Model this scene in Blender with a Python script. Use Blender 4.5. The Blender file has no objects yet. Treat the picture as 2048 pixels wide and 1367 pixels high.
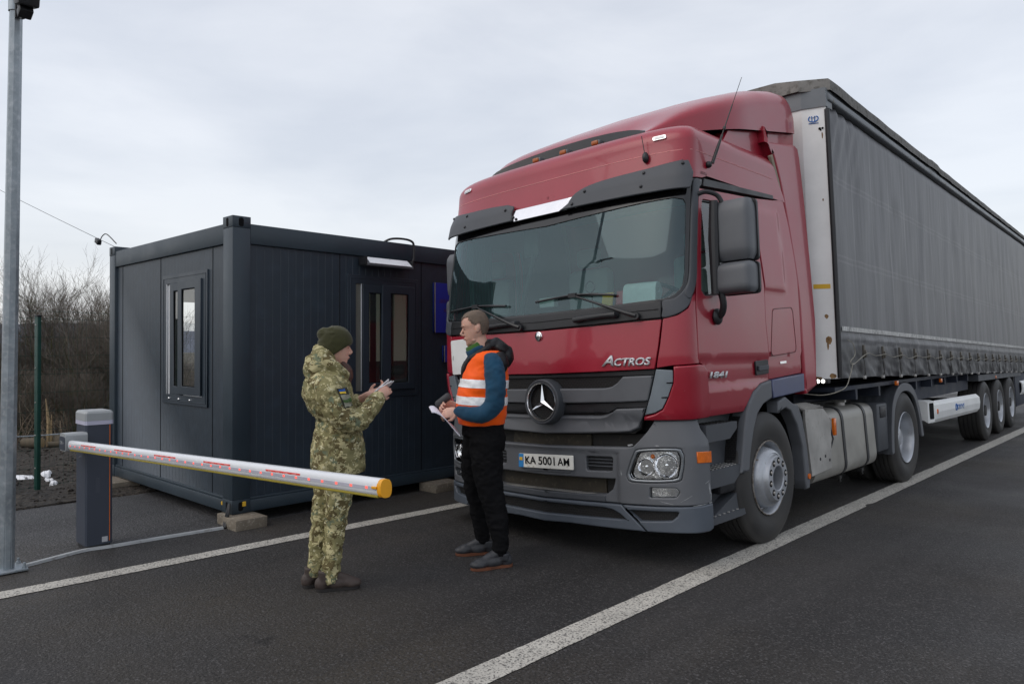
import bpy, bmesh, math, random
import numpy as np
from mathutils import Vector, Matrix, noise
R = math.radians
C = bpy.context.scene.collection
scn = bpy.context.scene
# ---------------------------------------------------------------- camera
cd = bpy.data.cameras.new('camera')
cam = bpy.data.objects.new('camera', cd)
C.objects.link(cam)
A_, P_, RO_ = 0.757122, 0.0082555, -0.0012114
r_ = Vector((math.cos(A_), math.sin(A_), 0))
f_ = Vector((-math.sin(A_)*math.cos(P_), math.cos(A_)*math.cos(P_), math.sin(P_)))
u_ = r_.cross(f_)
r2 = r_*math.cos(RO_)+u_*math.sin(RO_); u2 = -r_*math.sin(RO_)+u_*math.cos(RO_)
m_ = Matrix((r2, u2, -f_)).transposed().to_4x4()
m_.translation = Vector((0, 0, 1.52571))
cam.matrix_world = m_
cd.sensor_width = 36.0
cd.lens = 1476.18/2048*36
cd.clip_start = .05; cd.clip_end = 3000
scn.camera = cam
# ---------------------------------------------------------------- sky, sun, exposure
scn.view_settings.view_transform = 'Standard'
scn.view_settings.look = 'None'
scn.view_settings.exposure = 0.0
scn.view_settings.gamma = 1.0
SUN_EL, SUN_AZ = 48, 200
w = bpy.data.worlds.new("World"); scn.world = w; w.use_nodes = True
nt = w.node_tree; nt.nodes.clear()
def N(nt, t, **kw):
    n = nt.nodes.new(t)
    for k, v in kw.items():
        if k.startswith('i_'):
            k2 = k[2:]
            n.inputs[int(k2) if k2.isdigit() else k2.replace('_', ' ')].default_value = v
        else: setattr(n, k, v)
    return n
out = N(nt, 'ShaderNodeOutputWorld')
sky = N(nt, 'ShaderNodeTexSky'); sky.sky_type = 'NISHITA'; sky.sun_disc = False
sky.sun_elevation = R(SUN_EL); sky.sun_rotation = R(SUN_AZ); sky.air_density = 1; sky.dust_density = 4
bg1 = N(nt, 'ShaderNodeBackground', i_Strength=.05)
nt.links.new(sky.outputs[0], bg1.inputs[0])
tc = N(nt, 'ShaderNodeTexCoord')
sep = N(nt, 'ShaderNodeSeparateXYZ'); nt.links.new(tc.outputs['Generated'], sep.inputs[0])
mp = N(nt, 'ShaderNodeMapping'); mp.inputs['Scale'].default_value = (1.0, 1.0, 3.4)
nt.links.new(tc.outputs['Generated'], mp.inputs[0])
nz = N(nt, 'ShaderNodeTexNoise', i_Scale=2.1, i_Detail=7.0, i_Roughness=.52, i_Distortion=.25)
nt.links.new(mp.outputs[0], nz.inputs[0])
cr = N(nt, 'ShaderNodeValToRGB')
e = cr.color_ramp.elements
e[0].position = .36; e[0].color = (.645, .668, .715, 1)
e[1].position = .60; e[1].color = (.80, .812, .84, 1)
nt.links.new(nz.outputs[0], cr.inputs[0])
# cloud deck a little brighter low down, darker overhead
rmp = N(nt, 'ShaderNodeValToRGB')
e = rmp.color_ramp.elements
e[0].position = 0.0; e[0].color = (1.06, 1.06, 1.05, 1)
e[1].position = .75; e[1].color = (.84, .845, .86, 1)
nt.links.new(sep.outputs['Z'], rmp.inputs[0])
mul = N(nt, 'ShaderNodeMix', data_type='RGBA', blend_type='MULTIPLY'); mul.inputs[0].default_value = 1
nt.links.new(cr.outputs[0], mul.inputs[6]); nt.links.new(rmp.outputs[0], mul.inputs[7])
bg2 = N(nt, 'ShaderNodeBackground', i_Strength=.93)
nt.links.new(mul.outputs[2], bg2.inputs[0])
ad = N(nt, 'ShaderNodeAddShader')
nt.links.new(bg1.outputs[0], ad.inputs[0]); nt.links.new(bg2.outputs[0], ad.inputs[1])
nt.links.new(ad.outputs[0], out.inputs[0])
sd = bpy.data.lights.new('sun', 'SUN'); sun = bpy.data.objects.new('sun', sd); C.objects.link(sun)
sd.energy = .5; sd.angle = R(50); sd.color = (1, .97, .93)
az = R(SUN_AZ)
sdir = Vector((math.sin(az)*math.cos(R(SUN_EL)), math.cos(az)*math.cos(R(SUN_EL)), math.sin(R(SUN_EL))))
sun.rotation_euler = sdir.to_track_quat('Z', 'Y').to_euler()
# ---------------------------------------------------------------- helpers
def mat(name, col, rough=.5, metal=0., coat=0., var=(3., .12), bump=None, spec=.5, fine=None, tint=None, coatr=.08):
    m = bpy.data.materials.new(name); m.use_nodes = True
    nt = m.node_tree; b = nt.nodes['Principled BSDF']
    b.inputs['Roughness'].default_value = rough
    b.inputs['Metallic'].default_value = metal
    b.inputs['Coat Weight'].default_value = coat
    b.inputs['Coat Roughness'].default_value = coatr
    b.inputs['Specular IOR Level'].default_value = spec
    tc = N(nt, 'ShaderNodeTexCoord')
    c = (*col, 1)
    src = None
    if var:
        n = N(nt, 'ShaderNodeTexNoise', i_Scale=var[0], i_Detail=5., i_Roughness=.6)
        nt.links.new(tc.outputs['Object'], n.inputs[0])
        mx = N(nt, 'ShaderNodeMix', data_type='RGBA')
        k = var[1]
        mx.inputs[6].default_value = (*[x*(1-k) for x in col], 1)
        t2 = tint or [min(1, x*(1+k)) for x in col]
        mx.inputs[7].default_value = (*t2, 1)
        mr = N(nt, 'ShaderNodeMapRange'); mr.inputs[1].default_value = .3; mr.inputs[2].default_value = .7
        nt.links.new(n.outputs[0], mr.inputs[0]); nt.links.new(mr.outputs[0], mx.inputs[0])
        src = mx.outputs[2]
        mr2 = N(nt, 'ShaderNodeMapRange'); mr2.inputs[1].default_value = .3; mr2.inputs[2].default_value = .7
        mr2.inputs[3].default_value = max(.02, rough*.82); mr2.inputs[4].default_value = min(1, rough*1.2)
        nt.links.new(n.outputs[0], mr2.inputs[0]); nt.links.new(mr2.outputs[0], b.inputs['Roughness'])
    if fine:
        n2 = N(nt, 'ShaderNodeTexNoise', i_Scale=fine[0], i_Detail=3.)
        nt.links.new(tc.outputs['Object'], n2.inputs[0])
        mx2 = N(nt, 'ShaderNodeMix', data_type='RGBA')
        if src: nt.links.new(src, mx2.inputs[6])
        else: mx2.inputs[6].default_value = c
        mx2.inputs[7].default_value = (*fine[1], 1)
        mr = N(nt, 'ShaderNodeMapRange'); mr.inputs[1].default_value = fine[2]; mr.inputs[2].default_value = fine[3]
        nt.links.new(n2.outputs[0], mr.inputs[0]); nt.links.new(mr.outputs[0], mx2.inputs[0])
        src = mx2.outputs[2]
    if src: nt.links.new(src, b.inputs['Base Color'])
    else: b.inputs['Base Color'].default_value = c
    if bump:
        n3 = N(nt, 'ShaderNodeTexNoise', i_Scale=bump[0], i_Detail=4.)
        nt.links.new(tc.outputs['Object'], n3.inputs[0])
        bp = N(nt, 'ShaderNodeBump', i_Strength=bump[1], i_Distance=bump[2] if len(bump) > 2 else .01)
        nt.links.new(n3.outputs[0], bp.inputs['Height']); nt.links.new(bp.outputs[0], b.inputs['Normal'])
    return m

def glass(name, tint=(.8, .9, .87), ior=1.5, rough=.0, refl=(1., 1., 1.), film=0., filmc=(.4, .45, .45)):
    m = bpy.data.materials.new(name); m.use_nodes = True
    nt = m.node_tree; nt.nodes.clear()
    o = N(nt, 'ShaderNodeOutputMaterial')
    tr = N(nt, 'ShaderNodeBsdfTransparent'); tr.inputs[0].default_value = (*tint, 1)
    gl = N(nt, 'ShaderNodeBsdfGlossy', i_Roughness=rough); gl.inputs[0].default_value = (*refl, 1)
    fr = N(nt, 'ShaderNodeFresnel', i_IOR=ior)
    mx = N(nt, 'ShaderNodeMixShader')
    nt.links.new(fr.outputs[0], mx.inputs[0]); nt.links.new(tr.outputs[0], mx.inputs[1]); nt.links.new(gl.outputs[0], mx.inputs[2])
    if film:
        df = N(nt, 'ShaderNodeBsdfDiffuse'); df.inputs[0].default_value = (*filmc, 1)
        tc = N(nt, 'ShaderNodeTexCoord'); nn = N(nt, 'ShaderNodeTexNoise', i_Scale=2.5, i_Detail=6.); nt.links.new(tc.outputs['Object'], nn.inputs[0])
        mr = N(nt, 'ShaderNodeMapRange'); mr.inputs[1].default_value = .3; mr.inputs[2].default_value = .7; mr.inputs[3].default_value = film*.75; mr.inputs[4].default_value = film*1.25
        nt.links.new(nn.outputs[0], mr.inputs[0])
        m2 = N(nt, 'ShaderNodeMixShader'); nt.links.new(mr.outputs[0], m2.inputs[0]); nt.links.new(mx.outputs[0], m2.inputs[1]); nt.links.new(df.outputs[0], m2.inputs[2]); nt.links.new(m2.outputs[0], o.inputs[0])
    else: nt.links.new(mx.outputs[0], o.inputs[0])
    return m

def empty(name, loc, rot=(0, 0, 0), label=None, cat=None, group=None):
    o = bpy.data.objects.new(name, None); C.objects.link(o)
    o.location = loc; o.rotation_euler = rot; o.empty_display_size = .2
    return tag(o, label, cat, group)
def tag(o, label=None, cat=None, group=None, kind=None):
    if label: o['label'] = label
    if cat: o['category'] = cat
    if group: o['group'] = group
    if kind: o['kind'] = kind
    return o
def obj(name, bm, m, parent=None, smooth=None, loc=None, rot=None):
    me = bpy.data.meshes.new(name)
    bmesh.ops.recalc_face_normals(bm, faces=bm.faces[:]) if smooth != 'keep' else None
    bm.to_mesh(me); bm.free()
    for x in (m if isinstance(m, (list, tuple)) else [m]): me.materials.append(x)
    o = bpy.data.objects.new(name, me); C.objects.link(o)
    if parent: o.parent = parent
    if loc: o.location = loc
    if rot: o.rotation_euler = rot
    if smooth is None: smooth = 35
    if smooth not in ('keep', 0):
        for p in me.polygons: p.use_smooth = True
        me.set_sharp_from_angle(angle=R(smooth))
    return o
def BM(): return bmesh.new()
def box(bm, x0, x1, y0, y1, z0, z1, bev=0, mi=0, seg=2):
    r = bmesh.ops.create_cube(bm, size=1)
    vs = r['verts']
    for v in vs:
        v.co = Vector(((x0+x1)/2+v.co.x*(x1-x0), (y0+y1)/2+v.co.y*(y1-y0), (z0+z1)/2+v.co.z*(z1-z0)))
    fs = {f for v in vs for f in v.link_faces}
    for f in fs: f.material_index = mi
    if bev:
        es = list({e for v in vs for e in v.link_edges})
        r2 = bmesh.ops.bevel(bm, geom=es, offset=bev, segments=seg, profile=.5, affect='EDGES', material=-1)
        for f in r2['faces']: f.material_index = mi
    return vs
def rotbox(bm, c, size, rot, bev=0, mi=0):
    vs0 = set(bm.verts)
    box(bm, -size[0]/2, size[0]/2, -size[1]/2, size[1]/2, -size[2]/2, size[2]/2, bev, mi)
    M = rot.to_matrix() if hasattr(rot, 'to_matrix') else rot
    for v in bm.verts:
        if v not in vs0: v.co = M @ v.co + Vector(c)
def frame_of(d):
    d = d.normalized(); a = Vector((0, 0, 1)) if abs(d.z) < .95 else Vector((1, 0, 0))
    u = a.cross(d).normalized(); v = d.cross(u); return u, v
def tube(bm, pts, rad, n=8, cap=True, mi=0):
    pts = [Vector(p) for p in pts]
    if not isinstance(rad, (list, tuple)): rad = [rad]*len(pts)
    rings = []; pu = None
    for i, p in enumerate(pts):
        d = (pts[min(i+1, len(pts)-1)]-pts[max(i-1, 0)]).normalized()
        if pu is None: u, v = frame_of(d)
        else:
            u = (pu-d*pu.dot(d)).normalized(); v = d.cross(u)
        pu = u
        rings.append([bm.verts.new(p+(u*math.cos(2*math.pi*k/n)+v*math.sin(2*math.pi*k/n))*rad[i]) for k in range(n)])
    for a, b in zip(rings, rings[1:]):
        for k in range(n):
            f = bm.faces.new((a[k], a[(k+1) % n], b[(k+1) % n], b[k])); f.material_index = mi
    if cap:
        f = bm.faces.new(rings[0][::-1]); f.material_index = mi
        f = bm.faces.new(rings[-1]); f.material_index = mi
def curve_pts(pts, n=6):
    pts = [Vector(p) for p in pts]; out = []
    P = [pts[0]]+pts+[pts[-1]]
    for i in range(1, len(P)-2):
        for k in range(n):
            t = k/n; a, b, c, d = P[i-1], P[i], P[i+1], P[i+2]
            out.append(.5*((2*b)+(c-a)*t+(2*a-5*b+4*c-d)*t*t+(3*b-a-3*c+d)*t**3))
    out.append(pts[-1]); return out
def lathe(bm, prof, n=48, axis='X', c=(0, 0, 0), mi=0):
    rings = []
    for r, h in prof:
        ring = []
        for k in range(n):
            t = 2*math.pi*k/n
            if axis == 'X': co = (h, r*math.cos(t), r*math.sin(t))
            elif axis == 'Y': co = (r*math.sin(t), h, r*math.cos(t))
            else: co = (r*math.cos(t), r*math.sin(t), h)
            ring.append(bm.verts.new(Vector(co)+Vector(c)))
        rings.append(ring)
    for a, b in zip(rings, rings[1:]):
        for k in range(n):
            f = bm.faces.new((a[k], a[(k+1) % n], b[(k+1) % n], b[k])); f.material_index = mi
def cyl(bm, c, r, h, axis='X', n=24, r2=None, mi=0):
    """closed cylinder starting at c, running h along axis"""
    r2 = r if r2 is None else r2
    lathe(bm, [(1e-4, 0), (r, 0), (r2, h), (1e-4, h)], n, axis, c, mi)
def prism(bm, poly, f3, mi=0):
    """poly: 2D points; f3(p, k) k=0/1 gives the two ends"""
    a = [bm.verts.new(f3(p, 0)) for p in poly]; b = [bm.verts.new(f3(p, 1)) for p in poly]
    n = len(poly)
    for i in range(n):
        f = bm.faces.new((a[i], a[(i+1) % n], b[(i+1) % n], b[i])); f.material_index = mi
    f = bm.faces.new(a[::-1]); f.material_index = mi
    f = bm.faces.new(b); f.material_index = mi
def fillet(pts, r, seg=5):
    if not isinstance(r, (list, tuple)): r = [r]*len(pts)
    out = []; n = len(pts)
    for i in range(n):
        p0, p, p1 = Vector(pts[i-1]), Vector(pts[i]), Vector(pts[(i+1) % n])
        if r[i] <= 0: out.append(tuple(p)); continue
        a = (p0-p); b = (p1-p); la, lb = a.length, b.length
        a.normalize(); b.normalize()
        ang = a.angle(b)
        if ang > 3.05: out.append(tuple(p)); continue
        d = min(r[i]/math.tan(ang/2), la*.48, lb*.48)
        A, B = p+a*d, p+b*d
        for k in range(seg+1):
            t = k/seg
            out.append(tuple(A*(1-t)**2+p*2*t*(1-t)+B*t*t))
    return out
def smooth_poly(pts, n=5, closed=True):
    out = []; m = len(pts)
    for i in range(m):
        a, b, c, d = [Vector(pts[(i+j) % m]) for j in (-1, 0, 1, 2)]
        for k in range(n):
            t = k/n
            out.append(tuple(.5*((2*b)+(c-a)*t+(2*a-5*b+4*c-d)*t*t+(3*b-a-3*c+d)*t**3)))
    return out

def surf_normal(S, s, z, e=2e-3):
    ts = (Vector(S(s+e, z))-Vector(S(s-e, z))); tz = (Vector(S(s, z+e))-Vector(S(s, z-e)))
    ts.normalize(); tz.normalize()
    return ts.cross(tz).normalized(), ts, tz
def patch(name, outline, m, parent, S, holes=(), off=0., th=.02, r=.005, grid=.06, hf=None, smooth=True, flip=False, jitter=0):
    """a panel: polygon in surface coordinates wrapped on surface S, with rounded rim and thickness"""
    bm = bmesh.new()
    for loop in [outline]+list(holes):
        vs = [bm.verts.new((p[0], p[1], 0)) for p in loop]
        for i in range(len(vs)): bm.edges.new((vs[i], vs[(i+1) % len(vs)]))
    bmesh.ops.triangle_fill(bm, use_beauty=True, use_dissolve=False, edges=bm.edges[:], normal=(0, 0, 1))
    xs = [p[0] for p in outline]; ys = [p[1] for p in outline]
    if grid:
        for ax, lo, hi in ((0, min(xs), max(xs)), (1, min(ys), max(ys))):
            k = math.floor(lo/grid)+1
            while k*grid < hi:
                co = [0, 0, 0]; no = [0, 0, 0]; co[ax] = k*grid+1e-5; no[ax] = 1
                bmesh.ops.bisect_plane(bm, geom=bm.verts[:]+bm.edges[:]+bm.faces[:], plane_co=co, plane_no=no, dist=1e-6)
                k += 1
    # boundary normals
    nv = {}
    be = [e for e in bm.edges if len(e.link_faces) == 1]
    for e in be:
        a, b = e.verts; d = (b.co-a.co); nn = Vector((d.y, -d.x, 0)).normalized()
        fc = e.link_faces[0].calc_center_median()
        if nn.dot(fc-a.co) > 0: nn = -nn
        for v in (a, b): nv.setdefault(v, []).append(nn)
    mit = {}
    for v, l in nv.items():
        s_ = sum(l, Vector()); 
        if s_.length < 1e-6: s_ = l[0].copy()
        s_.normalize(); c = max(.5, s_.dot(l[0])); mit[v] = (s_, 1/c)
    rr_ = min(r, th*.6)
    inner = [v for v in bm.verts if v not in mit]
    if inner and rr_ > 1e-4:
        A_s = np.array([e.verts[0].co.xy[:] for e in be]); B_s = np.array([e.verts[1].co.xy[:] for e in be]); D_s = B_s-A_s; L_s = (D_s**2).sum(1)+1e-12
        for v in inner:
            p = np.array(v.co.xy[:]); t = np.clip(((p-A_s)*D_s).sum(1)/L_s, 0, 1); q = A_s+D_s*t[:, None]; d2 = ((p-q)**2).sum(1); k = int(d2.argmin()); d = float(d2[k])**.5
            if 1e-6 < d < 2*rr_:
                n2 = (p-q[k])/d; nd = rr_*1.05+d*.475; v.co.x, v.co.y = q[k][0]+n2[0]*nd, q[k][1]+n2[1]*nd
    H = {v: 0. for v in bm.verts}; K = {v: 0 for v in bm.verts}; OUT = {}
    r = min(r, th*.6)
    ring1, ring2, ring3 = {}, {}, {}
    for v, (o_, k) in mit.items():
        base = v.co.copy()
        v1 = bm.verts.new(base-o_*k*r*.3); v2 = bm.verts.new(base); v3 = bm.verts.new(base)
        v.co = base-o_*k*r
        H[v1] = -r*.3; H[v2] = -r; H[v3] = -th
        K[v1] = 1; K[v2] = 2; K[v3] = 2
        for q in (v1, v2, v3): OUT[q] = o_
        ring1[v] = v1; ring2[v] = v2; ring3[v] = v3
    for e in be:
        a, b = e.verts
        f = e.link_faces[0]
        # orientation: follow face winding
        for l in f.loops:
            if l.edge == e:
                a, b = l.vert, l.link_loop_next.vert
        for A, B in (((a, b), (ring1[a], ring1[b])), ((ring1[a], ring1[b]), (ring2[a], ring2[b])), ((ring2[a], ring2[b]), (ring3[a], ring3[b]))):
            try: bm.faces.new((A[1], A[0], B[0], B[1]))
            except ValueError: pass
    # orientation of top faces: +z
    for f in bm.faces: f.normal_update()
    bm.verts.index_update()
    nors = []
    top = [f for f in bm.faces if abs(f.normal.z) > .5 and all(K[v] == 0 for v in f.verts)]
    if top and sum(f.normal.z for f in top) < 0: bmesh.ops.reverse_faces(bm, faces=bm.faces[:])
    for v in bm.verts:
        s, z = v.co.x, v.co.y
        n_, ts, tz = surf_normal(S, s, z)
        h = off+H[v]+(hf(s, z) if hf else 0)
        if hf:
            e_ = 2e-3
            ds = (hf(s+e_, z)-hf(s-e_, z))/(2*e_); dz = (hf(s, z+e_)-hf(s, z-e_))/(2*e_)
            nn = (n_-ts*ds-tz*dz).normalized()
        else: nn = n_
        if K[v]:
            o3 = (ts*OUT[v].x+tz*OUT[v].y).normalized()
            nn = (nn+o3).normalized() if K[v] == 1 else o3
        nors.append(nn)
        v.co = Vector(S(s, z))+n_*h
    me = bpy.data.meshes.new(name); bm.to_mesh(me); bm.free()
    for x in (m if isinstance(m, (list, tuple)) else [m]): me.materials.append(x)
    for p in me.polygons: p.use_smooth = True
    me.normals_split_custom_set_from_vertices(nors)
    o = bpy.data.objects.new(name, me); C.objects.link(o)
    if parent: o.parent = parent
    return o
def text_mesh(txt, size, shear=0., bold=0., spacing=1., width=None):
    cu = bpy.data.curves.new('t', 'FONT'); cu.body = txt; cu.size = size; cu.shear = shear; cu.offset = bold
    cu.space_character = spacing; cu.resolution_u = 4; cu.align_x = 'CENTER'; cu.align_y = 'CENTER'
    o = bpy.data.objects.new('t', cu); C.objects.link(o)
    dg = bpy.context.evaluated_depsgraph_get()
    me = bpy.data.meshes.new_from_object(o.evaluated_get(dg))
    bpy.data.objects.remove(o); bpy.data.curves.remove(cu)
    if width:
        xs = [v.co.x for v in me.vertices]; k = width/(max(xs)-min(xs)); c = (max(xs)+min(xs))/2
        for v in me.vertices: v.co.x = (v.co.x-c)*k
    return me
def text_on(name, txt, size, m, parent, S, s0, z0, off=.002, th=.002, ang=0, **kw):
    me = text_mesh(txt, size, **kw)
    bm = bmesh.new(); bm.from_mesh(me); bpy.data.meshes.remove(me)
    r = bmesh.ops.extrude_face_region(bm, geom=bm.faces[:])
    for g in r['geom']:
        if isinstance(g, bmesh.types.BMVert): g.co.z = th
    ca, sa = math.cos(ang), math.sin(ang)
    for v in bm.verts:
        x, y = v.co.x*ca-v.co.y*sa, v.co.x*sa+v.co.y*ca
        n_, _, _ = surf_normal(S, s0+x, z0+y)
        v.co = Vector(S(s0+x, z0+y))+n_*(off+v.co.z)
    return obj(name, bm, m, parent, smooth=0)
def mir(pts): return [(-p[0], p[1]) for p in pts][::-1]
def full(half):
    """half outline listed from centre (s=0) over the right side back to centre -> closed outline"""
    return half+[(-p[0], p[1]) for p in half[::-1] if p[0] > 1e-6]
def copy_tree(o, parent=None):
    c = o.copy(); C.objects.link(c)
    if parent is not None: c.parent = parent
    for ch in o.children: copy_tree(ch, c)
    return c
def exp_(x): return math.exp(max(-50, min(50, x)))
# ---------------------------------------------------------------- ground, road, markings
def asphalt(name, base, spread, grit, warm=(.060, .050, .037), rough=.62):
    m = bpy.data.materials.new(name); m.use_nodes = True
    nt = m.node_tree; b = nt.nodes['Principled BSDF']
    tc = N(nt, 'ShaderNodeTexCoord')
    def noise_(sc, det=4, r=.6, vec=None):
        n = N(nt, 'ShaderNodeTexNoise', i_Scale=sc, i_Detail=float(det), i_Roughness=r); nt.links.new(vec or tc.outputs['Object'], n.inputs[0]); return n.outputs[0]
    def rng(src, a, b_, c=0, d=1):
        q = N(nt, 'ShaderNodeMapRange'); q.inputs[1].default_value = a; q.inputs[2].default_value = b_; q.inputs[3].default_value = c; q.inputs[4].default_value = d
        nt.links.new(src, q.inputs[0]); return q.outputs[0]
    def mix(a, b_, f, bt='MIX'):
        q = N(nt, 'ShaderNodeMix', data_type='RGBA', blend_type=bt)
        for s, i in ((a, 6), (b_, 7)):
            if isinstance(s, tuple): q.inputs[i].default_value = (*s, 1)
            else: nt.links.new(s, q.inputs[i])
        if isinstance(f, float): q.inputs[0].default_value = f
        else: nt.links.new(f, q.inputs[0])
        return q.outputs[2]
    mp = N(nt, 'ShaderNodeMapping'); mp.inputs['Scale'].default_value = (1, .35, 1); nt.links.new(tc.outputs['Object'], mp.inputs[0])
    big = noise_(.9, 5, .6, mp.outputs[0]); pat = noise_(.35, 4, .55)
    c = mix(tuple(x*(1-spread) for x in base), tuple(x*(1+spread) for x in base), rng(big, .35, .65))
    c = mix(c, warm, rng(pat, .46, .66, 0, .85))
    mp2 = N(nt, 'ShaderNodeMapping'); mp2.inputs['Scale'].default_value = (1.5, .07, 1); nt.links.new(tc.outputs['Object'], mp2.inputs[0])
    c = mix(c, tuple(x*.55 for x in base), rng(noise_(1.0, 4, .6, mp2.outputs[0]), .50, .66, 0, .6))
    c = mix(c, (.012, .011, .011), rng(noise_(2.3, 3, .5), .70, .76, 0, .7))
    c = mix(c, tuple(x*1.7 for x in base), rng(noise_(.8, 6, .7, mp2.outputs[0]), .56, .72, 0, .5))
    vo = N(nt, 'ShaderNodeTexVoronoi', i_Scale=110.); nt.links.new(tc.outputs['Object'], vo.inputs[0])
    sp = N(nt, 'ShaderNodeSeparateColor'); nt.links.new(vo.outputs['Color'], sp.inputs[0])
    c = mix(c, tuple(x*2.7 for x in base), rng(sp.outputs[0], .74, 1.0, 0, grit))
    c = mix(c, tuple(x*.3 for x in base), rng(noise_(70, 3), .48, .68, 0, grit))
    nt.links.new(c, b.inputs['Base Color'])
    nt.links.new(rng(noise_(.5, 4), .35, .65, rough-.12, rough+.14), b.inputs['Roughness'])
    b.inputs['Specular IOR Level'].default_value = .35
    bp = N(nt, 'ShaderNodeBump', i_Strength=1.0, i_Distance=.012)
    nt.links.new(noise_(60, 4), bp.inputs['Height']); nt.links.new(bp.outputs[0], b.inputs['Normal'])
    return m
M_road = asphalt('road_asphalt', (.037, .0353, .035), .24, .95)
M_pave = asphalt('old_pavement', (.056, .056, .058), .22, .9, rough=.55)
M_soil = mat('dark_soil', (.024, .019, .0145), .9, var=(1.2, .4), fine=(22, (.07, .055, .038), .55, .8), bump=(13, 1.0, .07))
M_field = mat('winter_field', (.06, .052, .036), .95, var=(.02, .3), fine=(.3, (.10, .09, .07), .5, .7))
def sheet(name, x0, x1, y0, y1, z, m, edge=None, n=1, label=None):
    bm = BM()
    L, Rr = [], []
    for i in range(n+1):
        y = y0+(y1-y0)*i/n
        xl, xr = (edge(y) if edge else (x0, x1))
        L.append(bm.verts.new((xl, y, z))); Rr.append(bm.verts.new((xr, y, z)))
    for i in range(n): bm.faces.new((L[i], Rr[i], Rr[i+1], L[i+1]))
    o = obj(name, bm, m, smooth=0); tag(o, kind='structure'); return o
sheet('ground', -1500, 1500, -1500, 1500, -.06, M_field)
sheet('road', -6.1, 16, -40, 160, 0, M_road, edge=lambda y: (-6.12, 16))
sheet('pavement', -8.2, -6.0, -40, 60, -.004, M_pave, edge=lambda y: (-8.35+.14*noise.noise(Vector((y*1.3, 0, 0)))+.08*noise.noise(Vector((y*6, 3, 0))), -6.05), n=900)
def wobble(y, k, sd): return k*(noise.noise(Vector((y*9, sd, 0)))+.7*noise.noise(Vector((y*31, sd, 5))))
M_line = mat('road_marking_paint', (.50, .48, .43), .6, var=(2.5, .12), fine=(85, (.10, .095, .09), .50, .64), bump=(90, .6, .006))
sheet('lane_line', 0, 0, -6, 90, .004, M_line, edge=lambda y: (-5.49+.035*y-.077+wobble(y, .004, 1), -5.49+.035*y+.077+wobble(y, .004, 9)), n=2400) if False else None
def line(name, y0, y1, cx, w, n, label):
    bm = BM(); L, Rr = [], []
    for i in range(n+1):
        y = y0+(y1-y0)*i/n; c = cx(y)
        bite = lambda sd: (1 if y > 6.5 else .15)*max(0, noise.noise(Vector((y*3.1, sd, 2)))-.42)*.16
        L.append(bm.verts.new((c-w/2+wobble(y, .005, 1)+bite(4), y, .004))); Rr.append(bm.verts.new((c+w/2+wobble(y, .005, 9)-bite(7), y, .004)))
    for i in range(n): bm.faces.new((L[i], Rr[i], Rr[i+1], L[i+1]))
    o = obj(name, bm, M_line, smooth=0); tag(o, kind='structure')
line('left_lane_line', -5, 60, lambda y: -5.485+.036*min(y, 8), .155, 2200, '')
line('right_lane_line', -5, 90, lambda y: -2.475-.002*y, .17, 3000, '')
# rough soil bank beyond the pavement
def soil_h(x, y):
    d = -8.25-x
    k = max(0, min(1, d/1.0))
    h = .012+k*(.06*noise.fractal(Vector((x*1.1, y*1.1, 0)), 1, 2, 4)+.05*noise.fractal(Vector((x*4, y*4, 3)), 1, 2, 3)+.02*noise.noise(Vector((x*14, y*14, 3)))+.02)
    return h+.05*max(0, d-4)
bm = BM(); nx, ny = 150, 210; rows = []
for i in range(nx+1):
    t = i/nx; x = -8.22-(t**1.6)*22
    rows.append([bm.verts.new((x+(.10*noise.noise(Vector((j*.25, 1, 0))) if i == 0 else 0), -6+j*.12, soil_h(x, -6+j*.12)-(.03 if i == 0 else 0))) for j in range(ny+1)])
for a, b in zip(rows, rows[1:]):
    for j in range(ny): bm.faces.new((a[j], b[j], b[j+1], a[j+1]))
tag(obj('soil_bank', bm, M_soil, smooth=80), kind='structure')
# snow left in the hollows
M_snow = mat('old_snow', (.80, .82, .86), .6, var=(6, .06), bump=(30, .4, .01))
def blob_patch(name, cx, cy, rx, ry, sd, label):
    bm = BM(); c = bm.verts.new((cx, cy, soil_h(cx, cy)+.022)); ring = []
    rings = []
    for q in range(1, 6):
        rr = []
        for k in range(40):
            a = 2*math.pi*k/40; n_ = 1+.6*noise.noise(Vector((math.cos(a)*1.9, math.sin(a)*1.9, sd)))+.5*noise.noise(Vector((math.cos(a)*6, math.sin(a)*6, sd)))
            x = cx+rx*n_*q/5*math.cos(a); y = cy+ry*n_*q/5*math.sin(a)
            rr.append(bm.verts.new((x, y, soil_h(x, y)+(.032 if q < 4 else .024 if q == 4 else -.01))))
        rings.append(rr)
    for k in range(40): bm.faces.new((c, rings[0][k], rings[0][(k+1) % 40]))
    for a, b in zip(rings, rings[1:]):
        for k in range(40): bm.faces.new((a[k], b[k], b[(k+1) % 40], a[(k+1) % 40]))
    tag(obj(name, bm, M_snow, smooth=60), label, 'snow patch', 'patches of old snow on the soil bank')
blob_patch('snow_patch', -10.16, 2.30, .30, .15, 1, 'largest white snow patch on the dark soil, behind the mesh left of the green post')
blob_patch('snow_patch', -9.98, 2.56, .08, .05, 5, 'small snow scrap just above the largest snow patch')
blob_patch('snow_patch', -9.70, 2.52, .055, .04, 9, 'small snow patch right of the green fence post, the upper one')
blob_patch('snow_patch', -9.46, 2.50, .045, .035, 12, 'small snow patch right of the green fence post, the lower one')
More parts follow.
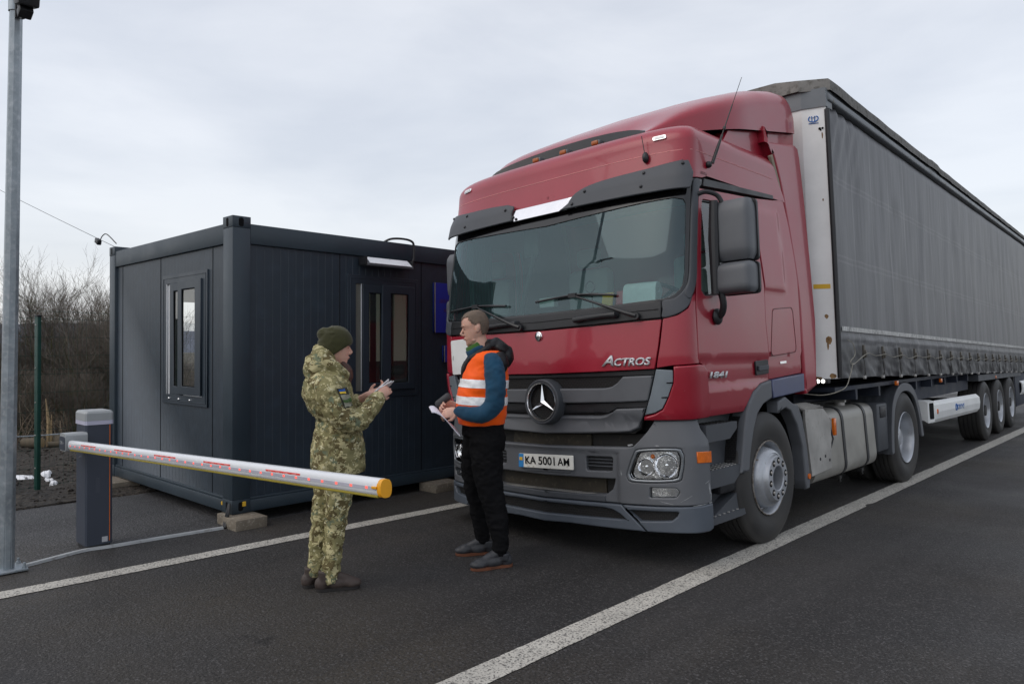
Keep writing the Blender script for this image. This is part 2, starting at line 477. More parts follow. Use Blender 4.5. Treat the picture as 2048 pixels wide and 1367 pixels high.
# distant wooded ridge
bm = BM(); rows = []
M_hill = mat('far_hill', (.085, .10, .14), .95, var=(.05, .25), fine=(.5, (.05, .06, .08), .5, .7))
for i in range(90):
    a = R(140+i*1.0)  # world angle, to the left of the view
    d = 420
    h = 13.5+5*noise.noise(Vector((i*.09, 0, 0)))+1.5*noise.noise(Vector((i*.6, 4, 0)))-max(0, (148-math.degrees(a)))*.25
    rows.append([bm.verts.new((d*k*math.cos(a), d*k*math.sin(a), z)) for k, z in ((.75, -.06), (.9, h*.55), (1, h), (1.3, h*1.02), (1.5, -.06))])
for a, b in zip(rows, rows[1:]):
    for j in range(4): bm.faces.new((a[j], b[j], b[j+1], a[j+1]))
tag(obj('hill', bm, M_hill, smooth=60), kind='structure')
# ---------------------------------------------------------------- truck tractor
def _tab(W=1.24, D=.34, n=3.0, K=400):
    pts = []
    for i in range(K+1):
        t = i/K*math.pi/2
        pts.append((W*math.sin(t)**(2/n), D*(1-max(0, math.cos(t))**(2/n))))
    o = [(0, 0, 0)]; L = 0
    for a, b in zip(pts, pts[1:]):
        L += math.dist(a, b); o.append((L, b[0]/W, b[1]/D))
    return o
TAB = _tab(); S1 = TAB[-1][0]
PROF = [(-.5, .0, .34, 1.235), (.40, .0, .34, 1.235), (.85, .0, .34, 1.235), (.93, .01, .32, 1.22), (1.02, .03, .27, 1.20), (1.08, .0, .31, 1.22), (1.35, -.01, .28, 1.235), (1.45, -.01, .26, 1.235), (1.8, .01, .24, 1.235), (2.2, .06, .24, 1.23), (2.6, .14, .23, 1.22), (2.95, .2, .21, 1.21), (6, .6, .21, 1.21)]
def prof(z):
    for a, b in zip(PROF, PROF[1:]):
        if z <= b[0]:
            t = (z-a[0])/(b[0]-a[0]); return [a[k]+(b[k]-a[k])*t for k in (1, 2, 3)]
VR = 3.02
def cab(s, v, plain=False):
    a = abs(s); sg = 1 if s >= 0 else -1
    if plain:      # straight profile for upper body smoothness
        pass
    y0, D, W = prof(v); z = v
    if v > VR:
        Rr = .15; t = min((v-VR)/Rr, math.pi/2+3); y0, D, W = prof(VR)
        if t <= math.pi/2: ins = Rr*(1-math.cos(t)); z = VR+Rr*math.sin(t)
        else: ins = Rr+(t-math.pi/2)*Rr; z = VR+Rr+(ins-Rr)*.12
        y0 += ins*1.2; W -= ins
    if a <= S1:
        k = a/S1*len(TAB)
        lo, hi = 0, len(TAB)-1
        while hi-lo > 1:
            m = (lo+hi)//2
            if TAB[m][0] <= a: lo = m
            else: hi = m
        A, B = TAB[lo], TAB[hi]; t = (a-A[0])/(B[0]-A[0]) if B[0] > A[0] else 0
        xn = A[1]+(B[1]-A[1])*t; y = y0+D*(A[2]+(B[2]-A[2])*t)
    else:
        xn = 1; ex = a-S1; y = y0+D+ex; t = min(ex/.5, 1); t = t*t*(3-2*t); y += (.34+ex-y)*t
    return (sg*xn*W*(1. if s >= 0 else 1.035), y, z)
SX = lambda x0: (lambda y, z: (x0, y, z))          # plane facing +x, coords (y, z)
SXn = lambda x0: (lambda y, z: (x0, -y, z))        # plane facing -x, coords (-y, z)
FY = lambda y0: (lambda x, z: (x, y0, z))          # plane facing -y (towards the road ahead)
GZ = lambda z0: (lambda x, y: (x, y, z0))          # facing up

RED = (.31, .006, .021)
M_red = mat('red_paint', RED, .38, coat=.5, var=(1.3, .10), tint=(.35, .016, .038), coatr=.07, fine=(70, (.48, .25, .26), .74, .9), bump=(2.2, .06, .02))
M_plas = mat('grey_plastic', (.062, .068, .078), .55, var=(4, .14), fine=(60, (.16, .165, .17), .74, .95), bump=(350, .12, .001), spec=.45)
M_plas2 = mat('grey_bumper_plastic', (.108, .115, .127), .5, var=(3, .12), fine=(35, (.19, .19, .19), .72, .95), bump=(350, .1, .001))
M_lip = mat('blue_grey_lip', (.075, .09, .112), .5, var=(3, .12), fine=(50, (.17, .17, .17), .74, .95))
M_black = mat('black_plastic', (.018, .019, .022), .45, var=(5, .25), fine=(40, (.06, .06, .06), .7, 1))
M_dark = mat('dark_void', (.008, .008, .009), .9, var=None, spec=.1)
M_dirtyblk = mat('dirty_black_metal', (.022, .021, .02), .75, var=(6, .5), fine=(14, (.06, .05, .035), .6, .8))
M_chrome = mat('chrome', (.85, .85, .86), .1, metal=1, var=(8, .05))
M_steel = mat('painted_steel_rim', (.42, .44, .47), .34, metal=.45, var=(4, .22), fine=(24, (.17, .10, .045), .66, .8))
M_alu = mat('dusty_aluminium', (.42, .41, .39), .5, metal=.45, var=(4, .2), fine=(30, (.2, .18, .15), .62, .85), bump=(6, .25, .01))
M_alu2 = mat('tank_aluminium', (.34, .33, .30), .48, metal=.3, var=(3, .18), fine=(50, (.2, .17, .12), .66, .9), bump=(5, .15, .01))
M_rub = mat('tyre_rubber', (.03, .03, .031), .72, var=(3, .3), tint=(.055, .052, .048), bump=(80, .3, .002))
M_amber = mat('amber_lens', (.75, .16, .01), .2, var=(30, .15), coat=.5)
M_white = mat('white_paint', (.80, .81, .80), .4, var=(3, .08), fine=(9, (.30, .18, .08), .74, .84))
M_glass = glass('windscreen_glass', (.72, .92, .90), ior=1.74, refl=(.74, .95, 1.0), film=.045, filmc=(.30, .46, .50))
M_sglass = glass('side_glass', (.6, .7, .68), ior=1.9, film=.06)
M_lens = glass('lamp_glass', (.95, .97, .97), ior=1.35)
M_refl = mat('lamp_reflector', (.93, .93, .95), .05, metal=1, var=(40, .04), bump=(16, .45, .012))
M_int = mat('cab_interior', (.11, .125, .13), .8, var=(3, .2))
M_intl = mat('cab_interior_light', (.30, .33, .32), .8, var=(3, .2))
M_blue = mat('blue_panel', (.075, .09, .17), .4, coat=.3, var=(3, .12))
def hexmat(name):
    m = mat(name, (.02, .02, .022), .6, var=None)
    nt = m.node_tree; b = nt.nodes['Principled BSDF']
    tc = N(nt, 'ShaderNodeTexCoord'); mp = N(nt, 'ShaderNodeMapping'); mp.inputs['Rotation'].default_value = (R(90), 0, 0)
    mp.inputs['Scale'].default_value = (1, 1, 1)
    br = N(nt, 'ShaderNodeTexBrick', i_Scale=32., i_Mortar_Size=.022, i_Brick_Width=.9, i_Row_Height=.5)
    br.inputs['Color1'].default_value = (.003, .003, .003, 1); br.inputs['Color2'].default_value = (.005, .004, .004, 1)
    br.inputs['Mortar'].default_value = (.045, .045, .048, 1)
    nt.links.new(tc.outputs['Object'], mp.inputs[0]); nt.links.new(mp.outputs[0], br.inputs[0])
    nt.links.new(br.outputs[0], b.inputs['Base Color'])
    bp = N(nt, 'ShaderNodeBump', i_Strength=.8, i_Distance=.006)
    nt.links.new(br.outputs['Fac'], bp.inputs['Height']); nt.links.new(bp.outputs[0], b.inputs['Normal'])
    return m
M_hex = hexmat('honeycomb_mesh')

RHO, YAW = 0.044113, -0.0018833
T = empty('truck', (-3.73668, 4.33575, -.05468), (0, -RHO, YAW), 'red truck tractor with grey bumper and high roof spoiler, stopped facing the lowered boom', 'truck')
def gz(x):    # local z at which the flat road lies under lateral position x
    return .05468 - x*math.tan(RHO)

# --- inner shells -------------------------------------------------------------
bm = BM()
box(bm, -1.12, 1.12, .42, 2.0, 1.22, 1.60)
box(bm, -.86, .86, .20, 2.0, .45, 1.22)
box(bm, -1.12, 1.12, .16, .42, .95, 1.66)
box(bm, -1.05, 1.05, .20, .34, .30, .95)
obj('cab_floor', bm, M_dark, T)
bm = BM()
for side in (1, -1):
    pass
bm.free()
def liner(sgn):
    S = (lambda s, z: cab(s, z)) if sgn > 0 else (lambda s, z: cab(s, z))
    out_ = [(1.50, 1.60), (3.06, 1.60), (3.06, 2.9), (2.9, 3.0), (1.50, 3.0)]
    hole = fillet([(1.52, 2.56), (2.19, 2.60), (2.23, 2.42), (2.24, 2.0), (2.20, 1.98), (1.55, 1.93)], .03)
    if sgn < 0: out_, hole = mir(out_), mir(hole)
    return patch('side_liner', out_, M_int, T, S, [hole], off=-.05, th=.03, r=.002, grid=.12)
liner(1); liner(-1)
bm = BM(); box(bm, -1.14, 1.14, 1.93, 1.99, 1.55, 3.1); obj('back_wall', bm, M_int, T)
bm = BM(); box(bm, -1.1, 1.1, .55, 1.95, 2.93, 2.97); obj('roof_liner', bm, M_intl, T)
# dashboard: follows the windscreen foot
bm = BM()
ds = [i/14*1.12 for i in range(-14, 15)]
rows = []
for s in ds:
    x, y, _ = cab(s, 1.82)
    rows.append([(x*.97, y+.04, 1.72), (x*.97, y+.05, 1.815), (x*.97, y+.30, 1.83+.02*math.cos(s*3)), (x*.97, y+.46, 1.86), (x*.97, .62+y*.3, 1.78), (x*.97, .70, 1.55)])
V = [[bm.verts.new(p) for p in r] for r in rows]
for a, b in zip(V, V[1:]):
    for k in range(len(a)-1): bm.faces.new((a[k], b[k], b[k+1], a[k+1]))
dash = obj('dashboard', bm, M_intl, T, smooth=50)
bm = BM(); box(bm, .33, .87, .55, .75, 1.80, 1.93, .04); obj('instrument_hood', bm, M_int, dash)
# steering wheel
bm = BM()
cc = Vector((.60, .80, 1.95)); rot = Matrix.Rotation(R(-28), 3, 'X')
pts = [cc+rot@Vector((.235*math.cos(t), 0, .235*math.sin(t))) for t in [i/32*2*math.pi for i in range(33)]]
tube(bm, [cc+(rot@Vector((.235*math.cos(i/32*2*math.pi), .235*math.sin(i/32*2*math.pi), 0))) for i in range(33)], .016, 8)
for a in (0, 120, 240):
    tube(bm, [cc+rot@Vector((0, 0, -.03)), cc+rot@Vector((.23*math.cos(R(a+90)), .23*math.sin(R(a+90)), 0))], .014, 6)
tube(bm, [cc, cc+rot@Vector((0, 0, -.35))], .03, 8)
obj('steering_wheel', bm, M_black, T)
for sx in (-.6, .6):
    bm = BM()
    box(bm, sx-.25, sx+.25, 1.0, 1.45, 1.62, 1.78, .06)
    box(bm, sx-.25, sx+.25, 1.42, 1.56, 1.70, 2.38, .06)
    st = obj('seat', bm, M_intl, T)
    bm = BM(); box(bm, sx-.13, sx+.13, 1.42, 1.52, 2.40, 2.58, .04); obj('headrest', bm, M_intl, st)
# dark hanging blind strip inside the screen, rolled sun blind and side curtain
bm = BM()
box(bm, -.40, -.24, .30, .34, 2.36, 2.60, .01)
tube(bm, [(-.27, .29, 2.38), (-.31, .27, 2.20), (-.355, .24, 2.03), (-.38, .23, 1.88)], .022, 8)
obj('hanging_strap', bm, mat('dark_green_cloth', (.012, .03, .028), .8), T)
bm = BM()
for i in range(14):
    x = -1.195+.012*(i % 2); y = .42+.02*i
    tube(bm, [(x, y, 1.9), (x, y, 2.62)], .014, 6)
obj('side_curtain', bm, mat('green_curtain', (.05, .16, .15), .8), T)
# circular rosette and notes seen through the screen
bm = BM(); tube(bm, [(.215+.045*math.cos(t), .40, 2.06+.045*math.sin(t)) for t in [i/20*2*math.pi for i in range(21)]], .006, 6)
tube(bm, [(.215, .42, 2.01), (.20, .45, 1.86)], .006, 6); obj('dash_ring', bm, M_black, T)
M_y = mat('yellow_card', (.75, .45, .03), .7); M_r2 = mat('red_card', (.5, .04, .05), .7)
bm = BM(); rotbox(bm, (.47, .28, 1.92), (.10, .012, .13), Matrix.Rotation(R(-15), 3, 'X')); obj('yellow_pennant', bm, M_y, T)
bm = BM(); rotbox(bm, (.585, .29, 1.925), (.075, .012, .13), Matrix.Rotation(R(-15), 3, 'X')); obj('red_pennant', bm, M_r2, T)
bm = BM(); box(bm, -.28, -.12, .34, .40, 1.93, 2.01, .006); obj('dash_card', bm, mat('pale_card', (.4, .45, .43), .7), T)

# --- painted front and side panels ---------------------------------------------
hood = patch('bonnet', full([(0, 1.713), (.5, 1.718), (1.078, 1.732), (1.052, 1.549), (1.022, 1.392), (.6, 1.384), (0, 1.378)]), M_red, T, cab, off=0, th=.03, r=.006)
for sg in (1, -1):
    f = (lambda p: p) if sg > 0 else mir
    patch('corner_panel', f([(1.09, 1.735), (1.064, 1.55), (1.034, 1.398), (1.145, 1.411), (1.412, 1.42), (1.398, 1.84), (1.394, 1.905), (1.345, 1.885), (1.295, 1.803), (1.195, 1.754)]), M_red, T, cab, th=.03)
    patch('fender', f([(.93, 1.036), (.93, 1.058), (1.01, 1.079), (1.068, 1.11), (1.112, 1.195), (1.15, 1.295), (1.155, 1.375), (1.157, 1.405), (1.40, 1.413), (1.45, 1.408), (1.488, 1.37), (1.493, 1.2), (1.495, 1.040), (1.3, 1.036)]), M_red, T, cab, th=.05, off=.014, r=.012)
    defl = patch('air_deflector', f(fillet([(1.03, 1.388), (1.150, 1.378), (1.146, 1.295), (1.107, 1.195), (1.064, 1.116), (1.008, 1.088), (.935, 1.072), (.985, 1.22)], [.002, .01, 0, 0, 0, 0, .002, 0])), mat('pale_grey_plastic', (.17, .20, .225), .5, var=(4, .12)) if sg > 0 else bpy.data.materials['pale_grey_plastic'], T, cab, off=.004, th=.03)
    for zz, s0 in ((1.295, 1.146), (1.195, 1.107)):
        patch('louvre', f([(s0-.045, zz-.004), (s0-.002, zz-.006), (s0-.002, zz+.004), (s0-.045, zz+.002)]), M_dark, defl, cab, off=.008, th=.006, r=.001, grid=0)
    arch = [(2.437, 1.268), (2.27, 1.248), (2.137, 1.189), (2.052, 1.11), (1.998, 1.047)]
    win = fillet([(1.455, 2.59), (2.20, 2.625), (2.245, 2.42), (2.262, 2.0), (2.215, 1.962), (1.515, 1.892), (1.468, 1.93)], [.03, .05, 0, .05, 0, .05, .0])
    crease = lambda s, z: .012/(1+exp_((z-1.25)/.008)) - .012/(1+exp_((z-1.44)/.004))+.004
    door = patch('door', f([(1.405, 1.43), (1.408, 2.665), (2.268, 2.716), (2.408, 2.02), (2.398, 1.75), (2.434, 1.47)]+arch+[(1.50, 1.043), (1.497, 1.37), (1.46, 1.415)]), M_red, T, cab, [f(win)], th=.04, grid=.05, hf=crease)
    patch('door_window', f([(s*.998, z) for s, z in win]), M_sglass, door, cab, off=-.018, th=.004, r=.001, grid=.1)
    seal_in = [((s-1.86)*.972+1.86, (z-2.27)*.965+2.27) for s, z in win]
    patch('window_seal', f(win), M_black, door, cab, [f(seal_in)], off=-.004, th=.012, r=.003, grid=.1)
    qtr = patch('rear_quarter', f([(2.276, 2.718), (2.70, 2.76), (2.895, 2.79), (2.976, 2.578), (3.05, 2.3), (3.085, 2.11), (3.09, 1.31), (2.446, 1.272), (2.442, 1.47), (2.406, 1.75), (2.416, 2.02)]), M_red, T, cab, th=.04, grid=.05,
                hf=lambda s, z: .010*(1/(1+exp_((abs(s)-2.80+(z-2.2)*.12)/.012)))*(1/(1+exp_((2.0-z)/.012)))*(1/(1+exp_((z-2.66)/.01))) - (.012/(1+exp_((z-1.475)/.004)) if z < 1.6 else 0))
    loc_out = fillet([(2.54, 1.845), (2.94, 1.875), (2.985, 1.49), (2.47, 1.455)], .05)
    loc_in = [((s-2.735)*.97+2.735, (z-1.665)*.965+1.665) for s, z in loc_out]
    patch('locker_seam', f(loc_out), mat('seam_dark_red', (.10, .006, .01), .6) if sg > 0 else bpy.data.materials['seam_dark_red'], qtr, cab, [f(loc_in)], off=.0022, th=.004, r=.0005, grid=.1)
    patch('badge', f([(2.66, 1.395), (2.78, 1.40), (2.78, 1.42), (2.66, 1.415)]), M_chrome, qtr, cab, off=.004-.01, th=.01, r=.001, grid=0)
    patch('gutter_strip', f([(1.475, 2.688), (1.49, 2.748), (2.69, 2.80), (2.70, 2.765)]), M_black, T, cab, off=.006, th=.02)
    hb = patch('door_handle', f(fillet([(2.176, 1.424), (2.405, 1.434), (2.41, 1.323), (2.188, 1.314)], .015)), M_black, door, cab, off=.008, th=.012, r=.004)
    patch('lever', f(fillet([(2.21, 1.385), (2.385, 1.392), (2.385, 1.355), (2.21, 1.348)], .008)), M_plas, hb, cab, off=.022, th=.012, r=.004)
# roof shell
def roof_smax(z): 
    P = [(2.74, 2.95), (2.82, 2.91), (2.95, 2.82), (3.05, 2.76), (3.2, 2.68), (4, 2.5)]
    for a, b in zip(P, P[1:]):
        if z <= b[0]: return a[1]+(b[1]-a[1])*max(0, (z-a[0]))/(b[0]-a[0])
    return P[-1][1]
bm = BM(); rows = []; nors = []
vs_ = [2.775, 2.82, 2.86, 2.9, 2.94, 2.944, 2.98, 3.02]+[VR+.15*k*math.pi/2/8 for k in range(1, 9)]+[VR+.15*math.pi/2+.05, VR+.15*math.pi/2+.4, VR+.15*math.pi/2+1.2]
NS = 120
for v in vs_:
    sm = roof_smax(v); row = []
    for i in range(NS+1):
        t = i/NS*2-1; s = sm*t
        n_, ts, tz = surf_normal(cab, s, v)
        h = 0
        a_ = abs(s)
        # vertical joint where the roof cap meets the side
        p = Vector(cab(s, v))+n_*h
        row.append(bm.verts.new(p)); nors.append(n_)
    rows.append(row)
for a, b in zip(rows, rows[1:]):
    for i in range(NS): bm.faces.new((a[i], a[i+1], b[i+1], b[i]))
me = bpy.data.meshes.new('roof'); bm.to_mesh(me); bm.free(); me.materials.append(M_red)
for p in me.polygons: p.use_smooth = True
me.normals_split_custom_set_from_vertices(nors)
roof = bpy.data.objects.new('roof', me); C.objects.link(roof); roof.parent = T
bm = BM(); box(bm, -1.03, 1.03, .75, 2.02, 3.08, 3.172, .01); box(bm, -1.17, 1.17, 1.88, 1.98, 1.3, 3.0, .01)
obj('roof_rear', bm, M_red, T)
# fine pale pin line round the roof cap
patch('pin_line', [(-1.45, 2.938)]+[(s/10, 2.938) for s in range(-14, 15)]+[(2.7, 2.94), (2.7, 2.944)]+[(s/10, 2.943) for s in range(14, -15, -1)], mat('pin_line_paint', (.62, .22, .22), .5), roof, cab, off=.002, th=.003, r=.0005, grid=.1)
patch('roof_front', full([(0, 2.70), (1.0, 2.72), (1.30, 2.735), (1.47, 2.752), (1.55, 2.775), (1.55, 2.80), (0, 2.80)]), M_red, T, cab, off=.0, th=.02, r=.002)
# spoiler
ZS = [(.34, 3.16), (.63, 3.335), (1.0, 3.475), (1.37, 3.61), (1.7, 3.725), (2.02, 3.805), (2.2, 3.825), (2.28, 3.80), (2.34, 3.70)]
def zside(y):
    for a, b in zip(ZS, ZS[1:]):
        if y <= b[0]: return a[1]+(b[1]-a[1])*max(0, y-a[0])/(b[0]-a[0])
    return ZS[-1][1]
def zbot(y): return 3.13 + max(0, (y-.34))/2.06*.37
bm = BM(); rows = []
ys = [.34+i*.08 for i in range(24)]+[2.22, 2.26, 2.29, 2.32, 2.34]
for i, y in enumerate(ys):
    zt = zside(y)+.05*(1-abs(0))*min(1, (y-.34)/.5); zb = min(zbot(y), zt-.012); row = []
    Wd = (.80+.355*math.sin(min(1, (y-.34)/1.0)*math.pi/2)) if y < 2.2 else 1.155-(y-2.2)*.12
    n_ = 7
    for k in range(41):
        th = math.pi*k/40; c_, s_ = math.cos(th), math.sin(th)
        x = Wd*(abs(c_)**(2/n_))*(1 if c_ > 0 else -1)
        z = zb+(zt-zb)*(s_**(2/n_))+.05*(1-(x/Wd)**2)*min(1, (y-.34)/.4)
        yy = y+.22*(1-(x/Wd)**2)*max(0, 1-(y-.34)/.9)
        row.append(bm.verts.new((x, yy, z)))
    rows.append(row)
for a, b in zip(rows, rows[1:]):
    for i in range(40): bm.faces.new((a[i], a[i+1], b[i+1], b[i]))
bm.faces.new(rows[-1])
sp = obj('spoiler', bm, M_red, T, smooth=50)
bm = BM()
prism(bm, [(.95, 3.10), (1.1, 3.26), (1.7, 3.38), (2.38, 3.50), (2.33, 3.12)], lambda p, k: (-1.11+2.22*k, p[0], p[1]))
obj('spoiler_base', bm, M_red, sp)
M_amb2 = mat('dull_amber_lens', (.36, .10, .02), .3, var=(30, .15))
# black intake strip under the spoiler's front edge, three marker lamps
bm = BM()
rows = []
for i in range(41):
    x = -.80+i*.040; k = 1-(x/.80)**2
    y = .34+.10*k
    rows.append([bm.verts.new((x, y, 3.14)), bm.verts.new((x, y+.02, 3.17+.115*k**.7)), bm.verts.new((x, y+.14, 3.19+.125*k**.7)), bm.verts.new((x, y+.2, 3.12))])
for a, b in zip(rows, rows[1:]):
    for k in range(3): bm.faces.new((a[k], b[k], b[k+1], a[k+1]))
obj('intake_strip', bm, M_black, sp, smooth=30)
for x in (-.30, 0., .33):
    bm = BM(); box(bm, x-.045, x+.045, .385, .48, 3.175, 3.225, .018)
    ml = obj('marker_lamp', bm, M_plas2, T)
    bm = BM(); box(bm, x-.035, x+.03, .372, .42, 3.182, 3.22, .012); obj('lens', bm, M_amb2, ml)
for x in (-1.02, 1.03):
    o = patch('position_lamp', fillet([(x-.055, 3.033), (x+.055, 3.036), (x+.055, 3.070), (x-.055, 3.067)], .016), M_chrome, T, cab, off=.010, th=.014, r=.004)
    patch('lens', fillet([(x-.042, 3.041), (x+.042, 3.043), (x+.042, 3.062), (x-.042, 3.060)], .009), mat('white_lens', (.75, .77, .78), .15, coat=.6, var=(60, .2)), o, cab, off=.013, th=.006, r=.002)
bm = BM()
p = Vector(cab(.93, 2.92)); bmesh.ops.create_icosphere(bm, subdivisions=2, radius=.035, matrix=Matrix.Translation(p+Vector((0, -.02, 0)))@Matrix.Diagonal((.7, .8, 1.2, 1)))
tube(bm, [p+Vector((0, -.03, .03)), p+Vector((-.02, -.03, .16))], .003, 6)
obj('roof_aerial_stub', bm, M_black, T)
# long whip aerial on the roof corner
b0 = Vector(cab(1.56, 2.86)); bm = BM()
bmesh.ops.create_icosphere(bm, subdivisions=2, radius=.026, matrix=Matrix.Translation(b0+Vector((.01, 0, 0))))
tipdir = Vector((.26, .20, .86)).normalized()
bb = b0+Vector((.03, .02, .01))
tube(bm, [bb, bb+tipdir*.02, bb+tipdir*.12, bb+tipdir*.22], [.014, .012, .012, .008], 8)
tube(bm, [bb+tipdir*.22, bb+tipdir*.45], .005, 6); tube(bm, [bb+tipdir*.26, bb+tipdir*.28], .012, 8)
tube(bm, [bb+tipdir*.45, bb+tipdir*.66], [.003, .0022], 6)
obj('whip_aerial', bm, M_black, T)

# --- windscreen, frame, cowl, wipers, visor --------------------------------------
gl = [(0, 1.842), (.6, 1.846), (1.10, 1.864), (1.175, 1.882), (1.225, 1.92), (1.25, 1.97), (1.268, 2.06), (1.268, 2.3), (1.255, 2.69), (0, 2.69)]
patch('windscreen', full(gl), M_glass, T, cab, off=-.012, th=.006, r=.001, grid=.06)
fr_out = [(0, 1.80), (.6, 1.805), (1.05, 1.815), (1.195, 1.80), (1.285, 1.835), (1.345, 1.90), (1.390, 1.98), (1.402, 2.1), (1.402, 2.66), (1.475, 2.70), (1.478, 2.742), (1.30, 2.73), (0, 2.725)]
M_gblack = mat('gloss_black', (.006, .006, .007), .12, var=None, coat=.3)
frame = patch('windscreen_frame', full(fr_out), M_gblack, T, cab, [full([(max(0, s-(.012 if s > .9 else 0)), z+(.012 if z < 1.95 else 0)) for s, z in gl[:-2]]+[(1.248, 2.54), (1.225, 2.575), (1.15, 2.592), (.9, 2.588), (0, 2.555)])], off=-.004, th=.02, r=.004, grid=.05)
for sg in (1, -1):
    f = (lambda p: p) if sg > 0 else mir
    patch('pillar_trim', f(smooth_poly([(1.30, 2.60), (1.298, 2.3), (1.298, 2.1), (1.285, 1.99), (1.25, 1.90), (1.30, 1.86), (1.355, 1.92), (1.392, 2.0), (1.402, 2.1), (1.402, 2.6), (1.44, 2.70), (1.40, 2.735), (1.32, 2.71)], 3)), M_plas, T, cab, off=.012, th=.03, r=.012, grid=.05)
cowl = patch('cowl', full([(0, 1.722), (.5, 1.727), (1.08, 1.741), (1.08, 1.866), (.6, 1.846), (0, 1.842)]), M_black, T, cab, off=.006, th=.03, r=.008)
patch('cowl_ridge', full([(0, 1.782), (1.06, 1.80), (1.06, 1.806), (0, 1.788)]), M_black, cowl, cab, off=.012, th=.01, r=.003)
for sg in (1, -1):
    f = (lambda p: p) if sg > 0 else mir
    patch('cowl_corner', f(smooth_poly([(1.088, 1.742), (1.088, 1.80), (1.088, 1.86), (1.17, 1.872), (1.235, 1.915), (1.30, 1.985), (1.345, 1.935), (1.30, 1.825), (1.2, 1.762)], 4)), M_plas, T, cab, off=.008, th=.03, r=.01)
def on(s, z, h=0):
    n_, _, _ = surf_normal(cab, s, z); return Vector(cab(s, z))+n_*h
for s0 in (.57, -.38):     # grab handles
    bm = BM()
    tube(bm, [on(s0-.19, 1.772, .0), on(s0-.185, 1.772, .035), on(s0-.1, 1.778, .04), on(s0+.1, 1.785, .04), on(s0+.16, 1.785, .035), on(s0+.16, 1.785, 0)], [.02, .024, .02, .02, .024, .03], 10)
    obj('grab_handle', bm, M_black, cowl)
for pv, bl in (((.90, 1.765), [(-.03, 1.942), (.35, 1.957), (.72, 1.930)]), ((-.175, 1.752), [(-1.09, 1.952), (-.70, 1.962), (-.35, 1.940)])):
    bm = BM()
    mid = bl[1]
    tube(bm, [on(pv[0], pv[1], -.01), on(pv[0], pv[1], .04)], .026, 14)
    k = (mid[0]-pv[0], mid[1]-pv[1])
    P_ = [on(pv[0]+k[0]*t, pv[1]+k[1]*t, h) for t, h in ((0, .035), (.12, .055), (.5, .05), (.97, .03))]
    tube(bm, P_, [.018, .014, .010, .007], 8)
    wp = obj('wiper_arm', bm, M_black, T)
    bm = BM()
    pts = []
    a, b = bl[0], bl[2]
    for t in [i/12 for i in range(13)]:
        s = a[0]+(b[0]-a[0])*t; z = (1-t)*(1-t)*a[1]+2*t*(1-t)*(2*mid[1]-(a[1]+b[1])/2)+t*t*b[1]
        pts.append(on(s, z, .012))
    tube(bm, pts, .010, 6)
    tube(bm, [on(bl[0][0]*.6+mid[0]*.4, mid[1]-.002, .012), on(mid[0], mid[1]+.004, .032), on(bl[2][0]*.6+mid[0]*.4, mid[1]-.004, .012)], .007, 6)
    box(bm, *sorted((on(mid[0]-.035, mid[1], .02).x, on(mid[0]+.035, mid[1], .02).x)), on(mid[0], mid[1], .04).y, on(mid[0], mid[1], .012).y, mid[1]-.012, mid[1]+.02)
    obj('blade', bm, M_black, wp)
vh = lambda s, z: .055-(z-2.6)*.14+.02*min(1, abs(s)/1.1)
VIS_R = smooth_poly([(.245, 2.636), (.262, 2.68), (.305, 2.738), (.40, 2.785), (.58, 2.812), (.95, 2.828), (1.215, 2.852)], 3)[:18]+fillet([(1.215, 2.852), (1.262, 2.857), (1.285, 2.75), (1.262, 2.632), (1.0, 2.628)], [.0, .02, 0, .02, 0])
VIS_L = fillet([(.325, 2.636), (.345, 2.70), (.325, 2.765), (.42, 2.80), (.60, 2.815), (.95, 2.828), (1.262, 2.857), (1.285, 2.75), (1.262, 2.632), (1.0, 2.628)], [.004, .05, .03, .05, .1, .1, .02, 0, .02, 0])
vh = lambda s, z: .062-(z-2.6)*.10-.45*max(0, z-2.74)**1.3+.012*min(1, abs(s)/1.1)
for sg in (1, -1):
    v = patch('sun_visor', VIS_R if sg > 0 else mir(VIS_L), M_plas, T, cab, off=0, hf=vh, th=.014, r=.009, grid=.04)
    for s, z in ((.42, 2.745), (.31, 2.662), (.93, 2.79), (.92, 2.685), (1.215, 2.825)):
        q = on(sg*s, z, vh(s, z)+.0); bm = BM(); bmesh.ops.create_uvsphere(bm, u_segments=10, v_segments=6, radius=.013, matrix=Matrix.Translation(q)); obj('bolt', bm, M_black, v)
patch('visor_strip', [(-.322, 2.632), (.242, 2.634), (.262, 2.68), (.300, 2.736), (-.338, 2.736), (-.343, 2.69)], mat('polished_strip', (.85, .85, .87), .06, metal=1, var=(5, .06), bump=(4, .3, .01)), T, cab, off=0, hf=lambda s, z: .05-(z-2.6)*.14, th=.01, r=.004)

# --- grille -----------------------------------------------------------------------
patch('grille_mesh', full([(0, 1.375), (1.02, 1.385), (.985, 1.27), (.93, 1.09), (.88, .98), (.82, .945), (0, .93)]), M_hex, T, cab, off=-.045, th=.02, r=.002, grid=.06)
sl1 = [(0, 1.262), (.60, 1.262), (.67, 1.272), (.715, 1.298), (.765, 1.343), (1.006, 1.347), (.956, 1.168), (.73, 1.160), (0, 1.148)]
sl2 = [(0, 1.040), (.55, 1.046), (.61, 1.056), (.66, 1.082), (.70, 1.113), (.935, 1.120), (.905, 1.03), (.87, .982), (.80, .955), (.7, .948), (0, .918)]
for sl in (sl1, sl2):
    g = patch('grille_slat', full(fillet(sl, [0, .05, .05, .05, .03, .006, .006, .0, 0] if sl is sl1 else [0, .05, .05, .05, .03, .006, .02, .04, .04, 0, 0])), M_plas2 if sl is sl2 else M_plas2, T, cab, off=-.006, th=.035, r=.012)
patch('grille_step', full([(0, 1.135), (.955, 1.165), (.937, 1.122), (.70, 1.118), (.60, 1.07), (0, 1.05)]), M_black, T, cab, off=-.03, th=.01)
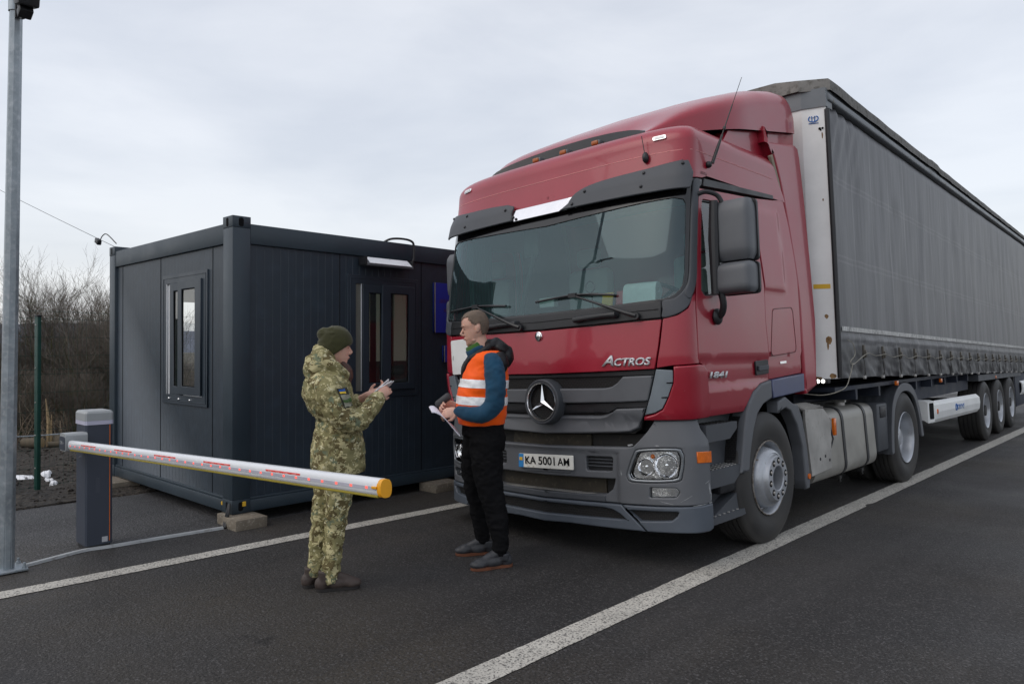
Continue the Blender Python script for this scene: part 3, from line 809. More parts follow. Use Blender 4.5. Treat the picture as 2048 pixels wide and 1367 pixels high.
patch('grille_step', full([(0, 1.37), (1.015, 1.387), (1.006, 1.35), (.76, 1.347), (0, 1.345)]), M_black, T, cab, off=-.028, th=.01)
# star emblem: dark dished ring, chrome ring and three-pointed star
bm = BM(); lathe(bm, [(.001, -.012), (.135, -.012), (.14, -.02), (.15, -.050), (.166, -.053), (.173, -.045), (.176, -.01), (.178, .04)], 64, 'Y', (.045, .0, 1.165))
star = obj('badge_ring', bm, M_plas, T)
bm = BM(); lathe(bm, [(.134, -.03), (.1345, -.048), (.139, -.056), (.1455, -.056), (.149, -.048), (.149, -.03)], 64, 'Y', (.045, 0, 1.165)); obj('chrome_ring', bm, M_chrome, star)
bm = BM(); lathe(bm, [(.001, -.016), (.134, -.016)], 40, 'Y', (.045, 0, 1.165)); obj('badge_back', bm, M_hex, star)
def star_bm(bm, c, Ro, ri, dep):
    tip = []
    ctr = bm.verts.new((c[0], c[1]-dep, c[2])); outer = []
    for k in range(6):
        a = R(90+60*k); r = Ro if k % 2 == 0 else ri
        outer.append(bm.verts.new((c[0]+r*math.cos(a), c[1], c[2]+r*math.sin(a))))
    for k in range(6): bm.faces.new((ctr, outer[k], outer[(k+1) % 6]))
    return bm
bm = BM(); star_bm(bm, (.045, -.034, 1.165), .137, .022, .022); obj('star', bm, M_chrome, star, smooth=0)
bm = BM(); lathe(bm, [(.001, -.012), (.030, -.012), (.036, -.008), (.038, 0), (.038, .01)], 32, 'Y', (.004, 0, 1.672)); em = obj('bonnet_emblem', bm, M_chrome, T)
bm = BM(); star_bm(bm, (.004, -.011, 1.672), .028, .005, .005); tube(bm, [(.004+.029*math.cos(i/24*2*math.pi), -.012, 1.672+.029*math.sin(i/24*2*math.pi)) for i in range(25)], .0018, 4); obj('star', bm, M_black, em, smooth=0)
M_silver = mat('silver_lettering', (.62, .63, .65), .3, metal=.35, var=(20, .05))
text_on('letter', 'A', .104, M_silver, hood, cab, .655, 1.456, off=.002, th=.008, shear=.35, bold=.002, width=.10)
text_on('lettering', 'CTROS', .074, M_silver, hood, cab, .855, 1.444, off=.002, th=.008, shear=.3, bold=.0022, width=.29)
doorR = [o for o in T.children if o.name.startswith('door')][0]
text_on('lettering', '1841', .062, M_silver, doorR, cab, 1.628, 1.332, off=.003, th=.006, shear=.2, bold=.002, width=.225)
patch('white_panel', fillet([(-1.09, 1.695), (-.82, 1.70), (-.80, 1.40), (-1.05, 1.392)], .02), M_white, hood, cab, off=.004, th=.006, r=.002)
text_on('small_writing', ': i', .03, M_black, hood, cab, -1.035, 1.55, off=.006, th=.001)
text_on('small_writing', 'T', .03, M_black, hood, cab, -1.035, 1.525, off=.006, th=.001)

# --- bumper -----------------------------------------------------------------------
bump_half = [(0, .826), (.34, .832), (.78, .843), (.82, .852), (.87, .893), (.94, .958), (1.0, 1.026), (1.375, 1.03), (1.375, .965), (1.425, .89), (1.425, .452), (1.26, .450), (.72, .441), (.49, .438), (0, .425)]
hl = [(.872, .833), (1.130, .844), (1.173, .818), (1.184, .766), (1.167, .662), (1.120, .614), (.819, .601), (.768, .628), (.769, .669), (.820, .791)]
hl_s = smooth_poly(hl, 3)
fog = fillet([(.936, .567), (1.118, .570), (1.15, .545), (1.12, .508), (1.085, .505), (.932, .501)], [.008, .02, .02, .02, 0, .008])
vent = fillet([(.407, .762), (.642, .765), (.633, .665), (.408, .658)], .018)
low = fillet([(.662, .617), (.632, .537), (.576, .496), (.3, .478)], [.01, .03, .03, 0])
lowfull = full([(0, .596)]+low+[(0, .466)])
fogn = [fog, mir(fog)]
bf = lambda s, z: -.018*(1/(1+exp_((abs(s)-.69)/.006)))*(1/(1+exp_((z-.80)/.004)))
hfb = lambda s, z: bf(s, z)
bumper = patch('bumper', full(bump_half), M_plas2, T, cab, [hl_s, mir(hl_s), fog, mir(fog), vent, mir(vent), lowfull], off=.0, th=.07, r=.012, grid=.03, hf=hfb)
M_rad = mat('dusty_radiator', (.045, .038, .027), .8, var=(5, .45), fine=(26, (.10, .085, .06), .55, .8))
patch('radiator_panel', full([(0, .925), (.40, .93), (.40, .80), (0, .80)]), M_rad, bumper, cab, off=-.10, th=.02, grid=.1)
patch('radiator_panel', full([(0, .60), (.52, .61), (.52, .47), (0, .45)]), M_rad, bumper, cab, off=-.11, th=.02, grid=.1)
M_scuff = mat('pale_scuff', (.26, .27, .28), .7, var=(60, .4))
for s_, z_, a_, b_, an in ((1.395, .555, .012, .045, .1), (1.40, .455, .020, .006, 0), (1.30, .452, .07, .0035, .05), (1.37, .60, .03, .003, .3), (.80, .86, .022, .006, .1), (1.19, .50, .05, .002, .5), (.72, .66, .004, .02, .1), (1.0, .86, .016, .004, 0), (1.05, .47, .05, .002, -.2), (1.41, .50, .006, .03, .0)):
    pts = []
    for i in range(14):
        t = 2*math.pi*i/14; k = 1+.5*noise.noise(Vector((math.cos(t)*2, math.sin(t)*2, s_*40))); x_, y_ = a_*k*math.cos(t), b_*k*math.sin(t)
        pts.append((s_+x_*math.cos(an)-y_*math.sin(an), z_+x_*math.sin(an)+y_*math.cos(an)))
    patch('scuff_mark', pts, M_scuff, bumper, cab, off=.0012, th=.001, r=.0002, grid=0, hf=hfb)
patch('bumper_backing', full([(0, .95), (.9, .95), (1.30, .8), (1.30, .46), (0, .44)]), M_dirtyblk, bumper, cab, off=-.13, th=.02, grid=.1)
patch('step_bar', full([(0, .425), (.575, .44), (.575, .49), (0, .474)]), M_plas, bumper, cab, off=-.01, th=.1, r=.01)
for i in range(26):
    pass
bm = BM()
for i in range(-30, 31):
    s = i*.018; q = on(s, .482, -.03); box(bm, q.x-.005, q.x+.005, q.y, q.y+.05, .482, .488+.0)
obj('tread_studs', bm, M_alu, bumper)
tag(bpy.data.objects[bumper.name], None)
for sgn in (1, -1):
    f = (lambda p: p) if sgn > 0 else mir
    bm = BM()
    for zz in (.70,):
        pass
    bm.free()
    vp = patch('vent', f([(.40, .77), (.65, .77), (.64, .65), (.40, .65)]), M_black, bumper, cab, off=-.05, th=.01, grid=0)
    for zz in (.69, .715, .74): patch('vent_bar', f([(.41, zz), (.636, zz+.002), (.636, zz+.009), (.41, zz+.007)]), M_plas, vp, cab, off=-.03, th=.02, r=.002, grid=.1)
    # headlight
    rim_o = f(hl_s); cxh, czh = .98, .722
    rim_i = f([((s-cxh)*.88+cxh, (z-czh)*.83+czh) for s, z in hl_s])
    mid_i = f([((s-cxh)*.865+cxh, (z-czh)*.81+czh) for s, z in hl_s])
    hd = patch('headlight', rim_o, M_plas2 if False else mat('headlight_bezel', (.22, .24, .26), .3, metal=.6, var=(5, .1)) if sgn > 0 else bpy.data.materials['headlight_bezel'], T, cab, [rim_i], off=.004, th=.03, r=.01, grid=.05)
    patch('bezel_shadow', f([((s-cxh)*.88+cxh, (z-czh)*.83+czh) for s, z in hl_s]), M_dark, hd, cab, [mid_i], off=-.008, th=.02, r=.002, grid=.05)
    patch('reflector', f([((s-cxh)*.85+cxh, (z-czh)*.8+czh) for s, z in hl_s]), M_refl, hd, cab, off=-.034, th=.01, r=.002, grid=.04)
    patch('lens', f([((s-cxh)*.85+cxh, (z-czh)*.79+czh) for s, z in hl_s]), M_lens, hd, cab, off=-.009, th=.004, r=.001, grid=.05)
    for s, z, r in ((1.055, .722, .082), (.905, .708, .058)):
        q = on(sgn*s, z, -.045); n_, _, _ = surf_normal(cab, sgn*s, z)
        bm = BM(); lathe(bm, [(.012, -.02), (r*.5, -.012), (r*.85, .01), (r, .034), (r+.006, .034), (r+.006, .02)], 28, 'Z')
        lathe(bm, [(.001, .022), (.010, .02), (.012, -.02)], 12, 'Z')
        Q = n_.to_track_quat('Z', 'Y').to_matrix()
        for v in bm.verts: v.co = Q@v.co+q
        obj('lamp_bowl', bm, M_refl, hd)
    q = on(sgn*.955, .782, -.04); bm = BM(); bmesh.ops.create_icosphere(bm, subdivisions=2, radius=.018, matrix=Matrix.Translation(q)); obj('indicator_bulb', bm, M_amber, hd)
    fg = patch('fog_lamp', f(fog), M_refl, T, cab, off=-.03, th=.01, grid=.04)
    patch('lens', f(fog), M_lens, fg, cab, off=-.008, th=.004, r=.001, grid=.04)
    ol = patch('side_marker', f([(1.272, .815), (1.432, .808), (1.432, .728), (1.274, .739)]), M_amber, T, cab, off=.007, th=.01, r=.004)
# number plate
pl = patch('number_plate', fillet([(-.241, .752), (.303, .763), (.303, .656), (-.245, .645)], .008), mat('plate_white', (.95, .93, .85), .35, var=(7, .06), fine=(22, (.30, .24, .16), .62, .75)), T, cab, off=.008, th=.012, r=.003)
pb_ = patch('plate_band', [(-.240, .751), (-.19, .752), (-.193, .647), (-.244, .646)], mat('plate_blue', (.03, .25, .6), .4), pl, cab, off=.0095, th=.002, r=.0004)
patch('plate_yellow', [(-.232, .725), (-.20, .7255), (-.201, .70), (-.233, .6995)], M_y, pl, cab, off=.0115, th=.002, r=.0004)
patch('plate_holder', [(-.20, .648), (.26, .66), (.26, .628), (-.19, .616)], M_plas2, T, cab, off=-.01, th=.02)
patch('plate_slot', [(-.005, .653), (.045, .654), (.035, .638), (.005, .637)], M_dark, pl, cab, off=.003, th=.008, r=.0006)
text_on('plate_writing', 'KA', .082, M_dark, pl, cab, -.118, .703, off=.0095, th=.0015, ang=.02, width=.11, bold=.001)
text_on('plate_writing', '5001', .088, M_dark, pl, cab, .045, .706, off=.0095, th=.0015, ang=.02, width=.165, bold=.001)
text_on('plate_writing', 'AM', .082, M_dark, pl, cab, .213, .708, off=.0095, th=.0015, ang=.02, width=.115, bold=.0008)
# lower lip with two mesh openings each side of a diagonal joint
vc = [(0, .392), (.57, .404), (.64, .395), (.70, .37), (.75, .335), (0, .308)]
vl = fillet([(.765, .404), (1.137, .411), (1.12, .378), (1.085, .350), (1.03, .345), (.86, .335)], [.0, .01, .02, .02, 0, .01])
lipc = patch('lip_centre', full([(0, .420), (.49, .433), (.712, .436), (.90, .264), (.24, .258), (0, .245)]), M_lip, T, cab, [full(vc)], off=.008, th=.06, r=.012, grid=.05)
patch('lip_mesh', full([(0, .40), (.72, .41), (.78, .32), (0, .30)]), M_hex, lipc, cab, off=-.03, th=.01)
for sgn in (1, -1):
    f = (lambda p: p) if sgn > 0 else mir
    ls = patch('lip_side', f([(.718, .436), (1.26, .446), (1.425, .448), (1.43, .39), (1.425, .275), (1.38, .262), (1.144, .266), (.908, .264)]), M_lip, T, cab, [f(vl)], off=.008, th=.06, r=.012, grid=.05)
    patch('lip_mesh', f([(.75, .42), (1.16, .42), (1.14, .32), (.80, .32)]), M_hex, ls, cab, off=-.03, th=.01)
# --- steps behind the bumper, arch, lower side ------------------------------------------
for sgn in (1, -1):
    bm = BM()
    X_ = lambda x: x*sgn
    def sbox(bm, x0, x1, *a, **k): box(bm, *sorted((x0*sgn, x1*sgn)), *a, **k)
    sbox(bm, 1.02, 1.10, .32, .95, .30, 1.05, bev=.01)
    st = obj('step_well', bm, M_plas, T)
    for (ya, yb, za, zb, tr) in ((.34, .80, .925, .985, .985), (.34, .84, .60, .665, .665), (.34, .93, .285, .335, .335)):
        bm = BM()
        prism(bm, fillet([(ya, zb), (yb, zb), (yb, za+.01), (yb-.12, za-.06 if za > .5 else za), (ya, za-.06 if za > .5 else za)], .01), lambda p, k: ((1.06+.165*k)*sgn, p[0], p[1]))
        s_ = obj('step', bm, M_plas, st, smooth=30)
        bm = BM()
        for i in range(16):
            for j in range(4):
                y = ya+.03+i*(yb-ya-.05)/16; x = 1.085+j*.035
                if (i+j) % 2: sbox(bm, x, x+.022, y, y+.018, zb-.002, zb+.006)
        obj('tread', bm, M_alu if za < .7 else M_dirtyblk, s_)
    bm = BM(); sbox(bm, 1.08, 1.20, .56, .88, .47, .60, bev=.02); obj('step_pocket', bm, M_black, st)
    bm = BM(); prism(bm, [(.34, .285), (.93, .285), (.93, .455), (.80, .46), (.42, .33)], lambda p, k: ((1.10+.10*k)*sgn, p[0], p[1])); obj('step_side', bm, M_plas, st)
    S = SX(1.235) if sgn > 0 else SXn(-1.275)
    f = (lambda p: p) if sgn > 0 else mir
    arch_o = [(1.393, 1.27), (1.209, 1.25), (1.076, 1.19), (.991, 1.11), (.937, 1.03), (.897, .92), (.85, .75), (.806, .60)]
    arch_i = [(.939, .59), (.965, .70), (1.0, .80), (1.048, .91), (1.122, 1.018), (1.224, 1.082), (1.393, 1.124)]
    ar = patch('wheel_arch', f(arch_o+arch_i), M_plas2, T, S, off=.01, th=.12, r=.02, grid=.1)
    bm = BM()
    rr = [(.80, .60), (.84, .78), (.89, .96), (.97, 1.06), (1.10, 1.15), (1.40, 1.19), (1.70, 1.14), (1.86, 1.0), (1.96, .78), (2.03, .55), (2.06, .40)]
    vv = [[bm.verts.new((x*sgn, p[0], p[1])) for x in (.86, 1.19)] for p in rr]
    for a, b in zip(vv, vv[1:]): bm.faces.new((a[0], a[1], b[1], b[0]))
    obj('inner_arch', bm, M_hex, ar)
    patch('sill_panel', f([(1.40, 1.27), (2.035, 1.305), (2.03, 1.156), (1.40, 1.122)]), M_blue, T, S, off=.012, th=.08, r=.01, grid=0)
    patch('rear_mudguard', f([(1.513, 1.09), (1.657, 1.126), (1.80, 1.062), (1.907, 1.044), (1.988, .914), (2.058, .673), (2.095, .386), (2.075, .315), (1.988, .317), (1.988, .431), (1.960, .683), (1.868, .876), (1.754, 1.0), (1.66, 1.03), (1.51, 1.0)]), M_plas2, T, S, off=.0, th=.10, r=.015, grid=.1)
    bm = BM(); cyl(bm, (1.225*sgn, 2.055, .42), .024, .02*sgn); obj('side_reflector', bm, M_amber, T)
    f2 = lambda o: o
    patch('side_fairing', f(smooth_poly([(1.63, 3.265), (1.74, 3.175), (1.83, 2.99), (1.885, 2.81), (1.96, 2.5), (2.055, 2.03), (2.06, 1.6), (2.05, 1.17)], 3)[:21]+[(2.055, 1.175), (2.345, 1.232), (2.40, 1.776), (2.35, 2.88), (2.315, 3.25), (2.29, 3.335), (2.22, 3.352)]), M_red, T, S, off=.0, th=.10, r=.025, grid=.06, hf=lambda y, z: (-.05*max(0, (z-1.4)/2.0)**1.3))
    bm = BM(); tube(bm, [(1.19*sgn, 1.68, 3.15), (1.185*sgn, 1.80, 2.95), (1.19*sgn, 1.90, 2.6), (1.2*sgn, 2.01, 2.1), (1.2*sgn, 2.03, 1.35)], .022, 6); obj('gap_seal', bm, mat('cream_seal', (.35, .31, .24), .8) if sgn > 0 else bpy.data.materials['cream_seal'], T)
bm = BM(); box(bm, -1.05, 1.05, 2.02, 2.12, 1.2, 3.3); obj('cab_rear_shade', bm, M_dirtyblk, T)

# --- mirrors --------------------------------------------------------------------------
for sgn in (1, -1):
    def housing(name, za, zb, y0, y1, par, cut=0):
        # faces backwards: shell seen from the front, curved
        bm = BM(); rows = []
        for i in range(11):
            t = i/10; z = za+(zb-za)*t
            e_ = (1-abs(2*t-1)**8)**.5 if 0 < t < 1 else .55
            row = []
            for k in range(24):
                a = 2*math.pi*k/24
                c_, s_ = math.cos(a), math.sin(a); n_ = 5
                xx = (abs(c_)**(2/n_))*(1 if c_ > 0 else -1); yy = (abs(s_)**(2/n_))*(1 if s_ > 0 else -1)
                row.append(bm.verts.new(((1.42+xx*.135*(.75+.25*e_))*sgn, (y0+y1)/2+yy*(y1-y0)/2*e_, z)))
            rows.append(row)
        for a, b in zip(rows, rows[1:]):
            for k in range(24): bm.faces.new((a[k], a[(k+1) % 24], b[(k+1) % 24], b[k]))
        bm.faces.new(rows[0][::-1]); bm.faces.new(rows[-1])
        ho = obj(name, bm, M_plas2, par, smooth=40)
        bm = BM(); prism(bm, fillet([(-.142, za-.006), (.142, za-.006), (.142, zb+.006), (-.142, zb+.006)], .035), lambda p, k: ((1.42+p[0])*sgn, y1-.035+.022*k, p[1])); obj('mirror_rim', bm, M_black, ho, smooth=30)
        return ho
    mh = housing('mirror_housing', 2.13, 2.555, .42, .60, T)
    housing('lower_mirror', 1.90, 2.115, .40, .60, mh)
    bm = BM()
    for x0, z0, z1 in ((1.30, 2.16, 2.53), (1.30, 1.92, 2.09)):
        box(bm, *sorted(((x0+.02)*sgn, (x0+.21)*sgn)), .585, .601, z0+.02, z1-.02, .0)
    obj('mirror_glass', bm, M_chrome, mh)
    bm = BM()
    tube(bm, curve_pts([(1.22*sgn, .36, 2.615), (1.27*sgn, .40, 2.63), (1.33*sgn, .45, 2.60), (1.36*sgn, .47, 2.53)]), .017, 8)
    tube(bm, [(1.315*sgn, .42, 2.56), (1.305*sgn, .42, 2.3), (1.30*sgn, .42, 1.90)], [.03, .04, .03], 10)
    tube(bm, curve_pts([(1.32*sgn, .45, 1.93), (1.33*sgn, .47, 1.84), (1.30*sgn, .50, 1.77), (1.25*sgn, .52, 1.74)]), [.024]*19, 10)
    bm2 = bm
    bmesh.ops.create_uvsphere(bm, u_segments=12, v_segments=8, radius=.05, matrix=Matrix.Translation((1.255*sgn, .52, 1.75))@Matrix.Diagonal((.6, 1.2, 1.2, 1)))
    obj('mirror_arm', bm, M_black, mh)

M_rustw = mat('wheel_rust', (.16, .085, .035), .85, var=(26, .6), tint=(.36, .35, .33))
# --- wheels ----------------------------------------------------------------------------
def make_tyre(name, par, R_=.515, wd=.30, sgn=1, r0=.288):
    bm = BM()
    pr = [(r0, -.03), (r0+.012, -.012), (r0+.03, -.010), (r0+.06, .002), (R_-.12, .006), (R_-.085, .004), (R_-.05, -.006), (R_-.045, -.010), (R_-.02, -.022), (R_-.006, -.032), (R_, -.045)]
    for k in range(4):
        x = -.045-(wd-.09)*(k+.6)/4.6
        pr += [(R_, x), (R_-.012, x-.002), (R_-.012, x-.012), (R_, x-.014)]
    pr += [(R_, -wd+.045), (R_-.02, -wd+.02), (R_-.1, -wd), (r0, -wd+.03)]
    lathe(bm, [(r, x*sgn) for r, x in pr], 72)
    return obj(name, bm, M_rub, par, smooth=30)
def nuts(bm, n, r, x, sgn, rn=.014, h=.022, hole=0):
    for k in range(n):
        a = 2*math.pi*k/n+.2
        cyl(bm, (x*sgn, r*math.cos(a), r*math.sin(a)), rn, h*sgn, 'X', 6 if rn < .02 else 14, r2=rn*.8)
def front_wheel(par, loc, sgn):
    ty = make_tyre('wheel', par, sgn=sgn); ty.location = loc
    bm = BM()
    pr = [(.278, -.14), (.282, -.03), (.290, -.012), (.285, -.004), (.276, -.012), (.268, -.04), (.258, -.085), (.247, -.09), (.240, -.05), (.226, .0), (.212, .022), (.195, .028)]
    lathe(bm, [(r, x*sgn) for r, x in pr], 64); rim = obj('rim', bm, M_steel, ty, smooth=40)
    bm = BM(); lathe(bm, [(r, x*sgn) for r, x in [(.291, -.016), (.2935, -.009), (.289, -.002), (.283, -.004)]], 64); lathe(bm, [(r, x*sgn) for r, x in [(.262, -.066), (.2605, -.078), (.254, -.083)]], 64); obj('rust_ring', bm, M_rustw, rim)
    bm = BM()
    pr = [(.20, .020), (.186, .030), (.178, .042), (.176, .058), (.170, .064), (.098, .066), (.092, .060), (.090, -.04), (.07, -.045), (.001, -.045)]
    lathe(bm, [(r, x*sgn) for r, x in pr], 64); hub = obj('hub_cover', bm, M_steel, ty, smooth=40)
    bm = BM(); nuts(bm, 10, .137, .0655, sgn, rn=.0255, h=.001); obj('nut_holes', bm, M_dark, hub)
    bm = BM(); nuts(bm, 10, .137, .064, sgn, rn=.0135, h=.012); obj('nuts', bm, M_alu, hub)
    bm = BM(); cyl(bm, (-.045*sgn, 0, 0), .06, .03*sgn, 'X', 20, r2=.05); nuts(bm, 8, .07, -.045, sgn, .008, .015); obj('axle_end', bm, M_dirtyblk, hub)
    return ty
def deep_wheel(par, loc, sgn, R_=.515, wd=.30, name='wheel'):
    ty = make_tyre(name, par, R_, wd, sgn); ty.location = loc
    bm = BM()
    pr = [(.276, -.25), (.276, -.05), (.284, -.03), (.290, -.012), (.285, -.004), (.276, -.012), (.270, -.03), (.262, -.06), (.258, -.11), (.248, -.150), (.225, -.172), (.17, -.178), (.10, -.178)]
    lathe(bm, [(r, x*sgn) for r, x in pr], 64); rim = obj('rim', bm, M_steel, ty, smooth=40)
    bm = BM()
    lathe(bm, [(r, x*sgn) for r, x in [(.11, -.19), (.11, -.15), (.095, -.08), (.06, -.07), (.001, -.068)]], 28); nuts(bm, 10, .14, -.18, sgn, .014, .03)
    obj('hub', bm, M_dirtyblk if name != 'wheel' else M_steel, ty, smooth=40)
    return ty
front_wheel(T, (1.235, 1.30, .505), 1)
front_wheel(T, (-1.235, 1.30, .515+gz(-1.235)), -1)
rw = deep_wheel(T, (1.235, 4.90, .505), 1)
deep_wheel(T, (-1.235, 4.90, .515+gz(-1.235)), -1)
for sg in (1, -1):
    deep_wheel(T, (.90*sg, 4.90, .505 if sg > 0 else .515+gz(-.9)), sg)
bm = BM()
tube(bm, [(-1.1, 1.30, .52), (1.1, 1.30, .50)], .06, 10); tube(bm, [(-1.1, 4.9, .52), (1.1, 4.9, .50)], .09, 10)
obj('axles', bm, M_dirtyblk, T)
bm = BM()
for sx in (-.42, .42): box(bm, sx-.04, sx+.04, .5, 5.9, .72, 1.0)
for y in (1.9, 3.0, 4.2, 5.6): box(bm, -.42, .42, y, y+.1, .78, .95)
box(bm, -.5, .5, 4.4, 5.3, 1.0, 1.12, .03)
box(bm, -.8, .8, 2.1, 4.4, .93, .98)
obj('chassis_frame', bm, M_dirtyblk, T)
# tanks and covers on the visible side, same again on the far side
for sg in (1, -1):
    def bx2(bm, x0, x1, *a, **k): box(bm, *sorted((x0*sg, x1*sg)), *a, **k)
    bm = BM()
    prism(bm, fillet([(.62, .95), (1.17, .95), (1.20, .30), (.62, .29)], [.05, .13, .13, .05], 8), lambda p, k: (p[0]*sg, 2.30+1.66*k, p[1]))
    tk = obj('fuel_tank', bm, M_alu2, T, smooth=40)
    es = None
    bm = BM()
    for y in (3.03, 3.66):
        o1 = fillet([(.62, .958), (1.178, .958), (1.208, .30), (.62, .282)], [.05, .135, .135, .05], 8); o2 = [((p[0]-.9)*.97+.9, (p[1]-.62)*.97+.62) for p in o1]
        n = len(o1)
        for i in range(n):
            a, b = o1[i], o1[(i+1) % n]
            vs = [bm.verts.new((a[0]*sg, y, a[1])), bm.verts.new((b[0]*sg, y, b[1])), bm.verts.new((b[0]*sg, y+.055, b[1])), bm.verts.new((a[0]*sg, y+.055, a[1]))]
            bm.faces.new(vs)
            bm.faces.new([bm.verts.new((a[0]*sg, y, a[1])), bm.verts.new((b[0]*sg, y, b[1])), bm.verts.new((o2[(i+1) % n][0]*sg, y, o2[(i+1) % n][1])), bm.verts.new((o2[i][0]*sg, y, o2[i][1]))])
    obj('tank_straps', bm, M_black, tk)
    bm = BM(); cyl(bm, (1.02*sg, 3.45, .95), .05, .03, 'Z'); bx2(bm, .96, 1.08, 3.43, 3.47, .98, 1.0); obj('filler_cap', bm, M_alu, tk)
    bm = BM()
    prism(bm, [(2.09, .99), (2.50, .975), (2.625, .90), (2.665, .84), (2.645, .425), (2.18, .40), (2.09, .88)], lambda p, k: ((1.215-.02*k)*sg, p[0], p[1]))
    prism(bm, [(1.215, .99), (1.05, 1.03), (1.05, 1.02), (1.205, .98)], lambda p, k: (p[0]*sg, 2.09+.42*k, p[1]))
    for i in range(5): bx2(bm, 1.07+i*.03, 1.075+i*.03, 2.1, 2.48, 1.005+.02-i*.006, 1.03-i*.006)
    cv = obj('heat_shield', bm, M_alu, T, smooth=20)
    bm = BM()
    for y, z in ((2.38, .53), (2.50, .545), (2.60, .50)): cyl(bm, (1.214*sg, y, z), .014, .004*sg)
    obj('shield_bolts', bm, M_black, cv)
    bm = BM(); bx2(bm, 1.16, 1.205, 2.62, 2.70, .80, .88, bev=.01); tube(bm, [(1.2*sg, 2.68, .8), (1.21*sg, 2.72, .68), (1.2*sg, 2.68, .60)], .008, 6); bracket = obj('lamp_bracket', bm, M_black, T)
    bm = BM(); bx2(bm, 1.195, 1.225, 2.735, 2.785, .71, .87, bev=.006); obj('side_marker', bm, M_amber, T)
    # rear mudguards
    bm = BM()
    arc = [(4.36, .36), (4.38, .60), (4.44, .85), (4.52, .97), (4.64, 1.06), (4.80, 1.115), (5.0, 1.12), (5.18, 1.08), (5.32, 1.0), (5.42, .88), (5.52, .68), (5.58, .46)]
    arc = [tuple(p) for p in curve_pts([Vector((a, b, 0)) for a, b in arc], 4)]
    xs = [.58]+[.62+.03*i for i in range(20)]+[1.225]
    vv = [[bm.verts.new((x*sg, p[0], p[1]+(0.010 if i % 3 == 0 else 0))) for i, x in enumerate(xs)] for p in arc]
    for a, b in zip(vv, vv[1:]):
        for k in range(len(xs)-1): bm.faces.new((a[k], a[k+1], b[k+1], b[k]))
    mg = obj('mudguard', bm, M_plas, T, smooth=40)
    S = SX(1.225) if sg > 0 else SXn(-1.225); f = (lambda p: p) if sg > 0 else mir
    oa = [(p[0], p[1]) for p in arc]; ia = [(p[0]+(4.93-p[0])*.13, p[1]+(.45-p[1])*.14) for p in arc]
    patch('guard_edge', f(oa+ia[::-1]), M_plas2, mg, S, off=.01, th=.03, r=.01, grid=0)
    bm = BM(); bx2(bm, .80, 1.20, 4.02, 4.36, .42, .93, bev=.02); obj('battery_box', bm, M_plas, T)
    bm = BM(); bx2(bm, 1.195, 1.21, 4.10, 4.28, .78, .90, bev=.01); obj('catch', bm, M_black, T)
    bm = BM()
    bm.free()
    for y in (3.06, 3.68):
        bm = BM(); bx2(bm, .70, 1.14, y-.03, y+.03, .262, .292); tube(bm, [(1.12*sg, y, .28), (1.13*sg, y+.01, .23)], .012, 6); obj('tank_bracket', bm, M_dirtyblk, T)
# ribbed deck between cab and fifth wheel
bm = BM()
for i in range(12): box(bm, -.95, .95, 3.6+i*.17, 3.66+i*.17, 1.07, 1.10, .01)
box(bm, -.95, .95, 3.5, 5.6, 1.04, 1.07)
obj('deck', bm, M_plas, T)
# ---------------------------------------------------------------- site office container
CX, CY, CT, CB, CW, CL = -6.134, 2.975, 2.68, .092, 3.019, 6.06
def ribbed(name, col, axis):
    m = mat(name, col, .45, var=(1.4, .05), fine=(9, tuple(min(1, x*1.35) for x in col), .5, .8), spec=.5)
    nt = m.node_tree
    for l in list(nt.links):
        if l.to_socket == nt.nodes['Principled BSDF'].inputs['Roughness']: nt.links.remove(l)
    nt = m.node_tree; b = nt.nodes['Principled BSDF']
    tc = N(nt, 'ShaderNodeTexCoord')
    sp = N(nt, 'ShaderNodeSeparateXYZ'); nt.links.new(tc.outputs['Object'], sp.inputs[0])
    dv = N(nt, 'ShaderNodeMath', operation='DIVIDE'); dv.inputs[1].default_value = .078; nt.links.new(sp.outputs[0 if axis == 'X' else 1], dv.inputs[0])
    fr = N(nt, 'ShaderNodeMath', operation='FRACT'); nt.links.new(dv.outputs[0], fr.inputs[0])
    gt = N(nt, 'ShaderNodeMapRange'); gt.inputs[1].default_value = .0; gt.inputs[2].default_value = .07; gt.inputs[3].default_value = 0; gt.inputs[4].default_value = 1; nt.links.new(fr.outputs[0], gt.inputs[0])
    bp = N(nt, 'ShaderNodeBump', i_Strength=.7, i_Distance=.004); nt.links.new(gt.outputs[0], bp.inputs['Height'])
    nt.links.new(bp.outputs[0], b.inputs['Normal'])
    old = b.inputs['Base Color'].links[0].from_socket
    mx = N(nt, 'ShaderNodeMix', data_type='RGBA', blend_type='MULTIPLY'); mx.inputs[0].default_value = 1; nt.links.new(old, mx.inputs[6])
    cr = N(nt, 'ShaderNodeMapRange'); cr.inputs[1].default_value = .0; cr.inputs[2].default_value = 1; cr.inputs[3].default_value = .80; cr.inputs[4].default_value = 1; nt.links.new(gt.outputs[0], cr.inputs[0]); nt.links.new(cr.outputs[0], mx.inputs[7])
    nt.links.new(mx.outputs[2], b.inputs['Base Color'])
    return m
CC = (.021, .033, .047)
M_wx = ribbed('container_wall_long', CC, 'Y'); M_wy = ribbed('container_wall_short', CC, 'X')
M_frame = mat('container_frame', (.024, .039, .053), .45, var=(2, .12), fine=(25, (.07, .08, .09), .74, .9), bump=(200, .1, .001))
M_inw = mat('room_wall', (.62, .62, .56), .7, var=(1, .05))
B = empty('site_office', (CX, CY, CB), (0, 0, 0), 'dark grey flat roofed container office standing on concrete blocks beside the lane', 'container office')
H = CT-CB
def cbox(name, *a, m=M_frame, bev=.006, par=None):
    bm = BM(); box(bm, *a, bev=bev); return obj(name, bm, m, par or B)
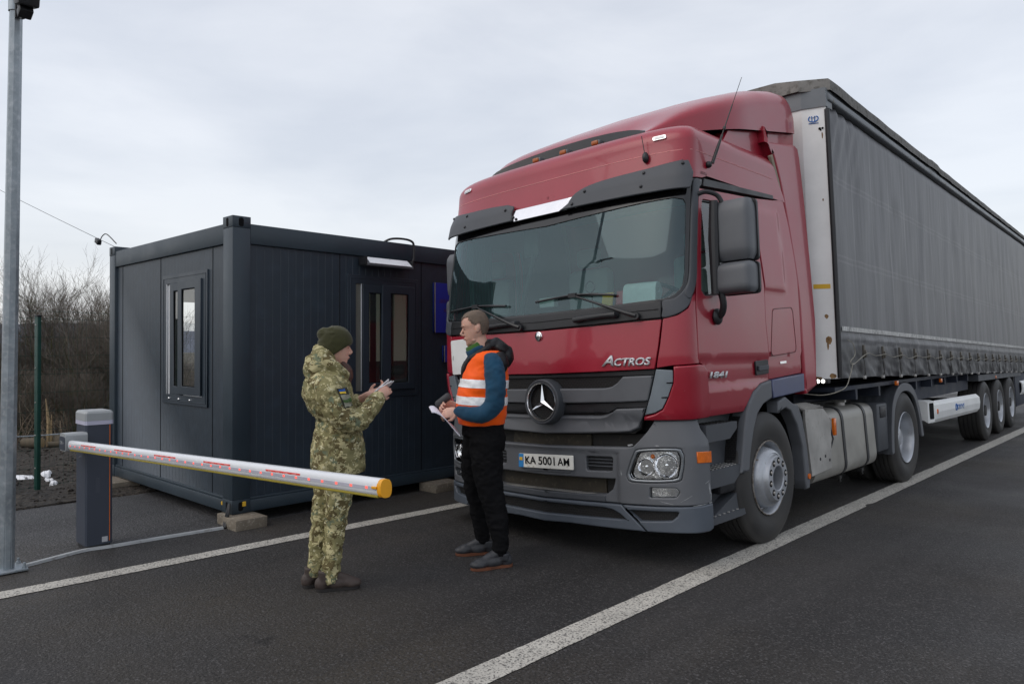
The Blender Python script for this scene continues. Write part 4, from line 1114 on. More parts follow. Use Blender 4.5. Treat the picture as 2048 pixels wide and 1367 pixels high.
# local coordinates: x from -CW to 0, y from 0 to CL, z from 0 to H
post = [(-.18, 0, 0, .165), (-CW, -CW+.165, 0, .16), (-.18, 0, CL-.165, CL), (-CW, -CW+.165, CL-.165, CL)]
for x0, x1, y0, y1 in post:
    p = cbox('corner_post', x0, x1, y0, y1, .12, H-.10)
    for z0, z1 in ((0, .12), (H-.10, H)):
        S1_, S2_ = SX(x1), FY(y0)
        bm = BM(); box(bm, x0-.002, x1+.002, y0-.002, y1+.002, z0, z1, bev=.004); cst = obj('corner_casting', bm, M_frame, p)
    if x1 == 0:
        holes = BM()
        for z in (.06, H-.052):
            prism(holes, fillet([(y0+.055, z-.038), (y0+.10, z-.038), (y0+.10, z+.038), (y0+.055, z+.038)], .02), lambda q, k: (x1+.0035-.004*k, q[0], q[1]))
            if y0 == 0: prism(holes, fillet([(x0+.065, z-.038), (x0+.105, z-.038), (x0+.105, z+.038), (x0+.065, z+.038)], .018), lambda q, k: (q[0], y0-.0035+.004*k, q[1]))
        obj('casting_hole', holes, M_dark, p)
    elif y0 == 0:
        holes = BM()
        for z in (.06, H-.052): prism(holes, fillet([(x0+.06, z-.038), (x0+.09, z-.038), (x0+.09, z+.038), (x0+.06, z+.038)], .015), lambda q, k: (q[0], y0-.0035+.004*k, q[1]))
        obj('casting_hole', holes, M_dark, p)
for nm, z0, z1 in (('top_beam', H-.235, H-.058), ('bottom_beam', 0.002, .105)):
    cbox(nm, -.14, -.004, .166, CL-.166, z0, z1); cbox(nm, -CW+.004, -CW+.14, .166, CL-.166, z0, z1)
    cbox(nm, -CW+.166, -.181, .004, .14, z0, z1); cbox(nm, -CW+.166, -.181, CL-.14, CL-.004, z0, z1)
# fold line of the base trim, roof sheet, floor
cbox('base_trim', -.05, -.012, .17, CL-.17, .105, .125); cbox('base_trim', -CW+.17, -.19, .012, .05, .105, .13)
KX0, KX1, KY0, KY1 = -2.3, -.7, 1.6, 5.2
for a_ in ((-CW+.14, KX0, .14, CL-.14), (KX1, -.14, .14, CL-.14), (KX0, KX1, .14, KY0), (KX0, KX1, KY1, CL-.14)): cbox('roof', *a_, H-.14, H-.075, bev=0)
added_skylight = cbox('roof_light', KX0, KX1, KY0, KY1, H-.10, H-.092, m=glass('roof_light_glass', (.9, .92, .9)), bev=0)  # unseen skylight, added to brighten the room below

cbox('floor', -CW+.14, -.14, .14, CL-.14, .03, .13, m=M_inw, bev=0)
Z0, Z1 = .107, H-.237
def wall(name, S, u0, u1, hole, m, flip=False):
    holes = [hole] if hole else []
    return patch(name, [(u0, Z0), (u1, Z0), (u1, Z1), (u0, Z1)], m, B, S, holes, off=-.03, th=.05, r=.0, grid=0)
wy0, wy1 = 4.255-CY, 4.985-CY; wz0, wz1 = 1.10-CB, 2.17-CB
hole_l = [(wy0, wz0), (wy1, wz0), (wy1, wz1), (wy0, wz1)]
wl = wall('long_wall', SX(0), .165, CL-.165, hole_l, M_wx)
sx0, sx1 = -7.582-CX, -6.775-CX; sz0, sz1 = 1.075-CB, 2.165-CB
hole_s = [(sx0, sz0), (sx1, sz0), (sx1, sz1), (sx0, sz1)]
ws = wall('short_wall', FY(0), -CW+.165, -.18, hole_s, M_wy)
wall('rear_wall', lambda x, z: (-x, CL, z), .18, CW-.165, None, M_wy)
bh = [(-2.3, .95), (-.45, .95), (-.45, 2.0), (-2.3, 2.0)]  # unseen opening added in the far wall to let daylight into the room
wall('far_long_wall', SXn(-CW), -CL+.165, -.165, bh, M_wx)
# vertical panel joints
for y in (4.075-CY, 5.10-CY, 6.15-CY, 7.2-CY, 8.2-CY):
    bm = BM(); box(bm, -.0295, -.0275, y-.004, y+.004, Z0, Z1); obj('panel_joint', bm, M_dark, wl)
for x in (-7.76-CX, -6.578-CX, -8.82-CX):
    bm = BM(); box(bm, x-.004, x+.004, .0275, .0295, Z0, Z1); obj('panel_joint', bm, M_dark, ws)
# room lining (open at the windows, the added far-wall opening and the added skylight)
def lin(bm, S, u0, u1, z0, z1, hole, off):
    us = [u0, hole[0], hole[1], u1] if hole else [u0, u1]
    def q(a, b, c, d):
        vs = []
        for u, z in ((a, c), (b, c), (b, d), (a, d)):
            p = Vector(S(u, z)); n_, _, _ = surf_normal(S, u, z); vs.append(bm.verts.new(p+n_*off))
        bm.faces.new(vs)
    if not hole: q(u0, u1, z0, z1); return
    q(u0, hole[0], z0, z1); q(hole[1], u1, z0, z1); q(hole[0], hole[1], z0, hole[2]); q(hole[0], hole[1], hole[3], z1)
bm = BM()
lin(bm, SX(0), .1, CL-.1, .1, Z1, (wy0, wy1, wz0, wz1), -.14)
lin(bm, FY(0), -CW+.1, -.1, .1, Z1, (sx0, sx1, sz0, sz1), -.14)
lin(bm, lambda x, z: (-x, CL, z), .1, CW-.1, .1, Z1, None, -.14)
lin(bm, SXn(-CW), -CL+.1, -.1, .1, Z1, (-2.3, -.45, .95, 2.0), -.14)
for (a0, a1, b0, b1) in ((-CW+.1, KX0, .1, CL-.1), (KX1, -.1, .1, CL-.1), (KX0, KX1, .1, KY0), (KX0, KX1, KY1, CL-.1)):
    bm.faces.new([bm.verts.new(p) for p in ((a0, b0, Z1), (a1, b0, Z1), (a1, b1, Z1), (a0, b1, Z1))])
obj('room_lining', bm, M_inw, B, smooth=0)
cbox('dado', -CW+.145, -CW+.16, 3.0, CL-.15, .13, 1.24, m=mat('dark_dado', (.03, .03, .035), .7), bev=0)
M_cur = mat('beige_curtain', (.42, .36, .27), .85, var=(4, .1)); M_curd = mat('red_curtain', (.09, .014, .018), .85)
def curtain(name, y0, y1, x, z0, z1, m):
    bm = BM(); n = 24; a = []
    for i in range(n+1):
        y = y0+(y1-y0)*i/n; xx = x+.018*math.sin(i*1.9); a.append((bm.verts.new((xx, y, z0)), bm.verts.new((xx, y, z1))))
    for p, q in zip(a, a[1:]): bm.faces.new((p[0], q[0], q[1], p[1]))
    return obj(name, bm, m, B, smooth=60)
curtain('curtain', 4.53-CY, 4.59-CY, -.16, .95, 2.2, M_curd)
curtain('curtain', 4.74-CY, 4.80-CY, -.16, .95, 2.2, M_curd)
curtain('curtain', 4.80-CY, 4.84-CY, -.19, .95, 2.2, M_cur)
# windows
M_wf = mat('window_frame_dark', (.024, .036, .050), .4, var=(3, .1), bump=(150, .1, .001))
M_wglass = glass('office_glass', (.90, .92, .90), ior=2.25, film=.02)
M_olv = mat('olive_reveal', (.14, .14, .12), .5, var=(4, .08))
M_reveal = mat('white_reveal', (.50, .52, .54), .45, var=(4, .06))
def window(par, S, u0, u1, z0, z1, trim, sash1, sash2):
    """u0..z1 opening, trim = outer board ring, sash1 fixed behind, sash2 sliding in front"""
    rect = lambda a, b, c, d: [(a, c), (b, c), (b, d), (a, d)]
    t = patch('window', rect(*trim), M_wf, par, S, [rect(u0, u1, z0, z1)], off=-.014, th=.018, r=.003, grid=0)
    patch('trim_edge', rect(trim[0]+.028, trim[1]-.028, trim[2]+.028, trim[3]-.028), M_wf, t, S, [rect(trim[0]+.036, trim[1]-.036, trim[2]+.036, trim[3]-.036)], off=-.010, th=.008, r=.002, grid=0)
    patch('reveal', rect(u0, sash1[0][0]+.006, z0, z1), M_reveal if par is ws else M_olv, t, S, off=-.028, th=.01, r=.001, grid=0)
    patch('rail', rect(u0, u0+.012, z0, z1) if par is ws else rect(sash1[0][0]-.016, sash1[0][0]-.009, z0, z1), M_reveal, t, S, off=-.014, th=.02, r=.002, grid=0)
    if par is not ws: patch('rail', rect(sash2[1][0]+.012, sash2[1][0]+.026, sash2[1][2], sash2[1][3]), M_reveal, t, S, off=-.022, th=.01, r=.001, grid=0)
    for (fr, gl_), off, nm in ((sash1, -.010, 'fixed_sash'), (sash2, .006, 'sliding_sash')):
        s = patch(nm, rect(*fr), M_wf, t, S, [rect(*gl_)], off=off, th=.022, r=.005, grid=0)
        patch('pane', rect(gl_[0]-.01, gl_[1]+.01, gl_[2]-.01, gl_[3]+.01), M_wglass, s, S, off=off-.012, th=.005, r=.001, grid=0)
        patch('rubber_seal', rect(*gl_), M_dark, s, S, [rect(gl_[0]+.008, gl_[1]-.008, gl_[2]+.008, gl_[3]-.008)], off=off-.006, th=.008, r=.001, grid=0)
    patch('lock_rail', rect(sash2[0][0]+.30*(0), sash2[0][0]+.02, sash2[0][2]+.02, sash2[0][3]-.02), M_wf, t, S, off=.004, th=.006, r=.002, grid=0)
    return t
yy = lambda v: v-CY; zz = lambda v: v-CB; xx = lambda v: v-CX
window(wl, SX(0), wy0, wy1, wz0, wz1, (yy(4.158), yy(5.045), zz(1.03), zz(2.255)), ((yy(4.335), yy(4.62), wz0, wz1), (yy(4.409), yy(4.56), zz(1.175), zz(2.085))), ((yy(4.563), wy1, wz0+.0, wz1), (yy(4.668), yy(4.902), zz(1.168), zz(2.09))))
window(ws, FY(0), sx0, sx1, sz0, sz1, (xx(-7.68), xx(-6.662), zz(.985), zz(2.252)), ((xx(-7.49), xx(-7.22), sz0, sz1), (xx(-7.40), xx(-7.27), zz(1.158), zz(2.088))), ((xx(-7.268), xx(-6.76), sz0+.01, sz1+.01), (xx(-7.175), xx(-6.885), zz(1.163), zz(2.093))))
for x in (-7.50, -7.27, -7.02):
    bm = BM(); bmesh.ops.create_uvsphere(bm, u_segments=8, v_segments=6, radius=.012, matrix=Matrix.Translation((xx(x), .012, zz(1.035)))); obj('screw', bm, M_chrome, ws)
bm = BM(); box(bm, -.004, .012, .09, .12, .06, .10); box(bm, -.20, -.18, -.004, .006, .06, .09); obj('earth_tag', bm, M_y, B)

# strip lamp over the long window, its cable, two blue signs: each hangs on the office
L = empty('wall_lamp', (CX, 4.58, 2.38), (0, 0, 0), 'long white strip lamp mounted above the office window, over the standing woman', 'wall lamp')
bm = BM(); prism(bm, [(.0, .045), (.05, .045), (.13, -.02), (.13, -.035), (.0, -.035)], lambda p, k: (p[0], -.285+.57*k, p[1])); obj('housing', bm, M_plas2, L, smooth=20)
bm = BM(); prism(bm, [(.052, .048), (.135, -.017), (.137, -.012), (.055, .053)], lambda p, k: (p[0], -.262+.524*k, p[1])); obj('diffuser', bm, mat('lamp_diffuser', (.8, .82, .85), .3, var=(9, .05)), L, smooth=20)
for y_ in (-.30, .285):
    bm = BM(); box(bm, .0, .12, y_, y_+.015, -.03, .05); obj('end_cap', bm, M_black, L)
bm = BM(); tube(bm, curve_pts([(-6.20, 4.60, 2.60), (-6.13, 4.66, 2.648), (-6.10, 4.78, 2.662), (-6.09, 4.90, 2.65), (-6.085, 4.935, 2.60), (-6.085, 4.93, 2.45), (-6.09, 4.88, 2.39)]), .012, 8)
tag(obj('lamp_cable', bm, M_black), 'black cable looping over the office roof edge down to the strip lamp', 'cable')
M_sign = mat('sign_blue', (.016, .035, .34), .35, var=(2, .06))
for (y0, y1, z0, z1, lab, txts) in ((5.262, 6.15, 1.695, 2.24, 'large blue sign on the office wall, half hidden by the truck cab', 1), (5.400, 6.30, 1.372, 1.555, 'small blue sign with white lettering below the larger blue sign', 2)):
    Sg = empty('wall_sign', (CX, y0, z0), (0, 0, 0), lab, 'sign', 'blue signs on the office wall')
    S = SX(0)
    pb = patch('sign_board', [(0, 0), (y1-y0, 0), (y1-y0, z1-z0), (0, z1-z0)], M_sign, Sg, S, off=.005, th=.03, r=.002, grid=0)
    patch('sign_edge', [(0, 0), (.010, 0), (.010, z1-z0), (0, z1-z0)], M_alu, pb, S, off=.007, th=.02, r=.001, grid=0)
    if txts == 1:
        M_br = mat('faded_red_lettering', (.10, .03, .07), .5)
        text_on('lettering', 'ДЕРЖАВНА', .05, M_br, pb, S, .215, .345, off=.0055, th=.001, width=.30)
        text_on('lettering', 'МИТНА', .05, M_br, pb, S, .215, .245, off=.0055, th=.001, width=.16)
    else:
        text_on('lettering', 'К', .075, M_white, pb, S, .087, .065, off=.0055, th=.001, bold=.002)
# concrete blocks under the office, a cable and its plug
M_conc = mat('concrete_block', (.20, .17, .13), .9, var=(5, .25), fine=(40, (.34, .31, .26), .55, .75), bump=(25, .6, .01))
for i, (x0, x1, y0, y1, z1, lab) in enumerate(((-6.16, -5.90, 2.895, 3.18, .088, 'concrete block under the office corner nearest the lane'), (-6.33, -6.165, 2.93, 3.12, .085, 'pale end of a second block beside the near corner block'), (-9.0, -8.55, 2.62, 3.1, .085, 'stacked concrete block under the left end of the office'), (-6.2, -5.92, 5.1, 5.45, .088, 'concrete block under the long side, behind the standing man'))):
    bm = BM(); box(bm, x0, x1, y0, y1, -.02, z1, bev=.008)
    for v in bm.verts: v.co += Vector((noise.noise(v.co*9), noise.noise(v.co*9+Vector((5, 0, 0))), 0))*.008
    tag(obj('concrete_block', bm, M_conc), lab, 'concrete block', 'concrete blocks under the office')
bm = BM()
for dx in (0, .03): tube(bm, curve_pts([(-6.14+dx*.4, 2.95, .19), (-6.125+dx, 2.925, .12), (-6.13+dx, 2.91, .06), (-6.10+dx, 2.885, .008)]), .011, 8)
tag(obj('supply_cable', bm, M_black), 'pair of black cables dropping from the office corner to the ground conduit', 'cable')
M_cond = mat('grey_conduit', (.36, .38, .39), .5, var=(6, .1), fine=(20, (.2, .19, .18), .6, .8))
bm = BM()
cp = [tuple(p) for p in curve_pts([(-6.085, 2.87, 0), (-6.125, 2.4, 0), (-6.145, 2.03, 0), (-6.17, 1.84, 0), (-6.10, 1.60, 0), (-6.05, 1.45, 0), (-6.03, 1.36, 0)], 8)]
def ribbon(bm, cp, w, h):
    prev = None
    for i, p in enumerate(cp):
        a = Vector(cp[max(i-1, 0)]); b = Vector(cp[min(i+1, len(cp)-1)]); d = (b-a).normalized(); n_ = Vector((d.y, -d.x, 0))*w/2
        P = Vector(p); cur = [bm.verts.new(P-n_+Vector((0, 0, 0))), bm.verts.new(P-n_*.8+Vector((0, 0, h))), bm.verts.new(P+n_*.8+Vector((0, 0, h))), bm.verts.new(P+n_)]
        if prev:
            for k in range(3): bm.faces.new((prev[k], cur[k], cur[k+1], prev[k+1]))
        prev = cur
ribbon(bm, cp, .042, .018)
tag(obj('cable_conduit', bm, M_cond, smooth=20), 'flat grey conduit strip laid on the asphalt between pole, barrier housing and office', 'conduit')

# ---------------------------------------------------------------- barrier
M_cab = mat('barrier_slate', (.045, .055, .078), .4, var=(2, .1), fine=(160, (.08, .09, .11), .72, 1))
M_cap = mat('barrier_cap_grey', (.33, .35, .36), .45, var=(3, .06))
M_band = mat('barrier_band', (.50, .50, .62), .35, var=None)
Bp = empty('barrier_cabinet', (-6.18, 1.845, 0), (0, 0, R(-1)), 'slate grey barrier housing with pale cap, next to the galvanised pole', 'barrier')
foot = [(0, .012), (0, .175), (-.012, .19), (-.225, .19), (-.24, .175), (-.24, .014), (-.226, 0), (-.012, 0)]
bm = BM(); prism(bm, foot, lambda p, k: (p[0], p[1], .03+.915*k)); obj('body', bm, M_cab, Bp, smooth=20)
bm = BM(); prism(bm, [((p[0]+.1)*.9-.1, (p[1]-.09)*.9+.09) for p in foot], lambda p, k: (p[0], p[1], 0+.032*k)); obj('plinth', bm, M_black, Bp)
def scaled(f_, c=(-.1, .095)): return [((p[0]-c[0])*f_+c[0], (p[1]-c[1])*f_+c[1]) for p in foot]
bm = BM(); prism(bm, scaled(1.05), lambda p, k: (p[0], p[1], .945+.03*k)); obj('light_band', bm, M_band, Bp, smooth=20)
bm = BM()
rs = [[bm.verts.new((p[0], p[1], z)) for p in scaled(f_)] for z, f_ in ((.976, 1.05), (1.032, 1.05), (1.046, .97), (1.050, .90))]
for a, b in zip(rs, rs[1:]):
    for k in range(len(a)): bm.faces.new((a[k], a[(k+1) % len(a)], b[(k+1) % len(a)], b[k]))
bm.faces.new(rs[-1]); obj('cap', bm, M_cap, Bp, smooth=20)
bm = BM(); box(bm, .0, .003, .166, .170, .05, .94); obj('orange_strip', bm, M_amber, Bp)
bm = BM(); box(bm, .0, .002, .115, .155, .045, .085); obj('sticker', bm, mat('sticker_grey', (.45, .46, .48), .5), Bp)
bm = BM(); box(bm, .0, .0015, .07, .10, .43, .54); obj('faded_label', bm, mat('label_slate', (.06, .07, .095), .4), Bp)
bm = BM(); cyl(bm, (-.13, .001, .69), .008, -.01, 'Y', 10); cyl(bm, (-.14, .001, .46), .005, -.006, 'Y', 8); obj('lock', bm, M_chrome, Bp)
# arm carrier
bm = BM()
prism(bm, fillet([(-.10, .765), (.035, .765), (.035, .88), (.02, .895), (-.08, .895), (-.10, .88)], .012, 3), lambda p, k: (p[0], -.145+.15*k, p[1]))
hd = obj('arm_carrier', bm, M_cap, Bp, smooth=25)
bm = BM(); prism(bm, fillet([(-.095, .772), (.028, .772), (.028, .872), (-.095, .872)], .018, 3), lambda p, k: (p[0], -.150+.006*k, p[1])); fp = obj('carrier_face', bm, M_cab, hd)
text_on('lettering', 'CAME', .035, M_cap, fp, FY(-.150), -.045, .825, off=.0005, th=.0008, width=.06)
text_on('lettering', '+', .03, M_cap, fp, FY(-.150), .005, .825, off=.0005, th=.0008)
# boom: its own moving thing, rounded white aluminium profile
p0, p1 = Vector((-6.135, 1.74, .812)), Vector((-2.335, 1.74, .987))
Ax = (p1-p0); Lb = Ax.length
Bo = empty('barrier_boom', p0, (0, -math.atan2(Ax.z, Ax.x), 0), 'long white barrier boom lowered across the lane, lit red and capped in orange', 'barrier arm')
M_boom = mat('boom_white', (.72, .74, .77), .3, var=(1.5, .05), coat=.3)
def prof_boom(hw, hh, n=40, k=3.0):
    o = []
    for i in range(n):
        t = 2*math.pi*i/n; c_, s_ = math.cos(t), math.sin(t)
        o.append(((abs(c_)**(2/k))*hw*(1 if c_ >= 0 else -1), (abs(s_)**(2/2.3))*hh*(1 if s_ >= 0 else -1)))
    return o
pr = prof_boom(.026, .034)
bm = BM(); prism(bm, pr, lambda p, k: (Lb*k, p[0], p[1])); obj('beam', bm, M_boom, Bo, smooth=50)
bm = BM(); box(bm, .01, Lb-.01, -.018, .018, -.041, -.030, bev=.004); obj('rubber_edge', bm, mat('olive_yellow_rubber', (.30, .24, .02), .6, var=(2, .2)), Bo)
bm = BM(); prism(bm, [(p[0]*1.03, p[1]*1.05-.003) for p in pr], lambda p, k: (Lb-.004+.026*k, p[0], p[1])); box(bm, Lb-.03, Lb+.0, -.034, -.026, -.004, .006, bev=.002); obj('end_cap', bm, mat('orange_cap', (.80, .36, .01), .4, var=(9, .08)), Bo, smooth=40)
bm = BM(); box(bm, .02, Lb-.01, -.0275, -.0245, -.009, .004); ls = obj('light_strip', bm, mat('strip_grey', (.45, .45, .52), .35, var=(12, .08)), Bo)
M_glowref = bpy.data.materials.new('red_led'); M_glowref.use_nodes = True
b_ = M_glowref.node_tree.nodes['Principled BSDF']; b_.inputs['Base Color'].default_value = (.9, .12, .10, 1); b_.inputs['Emission Color'].default_value = (1, .16, .12, 1); b_.inputs['Emission Strength'].default_value = .8  # own glow stands in for light the red reflectors throw back
M_tape = mat('red_reflective_tape', (.95, .085, .07), .35, var=(50, .3))
bt = M_tape.node_tree.nodes['Principled BSDF']
for i in range(36):
    x = .06+i*.105
    bm = BM(); box(bm, x-.008, x+.008, -.0285, -.027, -.007, .003); obj('led', bm, M_glowref, ls)
for i in range(6):
    x = .06+.27+i*.66-.03
    if x+.36 > Lb: break
    bm = BM(); box(bm, x, x+.30, -.0272, -.0250, .0085, .0165); tp = obj('reflective_tape', bm, M_tape, Bo)
    bm = BM()
    for k in range(4): box(bm, x+.02+k*.072, x+.055+k*.072, -.0278, -.0270, .0105, .0135)
    obj('tape_marks', bm, mat('tape_mark_pink', (.85, .35, .33), .4) if i == 0 else bpy.data.materials['tape_mark_pink'], tp)

# ---------------------------------------------------------------- galvanised pole with camera
M_galv = mat('galvanised_steel', (.30, .34, .37), .42, metal=.55, var=(9, .22), fine=(30, (.42, .45, .48), .5, .75), bump=(60, .15, .002))
pb0, pt0 = Vector((-6.005, 1.302, 0)), Vector((-5.70, 1.30, 5.6))
Po = empty('steel_pole', pb0, (0, 0, 0), 'tall galvanised steel pole bolted to the ground at the left edge', 'pole')
bm = BM(); rings = []
for t in [i/8 for i in range(9)]:
    c = (pt0-pb0)*t; r = .052-.020*t
    rings.append([bm.verts.new(c+Vector((r*math.cos(2*math.pi*(k+.5)/8), r*math.sin(2*math.pi*(k+.5)/8), 0))) for k in range(8)])
for a, b in zip(rings, rings[1:]):
    for k in range(8): bm.faces.new((a[k], a[(k+1) % 8], b[(k+1) % 8], b[k]))
bm.faces.new(rings[-1])
bmesh.ops.bevel(bm, geom=[e for e in bm.edges if abs((e.verts[0].co-e.verts[1].co).z) > .1], offset=.008, segments=2, affect='EDGES')
obj('shaft', bm, M_galv, Po, smooth=25)
bm = BM(); box(bm, -.10, .10, -.09, .11, .006, .024, bev=.003); bpl = obj('base_plate', bm, M_galv, Po)
for x, y in ((-.08, -.07), (.08, -.07), (-.08, .09), (.08, .09)):
    bm = BM(); cyl(bm, (x, y, .02), .009, .04, 'Z', 10); cyl(bm, (x, y, .024), .016, .012, 'Z', 6); obj('anchor_bolt', bm, M_galv, bpl)
def pol(z): return Vector((-6.005+.305*z/5.6, 1.302, z))
bm = BM(); p = pol(3.78)
lathe(bm, [(.044, 0), (.046, .0), (.046, .10), (.044, .10)], 16, 'Z', p-pb0); tube(bm, [p-pb0+Vector((.04, 0, .02)), p-pb0+Vector((.06, 0, .02))], .012, 6)
obj('clamp_band', bm, M_galv, Po)
Cm = empty('camera_unit', p, (0, 0, 0), 'black surveillance camera bracketed to the top of the galvanised pole', 'camera')
bm = BM()
box(bm, .045, .065, -.02, .02, -.06, .12, bev=.004)
tube(bm, curve_pts([(.06, 0, .06), (.09, 0, -.02), (.13, 0, -.075), (.19, 0, -.09), (.24, 0, -.06)]), .012, 8)
tube(bm, curve_pts([(.06, .01, -.03), (.12, .01, .0), (.2, .01, -.02)]), .014, 8)
obj('bracket', bm, M_black, Cm)
bm = BM(); rotbox(bm, (.27, 0, .04), (.13, .12, .17), Matrix.Rotation(R(14), 3, 'Y'), bev=.012); rotbox(bm, (.22, 0, -.065), (.08, .08, .06), Matrix.Rotation(R(-25), 3, 'Y'), bev=.01); obj('housing', bm, M_black, Cm)
bm = BM(); rotbox(bm, (.44, 0, .12), (.34, .16, .06), Matrix.Rotation(R(-6), 3, 'Y'), bev=.01); obj('sun_shield', bm, M_plas, Cm)
bm = BM(); cyl(bm, (.33, 0, .05), .035, .05, 'X', 16); obj('lens', bm, M_dark, Cm)
# overhead wire to the office corner with a black joint
bm = BM(); A0, A1 = Vector((-12.4, 2.32, 4.14)), Vector((-9.17, 3.03, 2.70))
far = A0+(A0-A1)*3
tube(bm, [far.lerp(A1, t)-Vector((0, 0, .35*math.sin(math.pi*t))) + Vector((0, 0, .0)) for t in [i/20 for i in range(21)]], .0032, 5)
tag(obj('overhead_wire', bm, M_plas), 'thin grey wire sloping down through the sky to the office corner', 'wire')
bm = BM(); j = A1+(A0-A1).normalized()*.36+Vector((0, 0, .0)); rotbox(bm, j-Vector((0, 0, .06)), (.11, .05, .06), Matrix.Rotation(R(24), 3, 'Y'), bev=.012)
tube(bm, curve_pts([j-Vector((-.05, 0, .07)), j+Vector((.15, 0, -.01)), j+Vector((.24, .02, 0)), j+Vector((.42, .06, -.12))]), .006, 6)
tag(obj('wire_joint', bm, M_black), 'black cable joint hanging on the wire by the office roof corner', 'cable joint')
# ---------------------------------------------------------------- green mesh fence
M_green = mat('fence_green', (.008, .055, .042), .45, var=(4, .2))
fd = Vector((-.24, .97, 0)).normalized(); fp0 = Vector((-9.13, 2.26, 0))
FN = empty('mesh_fence', fp0, (0, 0, 0), 'dark green wire mesh fence on slim steel posts in front of the bare shrubs', 'fence')
for i in (-3, -2, -1, 0, 1, 2, 3):
    p = fd*2.5*i
    bm = BM(); box(bm, -.03, .03, -.02, .02, -.1, 1.87, bev=.004); po = obj('fence_post', bm, M_green, FN, loc=p, rot=(0, 0, R(14)))
    bm = BM(); box(bm, -.034, .034, -.024, .024, 1.865, 1.885, bev=.003); obj('post_cap', bm, M_black, po)
    for z in (.25, .6, .95, 1.32, 1.78):
        bm = BM(); bmesh.ops.create_uvsphere(bm, u_segments=8, v_segments=5, radius=.008, matrix=Matrix.Translation((.0, -.023, z))); obj('fixing_bolt', bm, M_alu, po)
    bm = BM(); q = fd*2.5
    for z in (.05, .25, .45, .65, .85, 1.05, 1.25, 1.30, 1.45, 1.65, 1.85, 1.93):
        tube(bm, [Vector((0, 0, z)), q+Vector((0, 0, z))], .0019, 3, cap=False)
    for k in range(50):
        b = fd*(.025+.05*k); tube(bm, [b+Vector((0, 0, .02)), b+Vector((0, 0, 1.95))], .0011, 3, cap=False)
    obj('mesh_panel', bm, M_green, FN, loc=p, smooth=0)
bm = BM(); tube(bm, [(-10.3, 1.6, .50), (-10.0, 2.5, .505), (-9.9, 3.0, .52), (-9.8, 4.0, .55)], .007, 5)
tag(obj('grey_cable', bm, M_galv), 'taut grey cable stretched behind the fence post above the snow', 'cable')
# ---------------------------------------------------------------- curtain-side trailer
RH2, YW2 = 0.043624, 0.032077
TR = empty('trailer', (-3.668354, 6.973295, -.055602), (0, -RH2, YW2), 'long grey curtain sided trailer with worn tarpaulin, coupled behind the red truck', 'trailer')
TL = 13.6
M_tarp = bpy.data.materials.new('grey_tarpaulin'); M_tarp.use_nodes = True
nt = M_tarp.node_tree; b = nt.nodes['Principled BSDF']
def NN(t, **k): return N(nt, t, **k)
tc = NN('ShaderNodeTexCoord'); sepx = NN('ShaderNodeSeparateXYZ'); nt.links.new(tc.outputs['Object'], sepx.inputs[0])
def mathn(op, a, b_=None, c=None):
    n = NN('ShaderNodeMath', operation=op)
    for i, v in enumerate((a, b_, c)):
        if v is None: continue
        if isinstance(v, (int, float)): n.inputs[i].default_value = v
        else: nt.links.new(v, n.inputs[i])
    return n.outputs[0]
def rngn(src, a, b_, c=0., d=1.):
    q = NN('ShaderNodeMapRange'); q.inputs[1].default_value = a; q.inputs[2].default_value = b_; q.inputs[3].default_value = c; q.inputs[4].default_value = d
    nt.links.new(src, q.inputs[0]); return q.outputs[0]
def mixn(a, b_, f, bt='MIX'):
    q = NN('ShaderNodeMix', data_type='RGBA', blend_type=bt)
    for s, i in ((a, 6), (b_, 7)):
        if isinstance(s, tuple): q.inputs[i].default_value = (*s, 1)
        else: nt.links.new(s, q.inputs[i])
    if isinstance(f, float): q.inputs[0].default_value = f
    else: nt.links.new(f, q.inputs[0])
    return q.outputs[2]
Yc, Zc = sepx.outputs[1], sepx.outputs[2]
def mapn(sc):
    m = NN('ShaderNodeMapping'); m.inputs['Scale'].default_value = sc; nt.links.new(tc.outputs['Object'], m.inputs[0]); return m.outputs[0]
def noin(vec, sc, det=5., r=.6):
    n = NN('ShaderNodeTexNoise', i_Scale=sc, i_Detail=det, i_Roughness=r); nt.links.new(vec, n.inputs[0]); return n.outputs[0]
streak = noin(mapn((1, 5.5, .35)), 1.3); cloud = noin(mapn((1, 1, 1)), 1.1)
col = mixn((.088, .090, .099), (.155, .158, .167), rngn(streak, .35, .68))
dust = mathn('MULTIPLY', rngn(Yc, 1.0, 13.0, .1, 1.0), rngn(cloud, .35, .65, .35, 1.))
col = mixn(col, (.215, .208, .195), mathn('MULTIPLY', dust, .6))
# lower valance is darker where the tarp is folded over
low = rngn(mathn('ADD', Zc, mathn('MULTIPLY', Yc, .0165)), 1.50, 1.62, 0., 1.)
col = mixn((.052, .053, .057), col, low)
fr = mathn('ABSOLUTE', mathn('SUBTRACT', mathn('FRACT', mathn('DIVIDE', mathn('ADD', Yc, .041+.324), .648)), .5))
seam = rngn(fr, .012, .03, 1., 0.)
col = mixn(col, (.30, .30, .30), mathn('MULTIPLY', mathn('MULTIPLY', seam, low), rngn(cloud, .3, .6, .12, .5)))
for z0, k in ((3.134, .0107), (2.391, .0129)):
    for dz in (0., -.05):
        dd = mathn('ABSOLUTE', mathn('SUBTRACT', mathn('ADD', Zc, mathn('MULTIPLY', Yc, k)), z0+dz))
        col = mixn(col, (.29, .29, .29), mathn('MULTIPLY', rngn(dd, .006, .014, 1., 0.), .22))
    dd = mathn('ABSOLUTE', mathn('SUBTRACT', mathn('ADD', Zc, mathn('MULTIPLY', Yc, k)), z0-.025))
    smu = mathn('MULTIPLY', rngn(dd, .03, .22, 1., 0.), rngn(noin(mapn((1, 2.2, .6)), 2.), .52, .66, 0., .6))
    col = mixn(col, (.06, .06, .064), smu)
